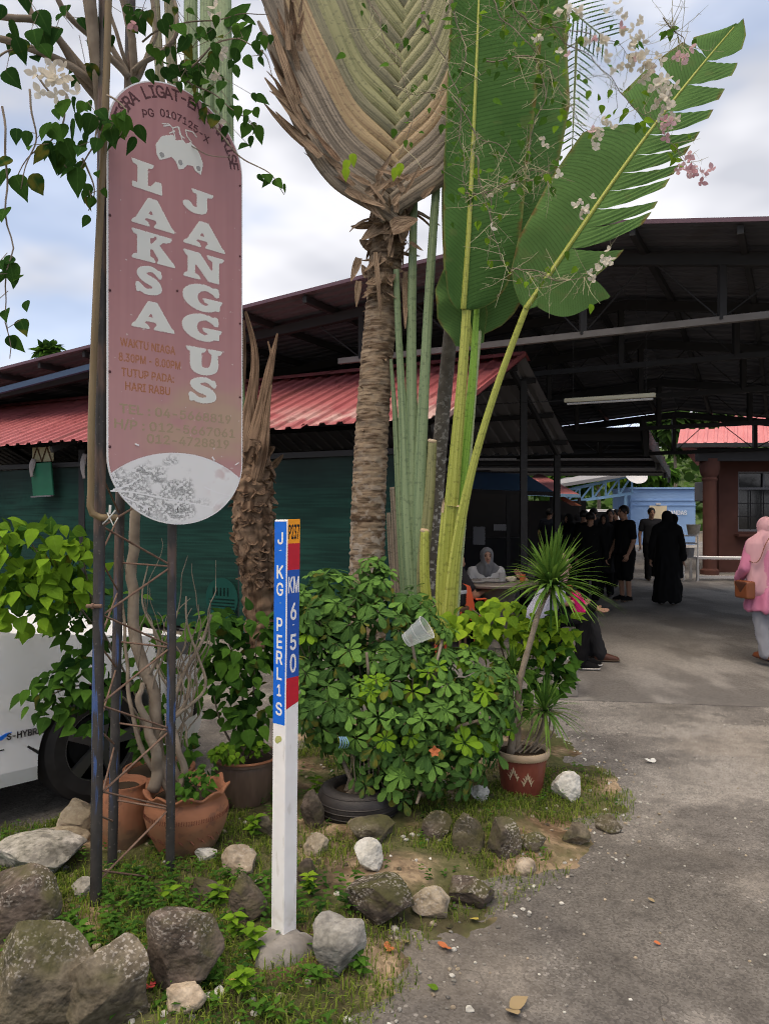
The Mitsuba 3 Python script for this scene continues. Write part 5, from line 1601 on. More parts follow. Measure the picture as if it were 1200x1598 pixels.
part(palm, 'trunk', (v, trunk[1], trunk[2]), 'm_palm_bark', smooth=True)


def flap(p, d, nrm, L, W, curl=.5, seed=0):
    """A torn dry flap of fibre."""
    m = 6
    t = np.linspace(0, 1, m)
    d = unit(d)
    nrm = unit(nrm - np.dot(nrm, d) * d)
    s = np.cross(d, nrm)
    mid = np.asarray(p) + np.outer(t * L, d) + np.outer(np.sin(t * 2.4 + seed) * L * .12 + curl * L * t ** 2 * .5, nrm)
    w = W / 2 * np.array([.8, 1, .95, .75, .5, .12])
    c = .35
    v = np.vstack([mid - w[:, None] * s + c * w[:, None] * nrm, mid - .003 * nrm, mid + w[:, None] * s + c * .6 * w[:, None] * nrm])
    i = np.arange(m - 1)
    f = np.vstack([np.stack([i, i + m, i + m + 1, i + 1], 1), np.stack([i + m, i + 2 * m, i + 2 * m + 1, i + m + 1], 1)])
    uv = np.vstack([np.stack([np.full(m, q + seed), t], 1) for q in (.1, .5, .9)])
    return arr((v, f, uv))


def trunk_flaps(t, tc, tr, z0, z1, count, L, W, name='fibre_flap', up=False, face=True, mat='m_fibre'):
    for k in range(count):
        z = R_(z0, z1)
        th = R_(math.pi * .95, math.pi * 2.05) if face else R_(0, 6.28)
        o = V(math.cos(th), math.sin(th), 0)
        c = V(np.interp(z, tc[:, 2], tc[:, 0]), np.interp(z, tc[:, 2], tc[:, 1]), z)
        r = np.interp(z, tc[:, 2], tr)
        d = unit(o * R_(.1, .8) + V(R_(-1, 1) * .8, R_(-.2, .2), R_(-1, .35) if not up else R_(.0, 1)))
        part(t, name, flap(c + o * r * .97, d, o + V(0, 0, .3), L * R_(.5, 1.3), W * R_(.6, 1.3), R_(-.2, .9), R_(0, 5)), mat, smooth=True)


trunk_flaps(palm, tc, tr, 3.15, 3.75, 60, .12, .07)
trunk_flaps(palm, tc, tr, 2.2, 3.15, 26, .035, .03)
trunk_flaps(palm, tc, tr, 3.55, 3.78, 16, .2, .10)
for a_, b_, w in (((586, 395, 5.33), (594, 500, 5.34), .035), ((634, 420, 5.36), (632, 515, 5.36), .05), ((640, 355, 5.3), (590, 362, 5.3), .05), ((612, 355, 5.3), (606, 400, 5.3), .035), ((640, 380, 5.35), (660, 390, 5.3), .03), ((560, 400, 5.42), (548, 440, 5.4), .06), ((560, 440, 5.42), (556, 478, 5.4), .05)):
    p, q = at(*a_), at(*b_)
    part(palm, 'fibre_flap', flap(p, q - p, V(0, -1, .2), np.linalg.norm(q - p), w, .1, R_(0, 5)), 'm_fibre', smooth=True)
p, q = at(612, 360, 5.28), at(652, 345, 5.25)
part(palm, 'fibre_flap', flap(p, q - p, V(0, -1, .3), .19, .13, .3, 1), 'm_fibre', smooth=True)

# the fan: each leaf base is a boat shaped stalk rising from the axis of the fan
NB = 16
for k in range(NB):
    f = k / (NB - 1)
    for sgn in (-1, 1):
        yb = 336 - 330 * f ** 1.05 - (0 if sgn < 0 else 7)
        xb = 610 + 24 * f
        dy = 5.47 - .010 * (NB - k) + (.006 if sgn > 0 else 0)
        wide = np.interp(f, [0, .1, .25, .6, 1], [1.24, 1.16, 1.04, .86, .6]) * (1 if sgn < 0 else np.interp(f, [0, .4, 1], [.98, .92, .9]))
        shape = [(-14, 14), (24, -20), (62, -52), (104, -122), (142, -205), (176, -285), (200, -380)]
        stop = 6 if f > .17 else (4 if k == 0 else 5)
        if sgn > 0 and f < .17:
            stop = 5
        pth = [(xb + sgn * wide * a, yb + b, dy - .02 * (0 < i < 4) + .004 * i) for i, (a, b) in enumerate(shape[:stop + 1])]
        tint = 4 if f < .26 else (5 if f < .34 else (7 if k % 3 == 0 else 6))
        broken = stop < 6
        rad = [.03, .060, .078, .086, .086, .080] if not broken else [.03, .056, .068, .066, .044, .010]
        s = unit(at(pth[-1][0], pth[-1][1], 5.4) - at(xb, yb, 5.4))
        sd = unit(np.cross(s, (0, 1, 0)))
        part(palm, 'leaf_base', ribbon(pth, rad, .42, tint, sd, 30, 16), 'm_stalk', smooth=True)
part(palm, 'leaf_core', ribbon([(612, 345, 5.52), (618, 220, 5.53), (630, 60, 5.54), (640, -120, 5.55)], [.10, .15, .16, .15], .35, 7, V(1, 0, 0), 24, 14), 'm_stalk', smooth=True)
edge = spline([(a, b, 0) for a, b in ((552, 318), (522, 284), (500, 252), (478, 222), (456, 186), (440, 150), (434, 100), (438, 30), (446, -30))], 60)[:, :2]
for k in range(40):
    i = int(rng.integers(6, 58))
    tg = unit(np.append(edge[min(i + 2, 59)] - edge[i], 0))[:2]
    inn = R_(4, 42)
    b0 = edge[i] + V(.8, .15) * inn
    dr_ = tg + V(-.45, .05) * R_(-.15, 1.0)
    ln_ = R_(30, 95)
    yy = R_(5.22, 5.34)
    p, q = at(b0[0], b0[1], yy), at(b0[0] + dr_[0] * ln_, b0[1] + dr_[1] * ln_, yy - R_(-.02, .06))
    part(palm, 'dry_sliver', flap(p, q - p, V(R_(-.4, .4), -1, .2), np.linalg.norm(q - p), R_(.018, .06), R_(-.15, .35), R_(0, 5)), 'm_fibre' if rng.random() < .5 else 'm_dead', smooth=True)
for k in range(16):
    x_, y_ = R_(560, 660), R_(255, 335)
    p = at(x_, y_, 5.2)
    d = V(R_(-1, 1), -.1, R_(.1, .9))
    part(palm, 'dry_sliver', flap(p, d, V(R_(-.3, .3), -1, .2), R_(.08, .24), R_(.02, .05), R_(-.1, .4), R_(0, 5)), 'm_fibre', smooth=True)
for a_, b_, w in (((465, 170, 5.3), (417, 20, 5.28), .06), ((455, 120, 5.28), (424, 52, 5.26), .05), ((490, 235, 5.28), (412, 158, 5.25), .06), ((480, 215, 5.26), (413, 124, 5.25), .07), ((486, 200, 5.25), (436, 92, 5.24), .06), ((500, 250, 5.24), (430, 172, 5.22), .06), ((470, 190, 5.24), (428, 110, 5.22), .05), ((540, 290, 5.2), (600, 330, 5.2), .06), ((560, 300, 5.18), (600, 345, 5.2), .05), ((618, 330, 5.2), (620, 300, 5.2), .04)):
    p, q = at(*a_), at(*b_)
    part(palm, 'dry_sliver', flap(p, q - p, V(0, -1, .2), np.linalg.norm(q - p), w, R_(-.1, .3), R_(0, 5)), 'm_fibre', smooth=True)

# the dead palm stump behind the sign
dead = thing('dead_palm', 'dead palm stump with shredded bark and dry leaf sheaths behind the sign', 'palm')
dp = [(408, 1010, 4.95), (407, 940, 4.95), (400, 850, 4.95), (394, 790, 4.95), (398, 735, 4.95), (402, 690, 4.95)]
n = 90
dc = spline([at(*q) for q in dp], n)
drd = np.interp(np.linspace(0, 1, n), [0, .3, .6, .8, 1], [.092, .100, .118, .110, .062])
tk = tube(dc, drd, 44)
v = tk[0]
cxy = np.stack([np.interp(v[:, 2], dc[:, 2], dc[:, 0]), np.interp(v[:, 2], dc[:, 2], dc[:, 1])], 1)
o = v[:, :2] - cxy
a = np.arctan2(o[:, 1], o[:, 0])
rg = np.abs(np.sin(v[:, 2] * 42 + 3 * meshkit.noise(np.stack([np.cos(a) * 2, np.sin(a) * 2, v[:, 2] * 5], 1))))
v[:, :2] += o / (np.linalg.norm(o, axis=1, keepdims=True) + 1e-9) * (rg * .014 + (meshkit.fbm(np.stack([np.cos(a) * 4, np.sin(a) * 4, v[:, 2] * 14], 1), 4, 9) - .5) * .05)[:, None]
part(dead, 'trunk', (v, tk[1], tk[2]), 'm_dead', smooth=True)
trunk_flaps(dead, dc, drd, 1.15, 2.0, 210, .048, .065, mat='m_dead')
trunk_flaps(dead, dc, drd, 1.9, 2.05, 10, .10, .10, up=True, mat='m_dead')
for pth, rad, fl in (([(392, 745, 4.9), (388, 660, 4.9), (398, 560, 4.92), (383, 486, 4.95)], [.05, .075, .045, .03, .012], .5),
                     ([(385, 740, 4.88), (405, 660, 4.88), (420, 580, 4.9), (433, 520, 4.92)], [.06, .085, .05, .035, .008], .4),
                     ([(380, 730, 4.93), (372, 640, 4.95), (376, 560, 4.96), (376, 500, 4.98)], [.05, .08, .05, .045, .03], .4),
                     ([(404, 700, 4.86), (415, 620, 4.88), (424, 560, 4.9), (418, 532, 4.92)], [.03, .03, .02, .014, .006], .5),
                     ([(398, 750, 4.84), (412, 690, 4.84), (418, 640, 4.85), (424, 600, 4.88)], [.05, .055, .035, .018, .006], .35)):
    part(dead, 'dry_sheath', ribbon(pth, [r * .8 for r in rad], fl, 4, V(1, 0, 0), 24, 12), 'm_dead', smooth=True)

# the green stalks of a second palm rising behind the top of the sign
pal2 = thing('green_palm', 'green palm stalks rising behind the arched top of the red sign', 'palm')
for x0, x1, r, ti, yd in ((352, 346, .058, 2, 4.75), (328, 325, .05, 2, 4.8), (306, 298, .045, 2, 4.82), (283, 262, .035, 7, 4.85), (268, 238, .03, 7, 4.85), (318, 340, .04, 7, 4.9)):
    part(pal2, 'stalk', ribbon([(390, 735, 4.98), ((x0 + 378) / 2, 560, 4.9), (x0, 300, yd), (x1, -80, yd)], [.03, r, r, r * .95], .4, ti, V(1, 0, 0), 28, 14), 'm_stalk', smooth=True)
for a_, b_, w in (((362, 90, 4.7), (392, 30, 4.7), .09), ((366, 100, 4.7), (372, 120, 4.7), .05), ((352, 40, 4.7), (390, 0, 4.7), .10), ((370, 20, 4.7), (400, 36, 4.7), .05)):
    p, q = at(*a_), at(*b_)
    part(pal2, 'leaf_shred', leaf(p, q - p, V(0, -1, .3), np.linalg.norm(q - p), w, 'lance', 5, .2, .1), 'm_bougain', smooth=True)

# the slender spotted trunk
slim = [(672, 1000, 5.9), (676, 850, 5.9), (686, 700, 5.9), (702, 530, 5.9), (722, 330, 5.9), (745, 120, 5.9), (770, -60, 5.9)]
sp = thing('feather_palm', 'slim grey spotted palm trunk between the two clumps of stalks', 'palm')
part(sp, 'trunk', ribbon(slim, [.062, .056, .05, .045], 1.0, 0, V(1, 0, 0), 60, 20), 'm_grey_bark', smooth=True)
top = at(770, -60, 5.9)


def frond(t, p0, p1, n, L, drop):
    p0, p1 = np.asarray(p0), np.asarray(p1)
    ax = unit(p1 - p0)
    part(t, 'frond_rib', tube([p0, p1], [.012, .004], 7), 'm_spiky_rib', smooth=True)
    s = unit(np.cross(ax, (0, 1, 0)))
    for k in range(n):
        f = (k + .5) / n
        for sg_ in (-1, 1):
            d = unit(ax * .55 + sg_ * s * .8 + V(0, -.1, 0))
            o = p0 + (p1 - p0) * f
            part(t, 'leaflet', leaf(o, d, V(0, -1, .2), L * (1 - .5 * f), .013, 'lance', int(rng.integers(3, 10)), .3, drop), 'm_bougain', smooth=True)


M('m_spiky_rib', P((.16, .20, .06), .6, .3))
frond(sp, at(800, -60, 6.2), at(945, 60, 6.2), 22, .42, .1)
frond(sp, at(900, 60, 6.3), at(893, 230, 6.3), 16, .22, .1)


# ---------------------------------------------------------------- the clump of paddle leaves
clump = thing('paddle_palm', "young traveller's palm with upright stalks and huge paddle leaves", 'palm')
SX = V(1, 0, 0)
stalks = [  # path, radii, flat, tint
    ([(655, 990, 5.35), (648, 850, 5.35), (642, 620, 5.36), (645, 350, 5.4), (648, 200, 5.42)], [.085, .070, .045, .034, .03], .6, 2),
    ([(648, 990, 5.33), (636, 850, 5.33), (628, 640, 5.35), (622, 520, 5.36), (618, 420, 5.37)], [.06, .05, .04, .03, .025], .6, 2),
    ([(662, 990, 5.30), (655, 840, 5.30), (662, 600, 5.32), (678, 330, 5.34), (690, 180, 5.36)], [.07, .055, .042, .036, .03], .6, 2),
    ([(640, 990, 5.38), (628, 840, 5.38), (616, 640, 5.4), (610, 560, 5.4)], [.06, .045, .03, .012], .5, 2),
    ([(670, 995, 5.28), (660, 900, 5.28), (668, 800, 5.28), (675, 688, 5.29)], [.06, .055, .045, .036], .7, 6),
    ([(676, 1000, 5.22), (664, 920, 5.22), (663, 828, 5.22)], [.05, .042, .034], .9, 0),
    ([(690, 1005, 5.2), (690, 900, 5.2), (697, 788, 5.2)], [.06, .05, .036], .8, 0),
    ([(694, 1000, 5.18), (706, 900, 5.16), (718, 840, 5.15)], [.05, .04, .032], .6, 3),
    ([(625, 985, 5.4), (618, 850, 5.4), (612, 760, 5.4)], [.045, .035, .02], .5, 4),
    ([(630, 985, 5.42), (612, 880, 5.42), (606, 800, 5.42)], [.045, .03, .016], .5, 4),
    ([(692, 1000, 5.2), (698, 880, 5.2), (712, 700, 5.15), (726, 520, 5.1), (735, 300, 5.08), (746, -40, 5.1)], [.075, .058, .040, .030, .024, .016], .7, 0),
    ([(698, 1000, 5.24), (708, 880, 5.24), (724, 720, 5.22), (736, 600, 5.2), (744, 480, 5.2)], [.06, .05, .042, .034, .022], .7, 1),
    ([(702, 1000, 5.26), (714, 880, 5.26), (730, 720, 5.28), (744, 560, 5.3), (752, 480, 5.32)], [.06, .042, .030, .024, .018], .7, 3),
    ([(700, 1000, 5.15), (708, 890, 5.12), (735, 740, 5.08), (780, 590, 5.04), (822, 478, 5.0)], [.065, .046, .032, .027, .024], .7, 0)]
for pth, rad, fl, ti in stalks:
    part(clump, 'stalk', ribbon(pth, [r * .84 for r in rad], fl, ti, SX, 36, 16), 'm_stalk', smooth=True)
for x, y, Y in ((663, 828, 5.22), (697, 788, 5.2), (718, 840, 5.15), (675, 688, 5.29)):
    c = at(x, y, Y)
    part(clump, 'cut_end', tube([c + V(-.002, 0, -.004), c + V(0, -.004, .006)], [.033, .030], 14, flat=.8, side=SX), 'm_cream_glaze', smooth=30)
p = at(697, 790, 5.17)
part(clump, 'cut_end', flap(p, V(.9, -.3, .1), V(0, -.4, 1), .10, .05, -.1, 2), 'm_cream_glaze', smooth=True)
part(clump, 'cut_end', flap(at(690, 800, 5.17), V(.1, -.1, 1), V(0, -1, 0), .10, .02, .1, 3), 'm_cream_glaze', smooth=True)


def paddle(mid, wl, wr, nl, tears_l=(), tears_r=(), tint=2, lean=.75, lean_l=None, foldl=.2, foldr=.2, n=90, wav=.02, tip_cut=.5):
    """A great leaf: mid = path of the midrib, wl / wr = half widths along it, nl = which way it faces; tears = positions where the blade is split."""
    m = spline([at(*q) for q in mid], 200)
    L = np.concatenate([[0], np.cumsum(np.linalg.norm(np.diff(m, axis=0), axis=1))])
    tot = L[-1]
    tang = np.gradient(m, axis=0)
    tang /= np.linalg.norm(tang, axis=1, keepdims=True)
    nl = unit(nl)
    lv = part(clump, 'paddle_leaf', tube(m[::4], np.interp(np.linspace(0, 1, 50), [0, 1], [.020, .005]), 8, uoff=0), 'm_stalk', smooth=True)
    for sgn, wid, tears, fold in ((-1, wl, tears_l, foldl), (1, wr, tears_r, foldr)):
        ln = lean_l if sgn < 0 and lean_l is not None else lean
        wx = np.array([q[0] for q in wid]) if not np.isscalar(wid[0]) else np.linspace(0, 1, len(wid))
        wy = np.array([q[1] for q in wid]) if not np.isscalar(wid[0]) else np.array(wid)
        cuts = [0.0, *tears, 1.0]
        for i, (c0, c1) in enumerate(zip(cuts[:-1], cuts[1:])):
            nv, nu = max(10, int((c1 - c0) * n)), 14
            gap0 = .0 if i == 0 else R_(.04, .20)
            gap1 = .0 if i == len(cuts) - 2 else R_(.18, .50) * (1 if sgn > 0 else .5)
            sag = R_(-.02, .05) if len(cuts) > 2 else 0

            def fn(u, vv):
                g0, g1 = gap0 * u ** 1.6, gap1 * u ** 1.6
                s = c0 + (c1 - c0) * (g0 + vv * (1 - g0 - g1))
                x = s * 199
                pos = np.stack([np.interp(x, np.arange(200), m[:, k]) for k in range(3)], -1)
                tg = np.stack([np.interp(x, np.arange(200), tang[:, k]) for k in range(3)], -1)
                sd = np.cross(tg, nl)
                sd /= np.linalg.norm(sd, axis=-1, keepdims=True)
                w = np.interp(s, wx, wy)
                shape = u * w
                fwd = ln * shape * (u * .5 + .35)
                pleat = .0045 * np.sin(s * 330.0 - 20 * u) * np.sin(np.pi * np.clip(u, .02, 1)) ** .4
                wv = wav * np.sin(s * 17 + sgn * 2 + u * 2) * u ** 2 + sag * u ** 2
                hgt = fold * shape * (1 - .75 * u) * 1.2 + pleat + wv
                return pos + (sgn * shape)[..., None] * sd + fwd[..., None] * tg + hgt[..., None] * nl
            u, vv = np.meshgrid(np.linspace(0, 1, nu + 1), np.linspace(0, 1, nv + 1), indexing='ij')
            msh = sheet(fn, nu, nv)
            s_ = c0 + (c1 - c0) * vv
            uv = np.stack([tint + np.clip(u, .01, .985), s_ * tot * .42], -1).reshape(-1, 2)
            part(lv, 'blade', (msh[0], msh[1], uv), 'm_blade', smooth=True)
    return lv


# the big torn leaf at the right, the broad leaf we see from below, the one behind it
paddle([(820, 482, 5.0), (880, 395, 4.98), (945, 300, 4.96), (1040, 170, 4.97), (1100, 95, 5.0), (1150, 36, 5.04)],
       [(0, .06), (.02, .15), (.05, .22), (.12, .29), (.3, .345), (.5, .33), (.75, .25), (.88, .16), (1, .02)], [(0, .06), (.02, .15), (.05, .24), (.12, .31), (.24, .33), (.36, .30), (.6, .26), (.8, .19), (.92, .11), (1, .02)], V(-.15, -1, .15),
       tears_l=(.60, .74, .86), tears_r=(.20, .27, .33, .39, .45, .51, .58, .66, .76, .85), tint=5, lean=1.1, lean_l=.22, foldl=.28)
paddle([(744, 520, 5.34), (756, 400, 5.36), (774, 220, 5.4), (790, 60, 5.42), (800, -60, 5.45)], [(0, .05), (.02, .14), (.05, .20), (.12, .27), (.4, .36), (.7, .40), (1, .36)], [(0, .05), (.02, .16), (.05, .24), (.12, .34), (.3, .43), (.6, .48), (1, .38)], V(.05, -1, .12), tint=3, lean=.12, wav=.03, foldl=.1)
paddle([(723, 482, 5.07), (729, 400, 5.05), (737, 250, 5.04), (745, 60, 5.06), (750, -90, 5.1)], [(0, .04), (.02, .09), (.05, .12), (.12, .15), (.4, .19), (1, .18)], [(0, .05), (.015, .14), (.04, .22), (.08, .28), (.15, .33), (.4, .37), (.8, .44), (1, .42)], V(.10, -1, -.1), tint=1, lean=-.10, wav=.02, foldl=-.1, foldr=.12)
paddle([(738, 540, 5.31), (728, 480, 5.29), (722, 410, 5.28)], [.12, .21, .20, .10], [.08, .14, .14, .08], V(.0, -1, .2), tint=5, lean=.2, foldl=.15)
# a loose flap low on the torn leaf
fl0 = at(838, 470, 4.98)
lv = part(clump, 'paddle_leaf', arr(sheet(lambda u, v: np.stack([fl0[0] + .44 * u + .0 * v, fl0[1] - .10 * np.sin(u * 2.4) - .05 * v, fl0[2] + .02 - .05 * u + (v - .35) * .26 * np.sin(np.pi * np.clip(u * .80 + .2, 0, 1)) - .03 * np.sin(u * 5)], -1), 24, 10))[:2] + (np.stack([np.full(25 * 11, 5.5), np.repeat(np.linspace(0, 1, 25), 11) * .5], 1),), 'm_blade', smooth=True)

# ================================================================ BOUGAINVILLEA
bg = thing('bougainvillea', 'old woody bougainvillea rising from the scalloped pot through the mast to a loose canopy', 'bougainvillea')


def wood(t, pth, r0, r1, n=24, sides=9, name='branch', wob=.006):
    p = spline([at(*q) for q in pth], n)
    p = p + (np.stack([meshkit.noise(p * 9 + k * 7.3) for k in range(3)], 1) - .5) * wob * 2
    return part(t, name, tube(p, np.linspace(r0, r1, n), sides), 'm_twig', smooth=True)


B = PX1 + V(-.02, 0, .25)
pb = lambda v: (600 + v[0] / v[1] * 1200, 799 + (EYE - v[2]) / v[1] * 1200, v[1])
wood(bg, [pb(B), (248, 1180, 3.6), (238, 1090, 3.62), (215, 1010, 3.66), (205, 900, 3.7), (212, 790, 3.72), (225, 600, 3.7), (230, 380, 3.6), (218, 220, 3.45), (205, 110, 3.35), (190, -40, 3.3)], .030, .016, 60, 10, 'trunk', .02)
wood(bg, [pb(B + V(.03, 0, 0)), (262, 1150, 3.58), (275, 1080, 3.62), (310, 1010, 3.7), (330, 960, 3.75)], .018, .007, 24)
wood(bg, [pb(B + V(-.04, 0, 0)), (215, 1150, 3.55), (200, 1070, 3.6), (196, 990, 3.65), (188, 930, 3.7)], .014, .006, 24)
wood(bg, [(245, 1160, 3.6), (285, 1110, 3.55), (318, 1080, 3.6), (300, 1000, 3.65), (290, 930, 3.7)], .010, .004, 24)
wood(bg, [(228, 1060, 3.64), (250, 1010, 3.6), (225, 950, 3.62), (232, 880, 3.66)], .008, .003, 20)
for k in range(20):
    x0, y0 = R_(215, 300), R_(1060, 1225)
    x1 = x0 + R_(-70, 75)
    y1 = y0 - R_(90, 260)
    Yk = R_(3.5, 3.75)
    wood(bg, [(x0, y0, 3.62), ((x0 + x1) / 2 + R_(-22, 22), (y0 + y1) / 2, Yk), (x1, y1, Yk + R_(-.1, .1))], R_(.003, .007), .0016, 20, 6, 'twig', .03)
wood(bg, [(238, 1235, 3.57), (250, 1190, 3.55), (232, 1150, 3.54), (214, 1110, 3.55), (222, 1060, 3.6)], .030, .012, 30, 10, 'trunk', .03)
wood(bg, [(262, 1240, 3.58), (285, 1200, 3.56), (270, 1150, 3.58), (290, 1090, 3.62)], .022, .008, 26, 9, 'branch', .03)
wood(bg, [(166, 290, 3.2), (164, 250, 3.12), (160, 200, 3.1), (150, 110, 3.05), (138, -30, 3.0)], .014, .026, 40, 10)
CAN = [[(178, 240, 3.25), (160, 160, 3.15), (120, 110, 3.05), (80, 88, 3.0), (20, 62, 2.95), (-60, 40, 2.9)],
       [(165, 170, 3.15), (130, 130, 3.1), (95, 70, 3.0), (60, 35, 2.95), (20, 26, 2.9), (-50, 20, 2.85)],
       [(150, 130, 3.1), (105, 80, 3.05), (60, 30, 3.0), (35, -20, 3.0)], [(200, 120, 3.3), (150, 60, 3.2), (100, 10, 3.1), (80, -40, 3.1)],
       [(205, 140, 3.32), (185, 90, 3.3), (150, 30, 3.3), (135, -40, 3.3)], [(210, 130, 3.35), (240, 60, 3.4), (225, -40, 3.4)], [(205, 110, 3.33), (275, 55, 3.35), (250, -40, 3.4)],
       [(215, 200, 3.4), (195, 100, 3.35), (176, 40, 3.3), (172, -40, 3.3)]]
for i, c in enumerate(CAN):
    wood(bg, c, .019 - .0012 * i, .012 - .0008 * i, 26, 9, 'branch', .014)
SHOOTS = [[(0, 95, 2.8), (30, 78, 2.85), (60, 70, 2.9)], [(60, 120, 2.9), (100, 180, 2.9), (60, 230, 2.85), (20, 280, 2.8)], [(0, 160, 2.75), (10, 225, 2.75), (8, 300, 2.75), (20, 380, 2.75), (10, 480, 2.75), (12, 560, 2.75)],
          [(50, 140, 2.8), (55, 180, 2.8), (48, 240, 2.8), (30, 290, 2.8)], [(160, 190, 2.95), (140, 240, 2.9), (120, 270, 2.88), (100, 260, 2.85)], [(170, 150, 2.95), (195, 180, 2.9), (190, 215, 2.9)],
          [(130, 250, 2.9), (150, 290, 2.92), (135, 325, 2.92)], [(330, 190, 3.3), (380, 250, 3.3), (415, 268, 3.3), (445, 300, 3.3)], [(280, 110, 3.3), (330, 150, 3.3), (375, 180, 3.3), (400, 205, 3.3)],
          [(300, 100, 3.2), (350, 60, 3.2), (400, 70, 3.2), (425, 120, 3.2)], [(220, 60, 3.3), (260, 40, 3.25), (330, 30, 3.2), (420, 20, 3.2)], [(280, 120, 3.3), (260, 180, 3.3), (300, 230, 3.3), (360, 245, 3.3)]]
for c in SHOOTS:
    wood(bg, c, .0045, .0016, 22, 5, 'shoot', .02)


def spray(t, pth, n, size, mat, tints, jit=.05, droop=1.0, name='leaf', kind='heart'):
    p = spline([at(*q) for q in pth], 40)
    for k in range(n):
        i = int(rng.integers(2, 40))
        o = p[i] + rng.normal(size=3) * jit * V(1, .8, 1)
        d = unit(rdir() * .8 + V(0, 0, -droop))
        L = size * R_(.6, 1.25)
        part(t, name, leaf(o, d, unit(V(R_(-.5, .5), -1, R_(.0, .8))), L, L * R_(.62, .85), kind, int(rng.integers(*tints)), R_(.05, .3), R_(.0, .3)), mat, smooth=True)
        if rng.random() < .5:
            part(t, 'petiole', tube([p[i], o], .0013, 4, cap=False), 'm_twig')


def flower(t, c, s, mat, n=3):
    """A bougainvillea flower: papery bracts round a tiny tube."""
    ax = unit(rdir() * .8 + V(0, -.9, -.2))
    a = unit(np.cross(ax, rdir()))
    b = np.cross(ax, a)
    tint = int(rng.integers(2, 15))
    ms = [leaf(c, unit(ax * .75 + a * math.cos(6.283 * k / n) + b * math.sin(6.283 * k / n)), -ax * .8 + a * math.cos(6.283 * k / n) * .8 + b * math.sin(6.283 * k / n) * .8, s * R_(.85, 1.15), s * .74, 'bract', tint, .2, R_(-.3, .1)) for k in range(n)]
    part(t, 'flower', cat(ms), mat, smooth=True)


spray(bg, [(60, 190, 2.85), (50, 250, 2.82), (40, 290, 2.8)], 10, .085, 'm_bougain', (0, 7), .05)
spray(bg, [(80, 215, 2.85), (100, 235, 2.86), (125, 225, 2.88)], 18, .085, 'm_bougain', (0, 8), .05)
spray(bg, [(0, 330, 2.75), (12, 400, 2.75), (12, 470, 2.75), (8, 540, 2.75)], 16, .07, 'm_bougain', (1, 9), .03)
spray(bg, [(140, 160, 2.95), (165, 190, 2.95), (190, 180, 2.9)], 20, .07, 'm_bougain', (2, 12), .05)
spray(bg, [(130, 280, 2.9), (140, 300, 2.9), (135, 320, 2.9)], 9, .06, 'm_bougain', (1, 8), .03)
spray(bg, [(190, 170, 2.88), (190, 190, 2.88), (182, 205, 2.88)], 5, .065, 'm_bougain', (4, 12), .02)
spray(bg, [(250, 60, 3.2), (300, 90, 3.25), (340, 130, 3.3)], 40, .065, 'm_bougain', (1, 10), .10, .8)
spray(bg, [(270, 100, 3.3), (310, 150, 3.32), (350, 180, 3.34)], 40, .060, 'm_bougain', (1, 10), .09, .8)
spray(bg, [(375, 180, 3.3), (395, 190, 3.3), (405, 200, 3.3)], 8, .065, 'm_bougain', (2, 9), .03)
spray(bg, [(392, 255, 3.3), (415, 270, 3.3), (440, 288, 3.3)], 5, .065, 'm_bougain', (2, 9), .01)
spray(bg, [(360, 40, 3.2), (400, 80, 3.2), (425, 110, 3.2)], 14, .055, 'm_bougain', (3, 11), .05)
spray(bg, [(0, 60, 2.85), (25, 60, 2.88), (60, 20, 2.9)], 14, .08, 'm_bougain', (0, 5), .06)
spray(bg, [(90, 10, 3.0), (130, 60, 3.05), (180, 90, 3.1)], 16, .065, 'm_bougain', (0, 6), .08)
spray(bg, [(180, 20, 3.2), (240, 10, 3.2), (300, 10, 3.2)], 22, .06, 'm_bougain', (1, 9), .09)
for x, y, Y, n in ((80, 130, 2.85, 7), (95, 112, 2.9, 4), (72, 122, 2.85, 3), (345, 15, 3.15, 3), (200, 18, 3.2, 2), (350, 88, 3.25, 2), (345, 128, 3.3, 2), (332, 185, 3.3, 1), (105, 145, 2.9, 3)):
    for k in range(n):
        flower(bg, at(x, y, Y) + rng.normal(size=3) * .026, .034, 'm_bract_pink' if (x, y) == (200, 18) else 'm_bract_white')

bg2 = thing('bougainvillea', 'thin bougainvillea sprays with white and pink bracts hanging over the palm leaves', 'bougainvillea')
VN = [[(560, -60, 4.3), (600, 60, 4.2), (640, 160, 4.2), (625, 240, 4.2)], [(660, -60, 4.3), (668, 40, 4.2), (700, 110, 4.2), (722, 230, 4.2), (735, 330, 4.2)], [(690, -40, 4.3), (720, 60, 4.2), (710, 130, 4.2), (640, 140, 4.2), (610, 130, 4.2)],
      [(740, -60, 4.3), (800, 40, 4.2), (860, 110, 4.2), (900, 180, 4.2), (935, 225, 4.2)], [(760, 100, 4.2), (830, 90, 4.2), (830, 220, 4.2), (800, 300, 4.2)], [(800, -40, 4.3), (880, 60, 4.2), (950, 120, 4.2), (1020, 190, 4.2), (1050, 220, 4.2), (1075, 260, 4.2)],
      [(740, 240, 4.2), (760, 320, 4.2), (785, 400, 4.2), (810, 445, 4.2)], [(800, 420, 4.2), (850, 430, 4.2), (900, 435, 4.2), (935, 420, 4.2)], [(700, 150, 4.2), (740, 200, 4.2), (800, 250, 4.2), (860, 270, 4.2)], [(720, 300, 4.2), (790, 290, 4.2), (860, 275, 4.2)],
      [(780, -40, 4.25), (840, 40, 4.2), (920, 50, 4.2), (990, 90, 4.2)], [(1040, 30, 4.2), (1060, 60, 4.2), (1068, 80, 4.2)]]
for c in VN:
    wood(bg2, c, .0038, .0014, 30, 6, 'shoot', .03)
tw_ = []
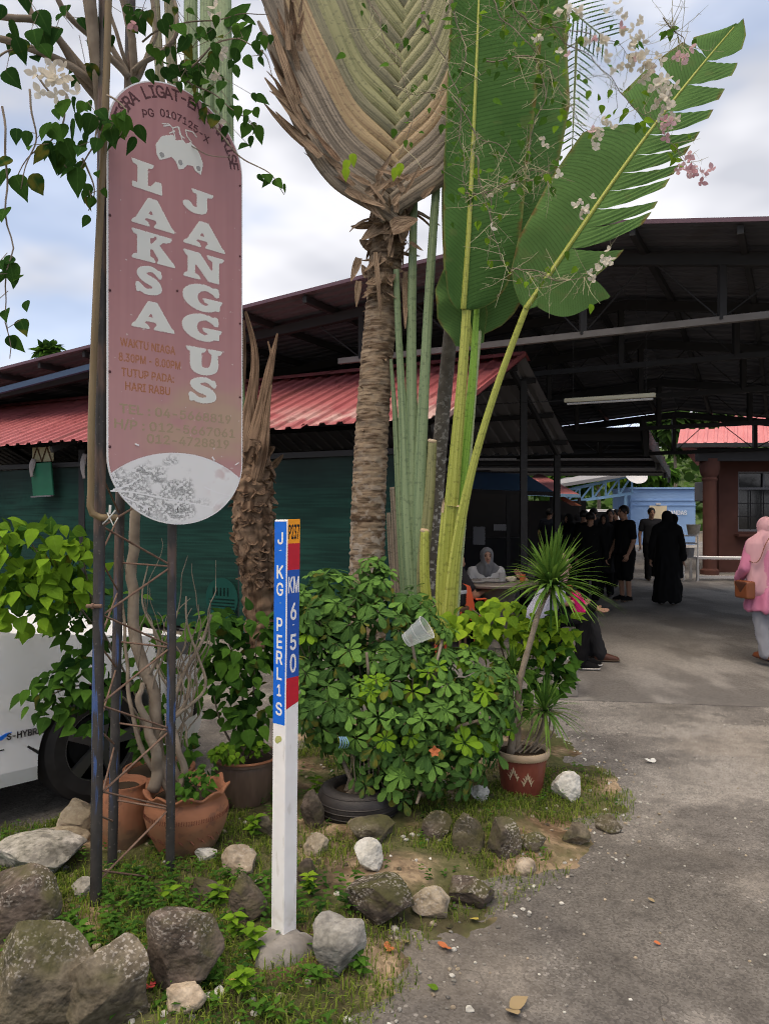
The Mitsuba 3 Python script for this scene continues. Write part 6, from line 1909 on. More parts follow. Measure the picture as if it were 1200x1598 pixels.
for c in VN:
    p = spline([at(*q) for q in c], 60)
    for k in range(34):
        i = int(rng.integers(5, 59))
        d = unit(rdir() + V(0, 0, -.3)) * R_(.05, .24)
        e = p[i] + d
        tw_.append(tube([p[i], p[i] + d * .6 + rdir() * .012, e], [.0018, .0013, .0008], 4, cap=False))
        for j in range(2):
            tw_.append(tube([e - d * .3, e - d * .3 + rdir() * R_(.02, .05)], [.0011, .0006], 3, cap=False))
part(bg2, 'twigs', cat(tw_), 'm_pale_twig', kind='stuff')
for c, nn, sz in zip(VN, (20, 34, 26, 36, 30, 36, 8, 10, 20, 10, 30, 6), [.048] * 12):
    spray(bg2, c, nn, sz, 'm_heart' if c[0][0] in (740, 720, 800) else 'm_bougain', (6, 16), .07, .7)
for x, y in ((543, 250), (550, 240), (540, 262), (625, 255), (618, 262)):
    part(bg2, 'leaf', leaf(at(x, y, 4.2), V(R_(-.4, .4), 0, -1), V(0, -1, .3), .07, .045, 'heart', 14), 'm_lime', smooth=True)
FL = [(990, 95, 8, 'w'), (1000, 60, 6, 'w'), (985, 40, 6, 'w'), (965, 20, 6, 'w'), (1015, 110, 9, 'w'), (1030, 130, 9, 'w'), (1040, 155, 9, 'w'), (1035, 170, 8, 'w'), (1045, 190, 8, 'w'), (1040, 205, 5, 'p'), (1010, 140, 5, 'w'), (940, 60, 5, 'w'), (930, 75, 4, 'w'),
      (1070, 80, 5, 'p'), (1078, 258, 8, 'p'), (1066, 268, 6, 'p'), (1095, 266, 5, 'p'), (938, 205, 5, 'w'), (930, 215, 4, 'w'), (945, 195, 2, 'w'), (950, 105, 4, 'w'), (905, 330, 5, 'w'), (910, 320, 3, 'w'), (938, 412, 4, 'w'), (947, 400, 3, 'w'), (932, 425, 3, 'w'),
      (850, 212, 2, 'w'), (836, 50, 2, 'w'), (880, 80, 3, 'w'), (785, 297, 2, 'w'), (774, 338, 1, 'w'), (875, 12, 3, 'w'), (900, 20, 3, 'w'), (1000, 85, 6, 'w'), (870, 275, 1, 'w'), (1022, 95, 4, 'w')]
for x, y, n, k in FL:
    for _ in range(n):
        flower(bg2, at(x, y, 4.15) + rng.normal(size=3) * V(.026, .03, .026), R_(.026, .036), 'm_bract_pink' if k == 'p' or rng.random() < .07 else 'm_bract_white')

# ================================================================ GRASS, WEEDS AND LITTER
gx, gy = rng.uniform(-2.9, 1.5, 170000), rng.uniform(1.9, 5.4, 170000)
den = meshkit.fbm(np.stack([gx * 2.2 + 4, gy * 2.2, gx * 0], 1), 4, 6)
dd = bed_in(gx, gy)
bare = np.exp(-(((gx - .12) / .42) ** 2 + ((gy - 3.32) / .42) ** 2)) + .6 * np.exp(-(((gx + 1.75) / .5) ** 2 + ((gy - 3.75) / .22) ** 2))
keep = (dd > .0) & (rng.random(len(gx)) < np.clip((den - .40 - .26 * bare - .05 * (gx > -.3)) * 3.2, 0, 1)) & (gy < 5.4)
keep |= (dd > -.05) & (dd < .16) & (rng.random(len(gx)) < .20 * (den > .45)) & (gy < 5.2)
gx, gy = gx[keep][:50000], gy[keep][:50000]
gz = bed_z(gx, gy)
k = len(gx)
th = rng.uniform(0, 6.283, k)
L = rng.uniform(.018, .058, k) * (.8 + .5 * rng.random(k) ** 3)
w = rng.uniform(.0012, .0026, k)
lean = rng.uniform(.2, .95, k)
o = np.stack([gx, gy, gz], 1)
d = np.stack([np.cos(th), np.sin(th), np.zeros(k)], 1)
s = np.stack([-np.sin(th), np.cos(th), np.zeros(k)], 1)
up = V(0, 0, 1)
m1 = o + d * (L * lean * .4)[:, None] + up * (L * .65)[:, None]
e1 = o + d * (L * lean * 1.05)[:, None] + up * (L * (1.0 - .45 * lean))[:, None]
v = np.stack([o - s * w[:, None], o + s * w[:, None], m1 - s * w[:, None] * .8, m1 + s * w[:, None] * .8, e1], 1).reshape(-1, 3)
b = np.arange(k)[:, None] * 5
f = (b[:, :, None] + np.array([[0, 1, 3], [0, 3, 2], [2, 3, 4]])[None]).reshape(-1, 3)
ti = np.where(rng.random(k) < .30, 1, rng.integers(2, 16, k))
uv = np.stack([np.repeat(ti, 5) + np.tile([.05, .95, .1, .9, .5], k), np.tile([0, 0, .5, .5, 1.], k)], 1)
struct('grass', (v, f), 'm_grass', smooth=False, uv=uv, label='short green grass growing among the rocks of the bed', kind='stuff')
labels['grass']['category'] = 'grass'


def weed_patch(n, region, size, seed, dens=.5):
    g = np.random.default_rng(seed)
    out = []
    tries = 0
    while len(out) < n and tries < n * 40:
        tries += 1
        x, y = g.uniform(region[0], region[1]), g.uniform(region[2], region[3])
        if bed_in(np.array([x]), np.array([y]))[0] < .04 or meshkit.fbm(np.array([[x * 2.6 + 1, y * 2.6, seed * 1.0]]), 3, 8)[0] < dens:
            continue
        z = bz(x, y)
        h = g.uniform(.02, .075)
        top_ = V(x + g.uniform(-.02, .02), y + g.uniform(-.02, .02), z + h)
        t = int(g.integers(4, 16))
        a0 = g.uniform(0, 6.28)
        for j in range(int(g.integers(4, 7))):
            a = a0 + j * 2.2
            dv = V(math.cos(a), math.sin(a), g.uniform(.0, .5))
            out.append(leaf(top_ - V(0, 0, .008 * j), dv, V(0, 0, 1), size * g.uniform(.7, 1.3), size * .55, 'ovate', t, .15, .3))
    return out


wp = weed_patch(3000, (-2.6, -.15, 2.0, 4.2), .024, 3, .45) + weed_patch(650, (-.5, 1.3, 2.5, 4.9), .022, 5, .53) + weed_patch(1300, (-1.2, -.1, 2.2, 3.3), .032, 9, .46)
struct('ground_cover', cat(wp), 'm_bougain', smooth=True, label='low leafy weeds creeping between the rocks', kind='stuff')
labels['ground_cover']['category'] = 'ground cover'


def weed(label, x, y, h, n, size, mat='m_heart', tints=(4, 14)):
    X, Y, z = ground_at(x, y)
    t = thing('weed_plant', label, 'weed')
    o = V(X, Y, z)
    e = o + V(R_(-.03, .03), R_(-.03, .02), h)
    part(t, 'stem', tube([o - V(0, 0, .02), (o + e) / 2 + V(.008, 0, 0), e], [.003, .0025, .0015], 6), 'm_spiky_rib', smooth=True)
    for k in range(n):
        f = .25 + .75 * k / (n - 1)
        a = k * 2.4
        part(t, 'leaf', leaf(o + (e - o) * f, V(math.cos(a), math.sin(a), R_(.1, .6)), V(0, -.3, 1), size * R_(.8, 1.2), size * .55, 'ovate', int(rng.integers(*tints)), .15, .35), mat, smooth=True)


for i_, (x_, y_) in enumerate(((150, 1590), (205, 1575), (60, 1560), (20, 1500), (255, 1545), (330, 1540), (130, 1480), (560, 1525), (500, 1530))):
    weed('leafy weed at the foot of a boulder ' + ['between the two corner boulders', 'at the bottom edge before the mossy one', 'in front of the largest corner boulder', 'at the far left edge', 'left below the big dark one', 'right below the big dark one', 'between the largest one and the mast', 'right of the granite block', 'below the granite block'][i_], x_, y_, R_(.05, .09), 12, R_(.035, .05), 'm_bougain', (7, 16))
weed('leafy weed beside the white post at its left foot', 402, 1500, .11, 16, .05)
weed('weed sprouting between the dark boulder and the pointed rock', 338, 1420, .09, 12, .05)
weed('weed growing in front of the brown glazed pot', 391, 1310, .10, 14, .05)
weed('weed with yellowish leaves right of the white post', 482, 1400, .10, 14, .04, 'm_lime', (4, 14))
weed('thin weed standing by the pale tan stone near the driveway', 106, 1240, .10, 12, .035)
weed('weed at the foot of the right mast leg', 268, 1410, .05, 10, .05)
weed('weed growing at the left side of the mossy bottom boulder', 92, 1500, .06, 10, .04)
weed('weed under the bush beside the tyre planter', 497, 1250, .13, 14, .045)
weed('weed patch below the post footing at the bottom edge', 372, 1560, .09, 16, .045)
weed('weed right of the big dark boulder', 366, 1470, .10, 14, .045)


def litter(name, label, cat_, x, y, r, mat, kind='bract', z=.006, n=1):
    Y = EYE * 1200 / (y - 799)
    o = V((x - 600) / 1200 * Y, Y, 0)
    o[2] = max(0, bz(o[0], o[1]) if -3.3 < o[0] < 1.5 and o[1] < 6 and bed_in(np.array([o[0]]), np.array([o[1]]))[0] > -.1 else 0) + z
    a = R_(0, 6.28)
    ms = [leaf(o + V(0, 0, .004 * k), V(math.cos(a + k * 1.7), math.sin(a + k * 1.7), .15), V(.2, -.2, 1), r, r * .7, kind, 5, .25, -.2) for k in range(n)]
    one(name, label, cat_, cat(ms), mat, smooth=True)


litter('fallen_petal', 'red fallen bract lying below the big dark boulder', 'petal', 234, 1572, .036, 'm_petal_red', n=3)
litter('fallen_petal', 'orange fallen bract in the grass right of the granite block', 'petal', 603, 1490, .034, 'm_petal_orange', n=2)
litter('fallen_petal', 'orange curled bract at the pavement edge below the bare soil', 'petal', 699, 1482, .042, 'm_petal_orange', n=2)
litter('fallen_petal', 'small pale orange bract alone on the pavement', 'petal', 1031, 1476, .03, 'm_petal_orange')
litter('fallen_leaf', 'yellow fallen leaf on the soil edge by the pavement', 'leaf', 736, 1437, .05, 'm_leaf_yellow', 'ovate')
litter('fallen_leaf', 'green fallen leaf on the pavement near the bottom', 'leaf', 684, 1547, .040, 'm_lime', 'ovate')
litter('fallen_leaf', 'yellow fallen leaf in the weeds left of the post footing', 'leaf', 369, 1562, .035, 'm_leaf_yellow', 'ovate', n=2)
litter('fallen_leaf', 'dry pale leaf in the grass right of the granite block', 'leaf', 630, 1470, .05, 'm_dry_leaf', 'ovate')
litter('fallen_leaf', 'crumpled pale dry leaf at the bottom edge of the pavement', 'leaf', 795, 1578, .07, 'm_dry_leaf', 'ovate', n=2)
litter('litter_scrap', 'white scrap of paper in the middle of the pavement', 'litter', 1018, 1192, .05, 'm_litter_white', n=2)
litter('litter_scrap', 'white scrap lying at the bottom edge of the bed', 'litter', 341, 1582, .05, 'm_litter_white', n=2)
litter('litter_scrap', 'pale blue white scrap of paper on the right pavement', 'litter', 1022, 1410, .03, 'm_dry_leaf')


def pebbles():
    out = []
    g = np.random.default_rng(77)
    for _ in range(2600):
        x, y = g.uniform(-.1, 3.2), g.uniform(2.2, 6.0)
        din = bed_in(np.array([x]), np.array([y]))[0]
        if din > .05 or (din < -.25 and g.random() > .25):
            continue
        r = g.uniform(.003, .009) * (1.3 if din > -.2 else .8)
        m = rock_mesh(V(r * 2, r * 1.6, r * 1.2), int(g.integers(1e6)), 4, int(g.choice([1, 2, 1, 4])), 1)
        out.append(xf(m, rotz(g.uniform(0, 6)), (x, y, r * .4)))
    for _ in range(700):
        x, y = g.uniform(-2.6, 1.3), g.uniform(2.2, 4.8)
        if bed_in(np.array([x]), np.array([y]))[0] < .05:
            continue
        r = g.uniform(.004, .016)
        out.append(xf(rock_mesh(V(r * 2, r * 1.7, r * 1.4), int(g.integers(1e6)), 5, int(g.choice([0, 1, 4, 3, 2])), 1), rotz(g.uniform(0, 6)), (x, y, bz(x, y) + r * .2)))
    return cat(out)


struct('gravel', pebbles(), 'm_rock', smooth=False, label='small loose stones scattered on the pavement edge and bed', kind='stuff')
labels['gravel']['category'] = 'gravel'
for i, (x, y) in enumerate(((543, 1595), (733, 1578), (945, 1266), (830, 1200), (385, 1548))):
    X, Y, z = (lambda p: (p[0], p[1], 0))(gd(x, y))
    r = .012
    one('white_pebble', ['white pebble at the bottom edge right of the grass', 'white pebble near the bottom on the pavement', 'small whitish stone lying on the pavement right of the bed tip', 'whitish pebble on the pavement behind the bed tip', 'grey white pebble beside the post footing'][i], 'pebble',
        xf(rock_mesh(V(.03, .024, .02), 300 + i, 6, 2, 2), None, V(X, Y, max(z, 0) + .006)), 'm_rock', smooth=True)

# ---------------------------------------------------------------- trees and hill far behind


def far_tree(name, label, x, y, rx, ry, Y, n, size, trunk_y=None, mat='m_farleaf'):
    t = thing(name, label, 'tree')
    c = at(x, y, Y)
    sx, sz = rx / 1200 * Y, ry / 1200 * Y
    part(t, 'trunk', tube(spline([V(c[0], c[1], 0), V(c[0] + .2, c[1], c[2] * .5), c], 10), np.linspace(.18, .07, 10), 9), 'm_twig', smooth=True)
    sub = [(unit(rng.normal(size=3)) * V(sx, sx, sz) * R_(.2, .75), R_(.35, .6)) for _ in range(9)]
    ms = []
    for _ in range(n):
        o, r = sub[int(rng.integers(9))]
        q = rdir()
        p = c + o + q * V(sx, sx, sz) * r * R_(.75, 1.0)
        ms.append(leaf(p, unit(q + V(0, 0, -.5) + rdir() * .5), q + V(0, 0, .5), size * R_(.7, 1.3), size * .6, 'ovate', int(rng.integers(2, 16)), .2, .3))
    part(t, 'crown', cat(ms), mat, smooth=True, kind='stuff')


far_tree('banana_tree', 'broad leaved tree behind the red kiosk roof', 868, 748, 46, 20, 44, 900, .8, mat='m_bougain')
far_tree('broadleaf_tree', 'light green tree above the blue canopy roof', 930, 738, 50, 16, 50, 1100, .7, mat='m_lime')
far_tree('broadleaf_tree', 'bushy green tree behind the blue building', 1010, 738, 60, 18, 52, 1100, .7, mat='m_bougain')
far_tree('broadleaf_tree', 'far tree whose top shows over the pink house roof', 1120, 672, 60, 30, 60, 1500, 1.0)
far_tree('broadleaf_tree', 'far tree left of the pink house roof ridge', 1050, 668, 40, 30, 58, 1100, .9)
# a young tree tip above the shed roof at the left
far_tree('leafy_tree', 'feathery tree tip showing above the shed roof at far left', 76, 552, 14, 18, 26, 260, .35, mat='m_bougain')
hx = sheet(lambda u, v: np.stack([-90 + 220 * u, 70 + 90 * v, -1 + 26 * np.sin(np.pi * np.clip(v * .9, 0, 1) * .55) * (.75 + .25 * np.sin(u * 7 + 1))], -1), 60, 24)
hx[0][:, 2] += (meshkit.fbm(hx[0] * .06, 4, 2) - .5) * 4
struct('hill', hx[:2], 'm_hill', smooth=True)
hl = []
g = np.random.default_rng(9)
for _ in range(5200):
    i = int(g.integers(len(hx[0])))
    b = hx[0][i] + V(g.uniform(-2.5, 2.5), g.uniform(-2.5, 2.5), g.uniform(.0, 2.2))
    if b[0] < 10 or b[0] > 90 or b[1] > 125:
        continue
    for _ in range(2):
        q = unit(g.normal(size=3) + V(0, -.4, .5))
        hl.append(leaf(b + q * g.uniform(.3, 1.6), q, V(0, 0, 1), 1.6, 1.2, 'ovate', int(g.integers(3, 16)), .2, .4))
struct('hillside_forest', cat(hl), 'm_farleaf', smooth=True, label='dense green forest covering the far hillside', kind='stuff')
labels['hillside_forest']['category'] = 'forest'
# ================================================================ PEOPLE


def sph(c, r, s=(1, 1, 1), n=18):
    return m3.Manifold.sphere(1.0, n).scale((r * s[0], r * s[1], r * s[2])).translate(tuple(map(float, c)))


def bone(*pts, n=16):
    """pts = (point, radius) ...: a tapering chain."""
    out = []
    for (a, ra), (b, rb) in zip(pts[:-1], pts[1:]):
        out.append(m3.Manifold.batch_hull([sph(a, ra, n=n), sph(b, rb, n=n)]))
    return out


def blend(parts, res=.035, it=8):
    m = m3.Manifold.batch_boolean(parts, m3.OpType.Add).refine_to_length(res)
    v, f = arr(m)
    t = trimesh.Trimesh(v, f, process=True)
    if it:
        trimesh.smoothing.filter_taubin(t, lamb=.5, nu=.52, iterations=it)
    return np.array(t.vertices), np.array(t.faces)


def hand_parts(w, d, side, curl=.5, k=1.0):
    """Palm, four bent fingers of different lengths and a thumb from the side of the palm."""
    d, side = unit(d), unit(np.asarray(side) - np.dot(side, unit(d)) * unit(d))
    nr = np.cross(d, side)
    out = [m3.Manifold.batch_hull([sph(w + d * .012, .020 * k, n=10), sph(w + d * .085 * k + side * .030 * k, .0125 * k, n=10), sph(w + d * .082 * k - side * .030 * k, .0120 * k, n=10), sph(w + d * .03 * k + side * .024 * k, .016 * k, n=10)])]
    for i, L in enumerate((.068, .076, .070, .054)):
        p = w + d * .084 * k + side * (.030 - .020 * i) * k
        pts = [(p, .0095 * k)]
        a = curl * .35
        for j, fr in enumerate((.45, .32, .25)):
            a += curl * (.35 + .06 * i)
            p = p + (d * math.cos(a) + nr * math.sin(a)) * L * fr * k
            pts.append((p, (.0088, .0082, .0072)[j] * k))
        out += bone(*pts, n=8)
    p = w + d * .03 * k + side * .026 * k
    q = p + (d * .65 + side * .7 + nr * .25) * .034 * k
    out += bone((p, .012 * k), (q, .0105 * k), (q + (d * .9 + side * .15 + nr * .3) * .030 * k, .0085 * k), n=8)
    return out


class Figure:
    """Local frame: z up, +y the way the person faces, feet at z = 0."""

    def __init__(self, name_label, pos, yaw, H=1.65, group=None):
        self.t = thing('person', name_label, 'person', group)
        self.M, self.o, self.H = rotz(yaw), np.asarray(pos, float), H

    def add(self, name, m, mat, smooth=True):
        return part(self.t, name, xf(m[:2], self.M, self.o), mat, smooth=smooth)

    def joints_standing(self, arm_l=None, arm_r=None, step=0.0, lean=0.0):
        H = self.H
        j = dict(head=V(0, .02 * H + lean * 1.1, .932 * H), neck=V(0, .0 + lean, .852 * H), chest=V(0, lean * .8, .74 * H), waist=V(0, lean * .3, .61 * H), hip=V(0, 0, .53 * H))
        for s, k in ((-1, 'l'), (1, 'r')):
            j['sh' + k] = V(s * .112 * H, lean, .812 * H)
            a = (arm_l if k == 'l' else arm_r) or ((.155, -.01, .635), (.165, .05, .485))
            j['el' + k] = V(s * a[0][0] * H, a[0][1] * H + lean, a[0][2] * H)
            j['wr' + k] = V(s * a[1][0] * H, a[1][1] * H + lean, a[1][2] * H)
            st = step * s
            j['hp' + k] = V(s * .054 * H, 0, .50 * H)
            j['kn' + k] = V(s * .058 * H, st * .5 + .01, .285 * H)
            j['an' + k] = V(s * .060 * H, st - .02 - (.02 if st < 0 else 0), (.045 + (.035 if st < 0 else 0)) * H)
            j['to' + k] = j['an' + k] + V(s * .012, .115, -.030 * H)
        self.j = j
        return j

    def joints_sitting(self, seat=.45, arm_l=None, arm_r=None, lean=0.0, knee_l=(.09, .44), knee_r=(.09, .44), foot_l=(.09, .46), foot_r=(.09, .46), tall=1.0):
        H = self.H
        z0 = seat + .09
        j = dict(hip=V(0, 0, z0), waist=V(0, .0 + lean * .3, z0 + .13 * tall), chest=V(0, lean * .7, z0 + .30 * tall), neck=V(0, lean, z0 + .50 * tall), head=V(0, lean + .05, z0 + .50 * tall + .13))
        for s, k in ((-1, 'l'), (1, 'r')):
            j['sh' + k] = V(s * .18, lean * .95, z0 + .44 * tall)
            a = (arm_l if k == 'l' else arm_r) or ((.25, .06, .20), (.16, .30, .16))
            j['el' + k] = V(s * a[0][0], a[0][1] + lean, z0 + a[0][2] * tall)
            j['wr' + k] = V(s * a[1][0], a[1][1] + lean, z0 + a[1][2] * tall)
            kn, fo = (knee_l, foot_l) if k == 'l' else (knee_r, foot_r)
            j['hp' + k] = V(s * .09, .02, z0 - .02)
            j['kn' + k] = V(s * kn[0], kn[1], seat + .07)
            j['an' + k] = V(s * fo[0], fo[1], .075)
            j['to' + k] = j['an' + k] + V(0, .13, -.045)
        self.j = j
        return j

    def body(self, skin='m_skin', curl=.55, look=0.0, hands=True):
        j, k = self.j, self.H / 1.65
        hd = j['head']
        f = V(math.sin(look), math.cos(look), 0)
        sd = V(f[1], -f[0], 0)
        hr = .078 * k
        R = np.stack([sd, f, V(0, 0, 1)], 1)
        L = lambda x, y, z: hd + R @ V(x, y, z) * k
        out = [sph(hd + V(0, 0, .015), hr, (.95, 1.12, 1.18)), m3.Manifold.batch_hull([sph(L(0, .03, -.03), .058 * k), sph(L(0, .052, -.085), .028 * k), sph(L(0, -.01, -.05), .05 * k)]),
               m3.Manifold.batch_hull([sph(L(0, .088, .012), .008 * k, n=10), sph(L(0, .106, -.022), .0125 * k, n=10), sph(L(.014, .09, -.028), .009 * k, n=10), sph(L(-.014, .09, -.028), .009 * k, n=10)])]
        for s in (-1, 1):
            out.append(sph(L(s * .078, -.002, -.005), .026 * k, (.4, .7, 1.1), 12))
        out += bone((j['neck'] - V(0, 0, .03), .056 * k), (hd - V(0, .01, .06), .052 * k))
        out.append(m3.Manifold.batch_hull([sph(j['shl'], .05 * k), sph(j['shr'], .05 * k), sph(j['chest'], .12 * k, (1.15, .85, 1))]))
        out.append(m3.Manifold.batch_hull([sph(j['chest'], .125 * k, (1.15, .8, 1)), sph(j['waist'], .12 * k, (1.1, .8, 1)), sph(j['hip'], .135 * k, (1.15, .85, .9))]))
        for s in 'lr':
            out += bone((j['sh' + s], .052 * k), (j['el' + s], .040 * k), (j['wr' + s], .027 * k))
            out += bone((j['hp' + s], .085 * k), (j['kn' + s], .056 * k), (j['an' + s], .037 * k), (j['to' + s], .03 * k))
            if hands:
                d = unit(j['wr' + s] - j['el' + s])
                sg_ = -1 if s == 'l' else 1
                side = V(-sg_ * .25, 1, .3) if abs(d[2]) > .6 else V(-sg_, 0, .4)
                out += hand_parts(j['wr' + s], d, side, curl, k)
        self.add('body', blend(out, .022, 5), skin)
        self.L = L
        return self

    def face(self, lips=True):
        L, k = self.L, self.H / 1.65
        e = []
        for s in (-1, 1):
            e.append(sph(L(s * .031, .079, .012), .0105 * k, (1.25, .7, .8), 12))
        v = [arr(x) for x in e]
        self.add('eye', v[0], 'm_eye')
        self.add('eye', v[1], 'm_eye')
        for s in (-1, 1):
            self.add('eyebrow', tube([L(s * .016, .088, .032), L(s * .03, .087, .037), L(s * .046, .078, .031)], [.003, .004, .002], 6), 'm_hair')
        self.add('mouth', arr(m3.Manifold.batch_hull([sph(L(-.020, .083, -.053), .0045 * k, n=8), sph(L(0, .092, -.052), .007 * k, n=8), sph(L(.020, .083, -.053), .0045 * k, n=8)])), 'm_lip')

    def hair(self, mat='m_hair'):
        L, k = self.L, self.H / 1.65
        cap = sph(L(0, -.014, .033), .090 * k, (.96, 1.1, 1.08)) - m3.Manifold.cube((.4, .3, .3), True).rotate((0, 0, 0)).translate(tuple(map(float, L(0, .215, -.03)))) - m3.Manifold.cube((.5, .5, .2), True).translate(tuple(map(float, L(0, 0, -.125))))
        self.add('hair', blend([cap], .02, 4), mat)

    def scarf(self, mat, drop=.18, width=1.0, back=.0):
        """A head scarf closed round the face and falling over the shoulders."""
        L, k, j = self.L, self.H / 1.65, self.j
        outer = [sph(L(0, -.008, .018), .097 * k, (.98, 1.12, 1.16)), m3.Manifold.batch_hull([sph(L(0, -.01, -.02), .092 * k), sph(L(0, .01, -.10), .078 * k)]),
                 m3.Manifold.batch_hull([sph(L(0, .0, -.10), .080 * k), sph(j['shl'] + V(.03, 0, -.0), .075 * k * width), sph(j['shr'] + V(-.03, 0, -.0), .075 * k * width), sph(j['chest'] + V(0, .05, .14 - drop * .4), .11 * k, (1.1, .8, 1))])]
        if back:
            outer.append(m3.Manifold.batch_hull([sph(L(0, -.02, -.08), .085 * k), sph(j['shl'] + V(-.01, -.04, .0), .078 * k), sph(j['shr'] + V(.01, -.04, 0), .078 * k), sph(j['shl'] + V(.02, -.04, -back), .10 * k), sph(j['shr'] + V(-.02, -.04, -back), .10 * k)]))
        hole = m3.Manifold.batch_hull([sph(L(0, .10, .018), .062 * k, (.95, 1, 1.0)), sph(L(0, .10, -.055), .040 * k), sph(L(0, .22, -.02), .08 * k)])
        m = blend([m3.Manifold.batch_boolean(outer, m3.OpType.Add) - hole], .024, 5)
        v, f = m
        q = meshkit.fbm(v * V(16, 16, 5), 3, 4) - .5
        n = trimesh.Trimesh(v, f, process=False).vertex_normals
        low = np.clip((L(0, 0, -.04)[2] - v[:, 2]) / .1, 0, 1)
        q2 = np.sin(np.arctan2(v[:, 0] - j['neck'][0], v[:, 1] - j['neck'][1]) * 9 + v[:, 2] * 7 + q * 6)
        self.add('head_scarf', (v + n * ((q * .030 + q2 * .007) * low)[:, None], f), mat)

    def top(self, mat, sleeve=.55, hem=None, flare=1.0, name='shirt', loose=1.0):
        """Shirt, tunic or long dress: sleeve = share of the arm covered (2 = to the wrist), hem = height of its edge."""
        j, k = self.j, self.H / 1.65 * loose
        out = [m3.Manifold.batch_hull([sph(j['shl'], .062 * k), sph(j['shr'], .062 * k), sph(j['neck'] - V(0, 0, .05), .055 * k), sph(j['chest'], .135 * k, (1.18, .92, 1))]),
               m3.Manifold.batch_hull([sph(j['chest'], .138 * k, (1.2, .90, 1)), sph(j['waist'], .135 * k, (1.18, .92, 1)), sph(j['hip'], .148 * k, (1.18, .95, .7))])]
        if hem is not None:
            r = .152 * k * flare
            n = 12
            ring = [sph(j['hip'] * V(1, 1, 0) + V(math.cos(a) * r * 1.1, math.sin(a) * r * .95, hem + .02), .02, n=6) for a in np.linspace(0, 6.283, n)[:-1]]
            out.append(m3.Manifold.batch_hull(ring + [sph(j['hip'], .148 * k, (1.18, .95, .7))]))
        for s in 'lr':
            a, b, c = j['sh' + s], j['el' + s], j['wr' + s]
            if sleeve <= 1:
                out += bone((a, .064 * k), (a + (b - a) * sleeve, .060 * k))
            else:
                out += bone((a, .064 * k), (b, .055 * k), (b + (c - b) * min(1, sleeve - 1), .046 * k))
        m = blend(out, .03, 5)
        v, f = m
        n = trimesh.Trimesh(v, f, process=False).vertex_normals
        lowz = np.clip((j['chest'][2] - v[:, 2]) / .5, 0.15, 1)
        ang = np.arctan2(v[:, 1], v[:, 0])
        q = (meshkit.fbm(np.stack([np.cos(ang) * 5, np.sin(ang) * 5, v[:, 2] * 3.2], 1), 4, 5) - .5) * .085 * lowz
        self.add(name, (v + n * q[:, None], f), mat)

    def legs(self, mat, to=1.0, name='trousers', loose=1.15):
        j, k = self.j, self.H / 1.65 * loose
        out = [m3.Manifold.batch_hull([sph(j['hip'], .14 * self.H / 1.65, (1.15, .9, .8)), sph(j['hpl'], .085 * k), sph(j['hpr'], .085 * k)])]
        for s in 'lr':
            a, b, c = j['hp' + s], j['kn' + s], j['an' + s]
            if to <= .5:
                out += bone((a, .09 * k), (a + (b - a) * to * 2, .078 * k))
            else:
                out += bone((a, .09 * k), (b, .068 * k), (b + (c - b) * (to - .5) * 2, .060 * k))
        m = blend(out, .035, 4)
        v, f = m
        n = trimesh.Trimesh(v, f, process=False).vertex_normals
        self.add(name, (v + n * ((meshkit.fbm(v * V(16, 16, 18), 4, 6) - .5) * .040)[:, None], f), mat)

    def shoes(self, mat, sole='m_sole'):
        for s in 'lr':
            a, b = self.j['an' + s], self.j['to' + s]
            d = unit((b - a) * V(1, 1, 0))
            z = V(0, 0, 1)
            base = a * V(1, 1, 0) + z * (a[2] - .058)
            up = m3.Manifold.batch_hull([sph(base - d * .035 + z * .03, .036, n=12), sph(base + d * .09 + z * .026, .040, n=12), sph(base + d * .165 + z * .018, .030, n=12), sph(a + z * .0, .042, n=12)])
            k = self.add('shoe', blend([up], .02, 3), mat)
            so = m3.Manifold.batch_hull([sph(base - d * .04 + z * .004, .034, (1, 1, .35), 12), sph(base + d * .10 + z * .004, .043, (1, 1, .3), 12), sph(base + d * .17 + z * .004, .032, (1, 1, .35), 12)])
            self.add('shoe_sole', arr(so), sole)


def feet(x, y):
    return gd(x, y, .012)


# ---- the woman in pink walking in from the right
p = feet(1186, 1036)
w = Figure('woman in a pink head scarf and long pink tunic walking away with a brown bag', p + V(.10, .05, 0), .12, 1.545)
j = w.joints_standing(arm_l=((.175, -.02, .66), (.150, .11, .56)), arm_r=((.155, -.01, .635), (.165, .05, .485)), step=.09)
w.body('m_skin')
w.legs('m_denim', 1.0, loose=1.25)
w.top('m_tunic_pink', 1.85, .36 * 1.545, 1.18, 'tunic', 1.18)
w.scarf('m_scarf_pink', .3, 1.30, .47)
w.shoes('m_leather', 'm_leather_dark')
bag = thing('hand_bag', 'brown leather shoulder bag at the hip of the woman in pink', 'bag')
bc = w.o + w.M @ V(-.265, -.02, .80)
bm = trimesh.creation.box((.10, .22, .20), )
bm = m3.Manifold.batch_hull([sph(V(x * .03, y * .095, z * .085), .022, n=10) for x in (-1, 1) for y in (-1, 1) for z in (-1, .7)])
part(bag, 'body', xf(blend([bm], .025, 2), w.M, bc), 'm_leather', smooth=True)
part(bag, 'flap', xf(blend([m3.Manifold.batch_hull([sph(V(-.045, y * .095, .06), .014, n=8) for y in (-1, 1)] + [sph(V(-.048, 0, -.03), .012, n=8)])], .02, 2), w.M, bc), 'm_leather_dark', smooth=True)
st_ = spline([bc + w.M @ V(-.0, .08, .08), bc + w.M @ V(-.0, .0, .30), w.o + w.M @ V(-.225, -.15, 1.08), w.o + w.M @ V(-.14, -.165, 1.24), w.o + w.M @ V(-.06, -.13, 1.34)], 26)
part(bag, 'strap', tube(st_, .009, 6, flat=.35, side=V(0, 1, .0)), 'm_leather', smooth=True)
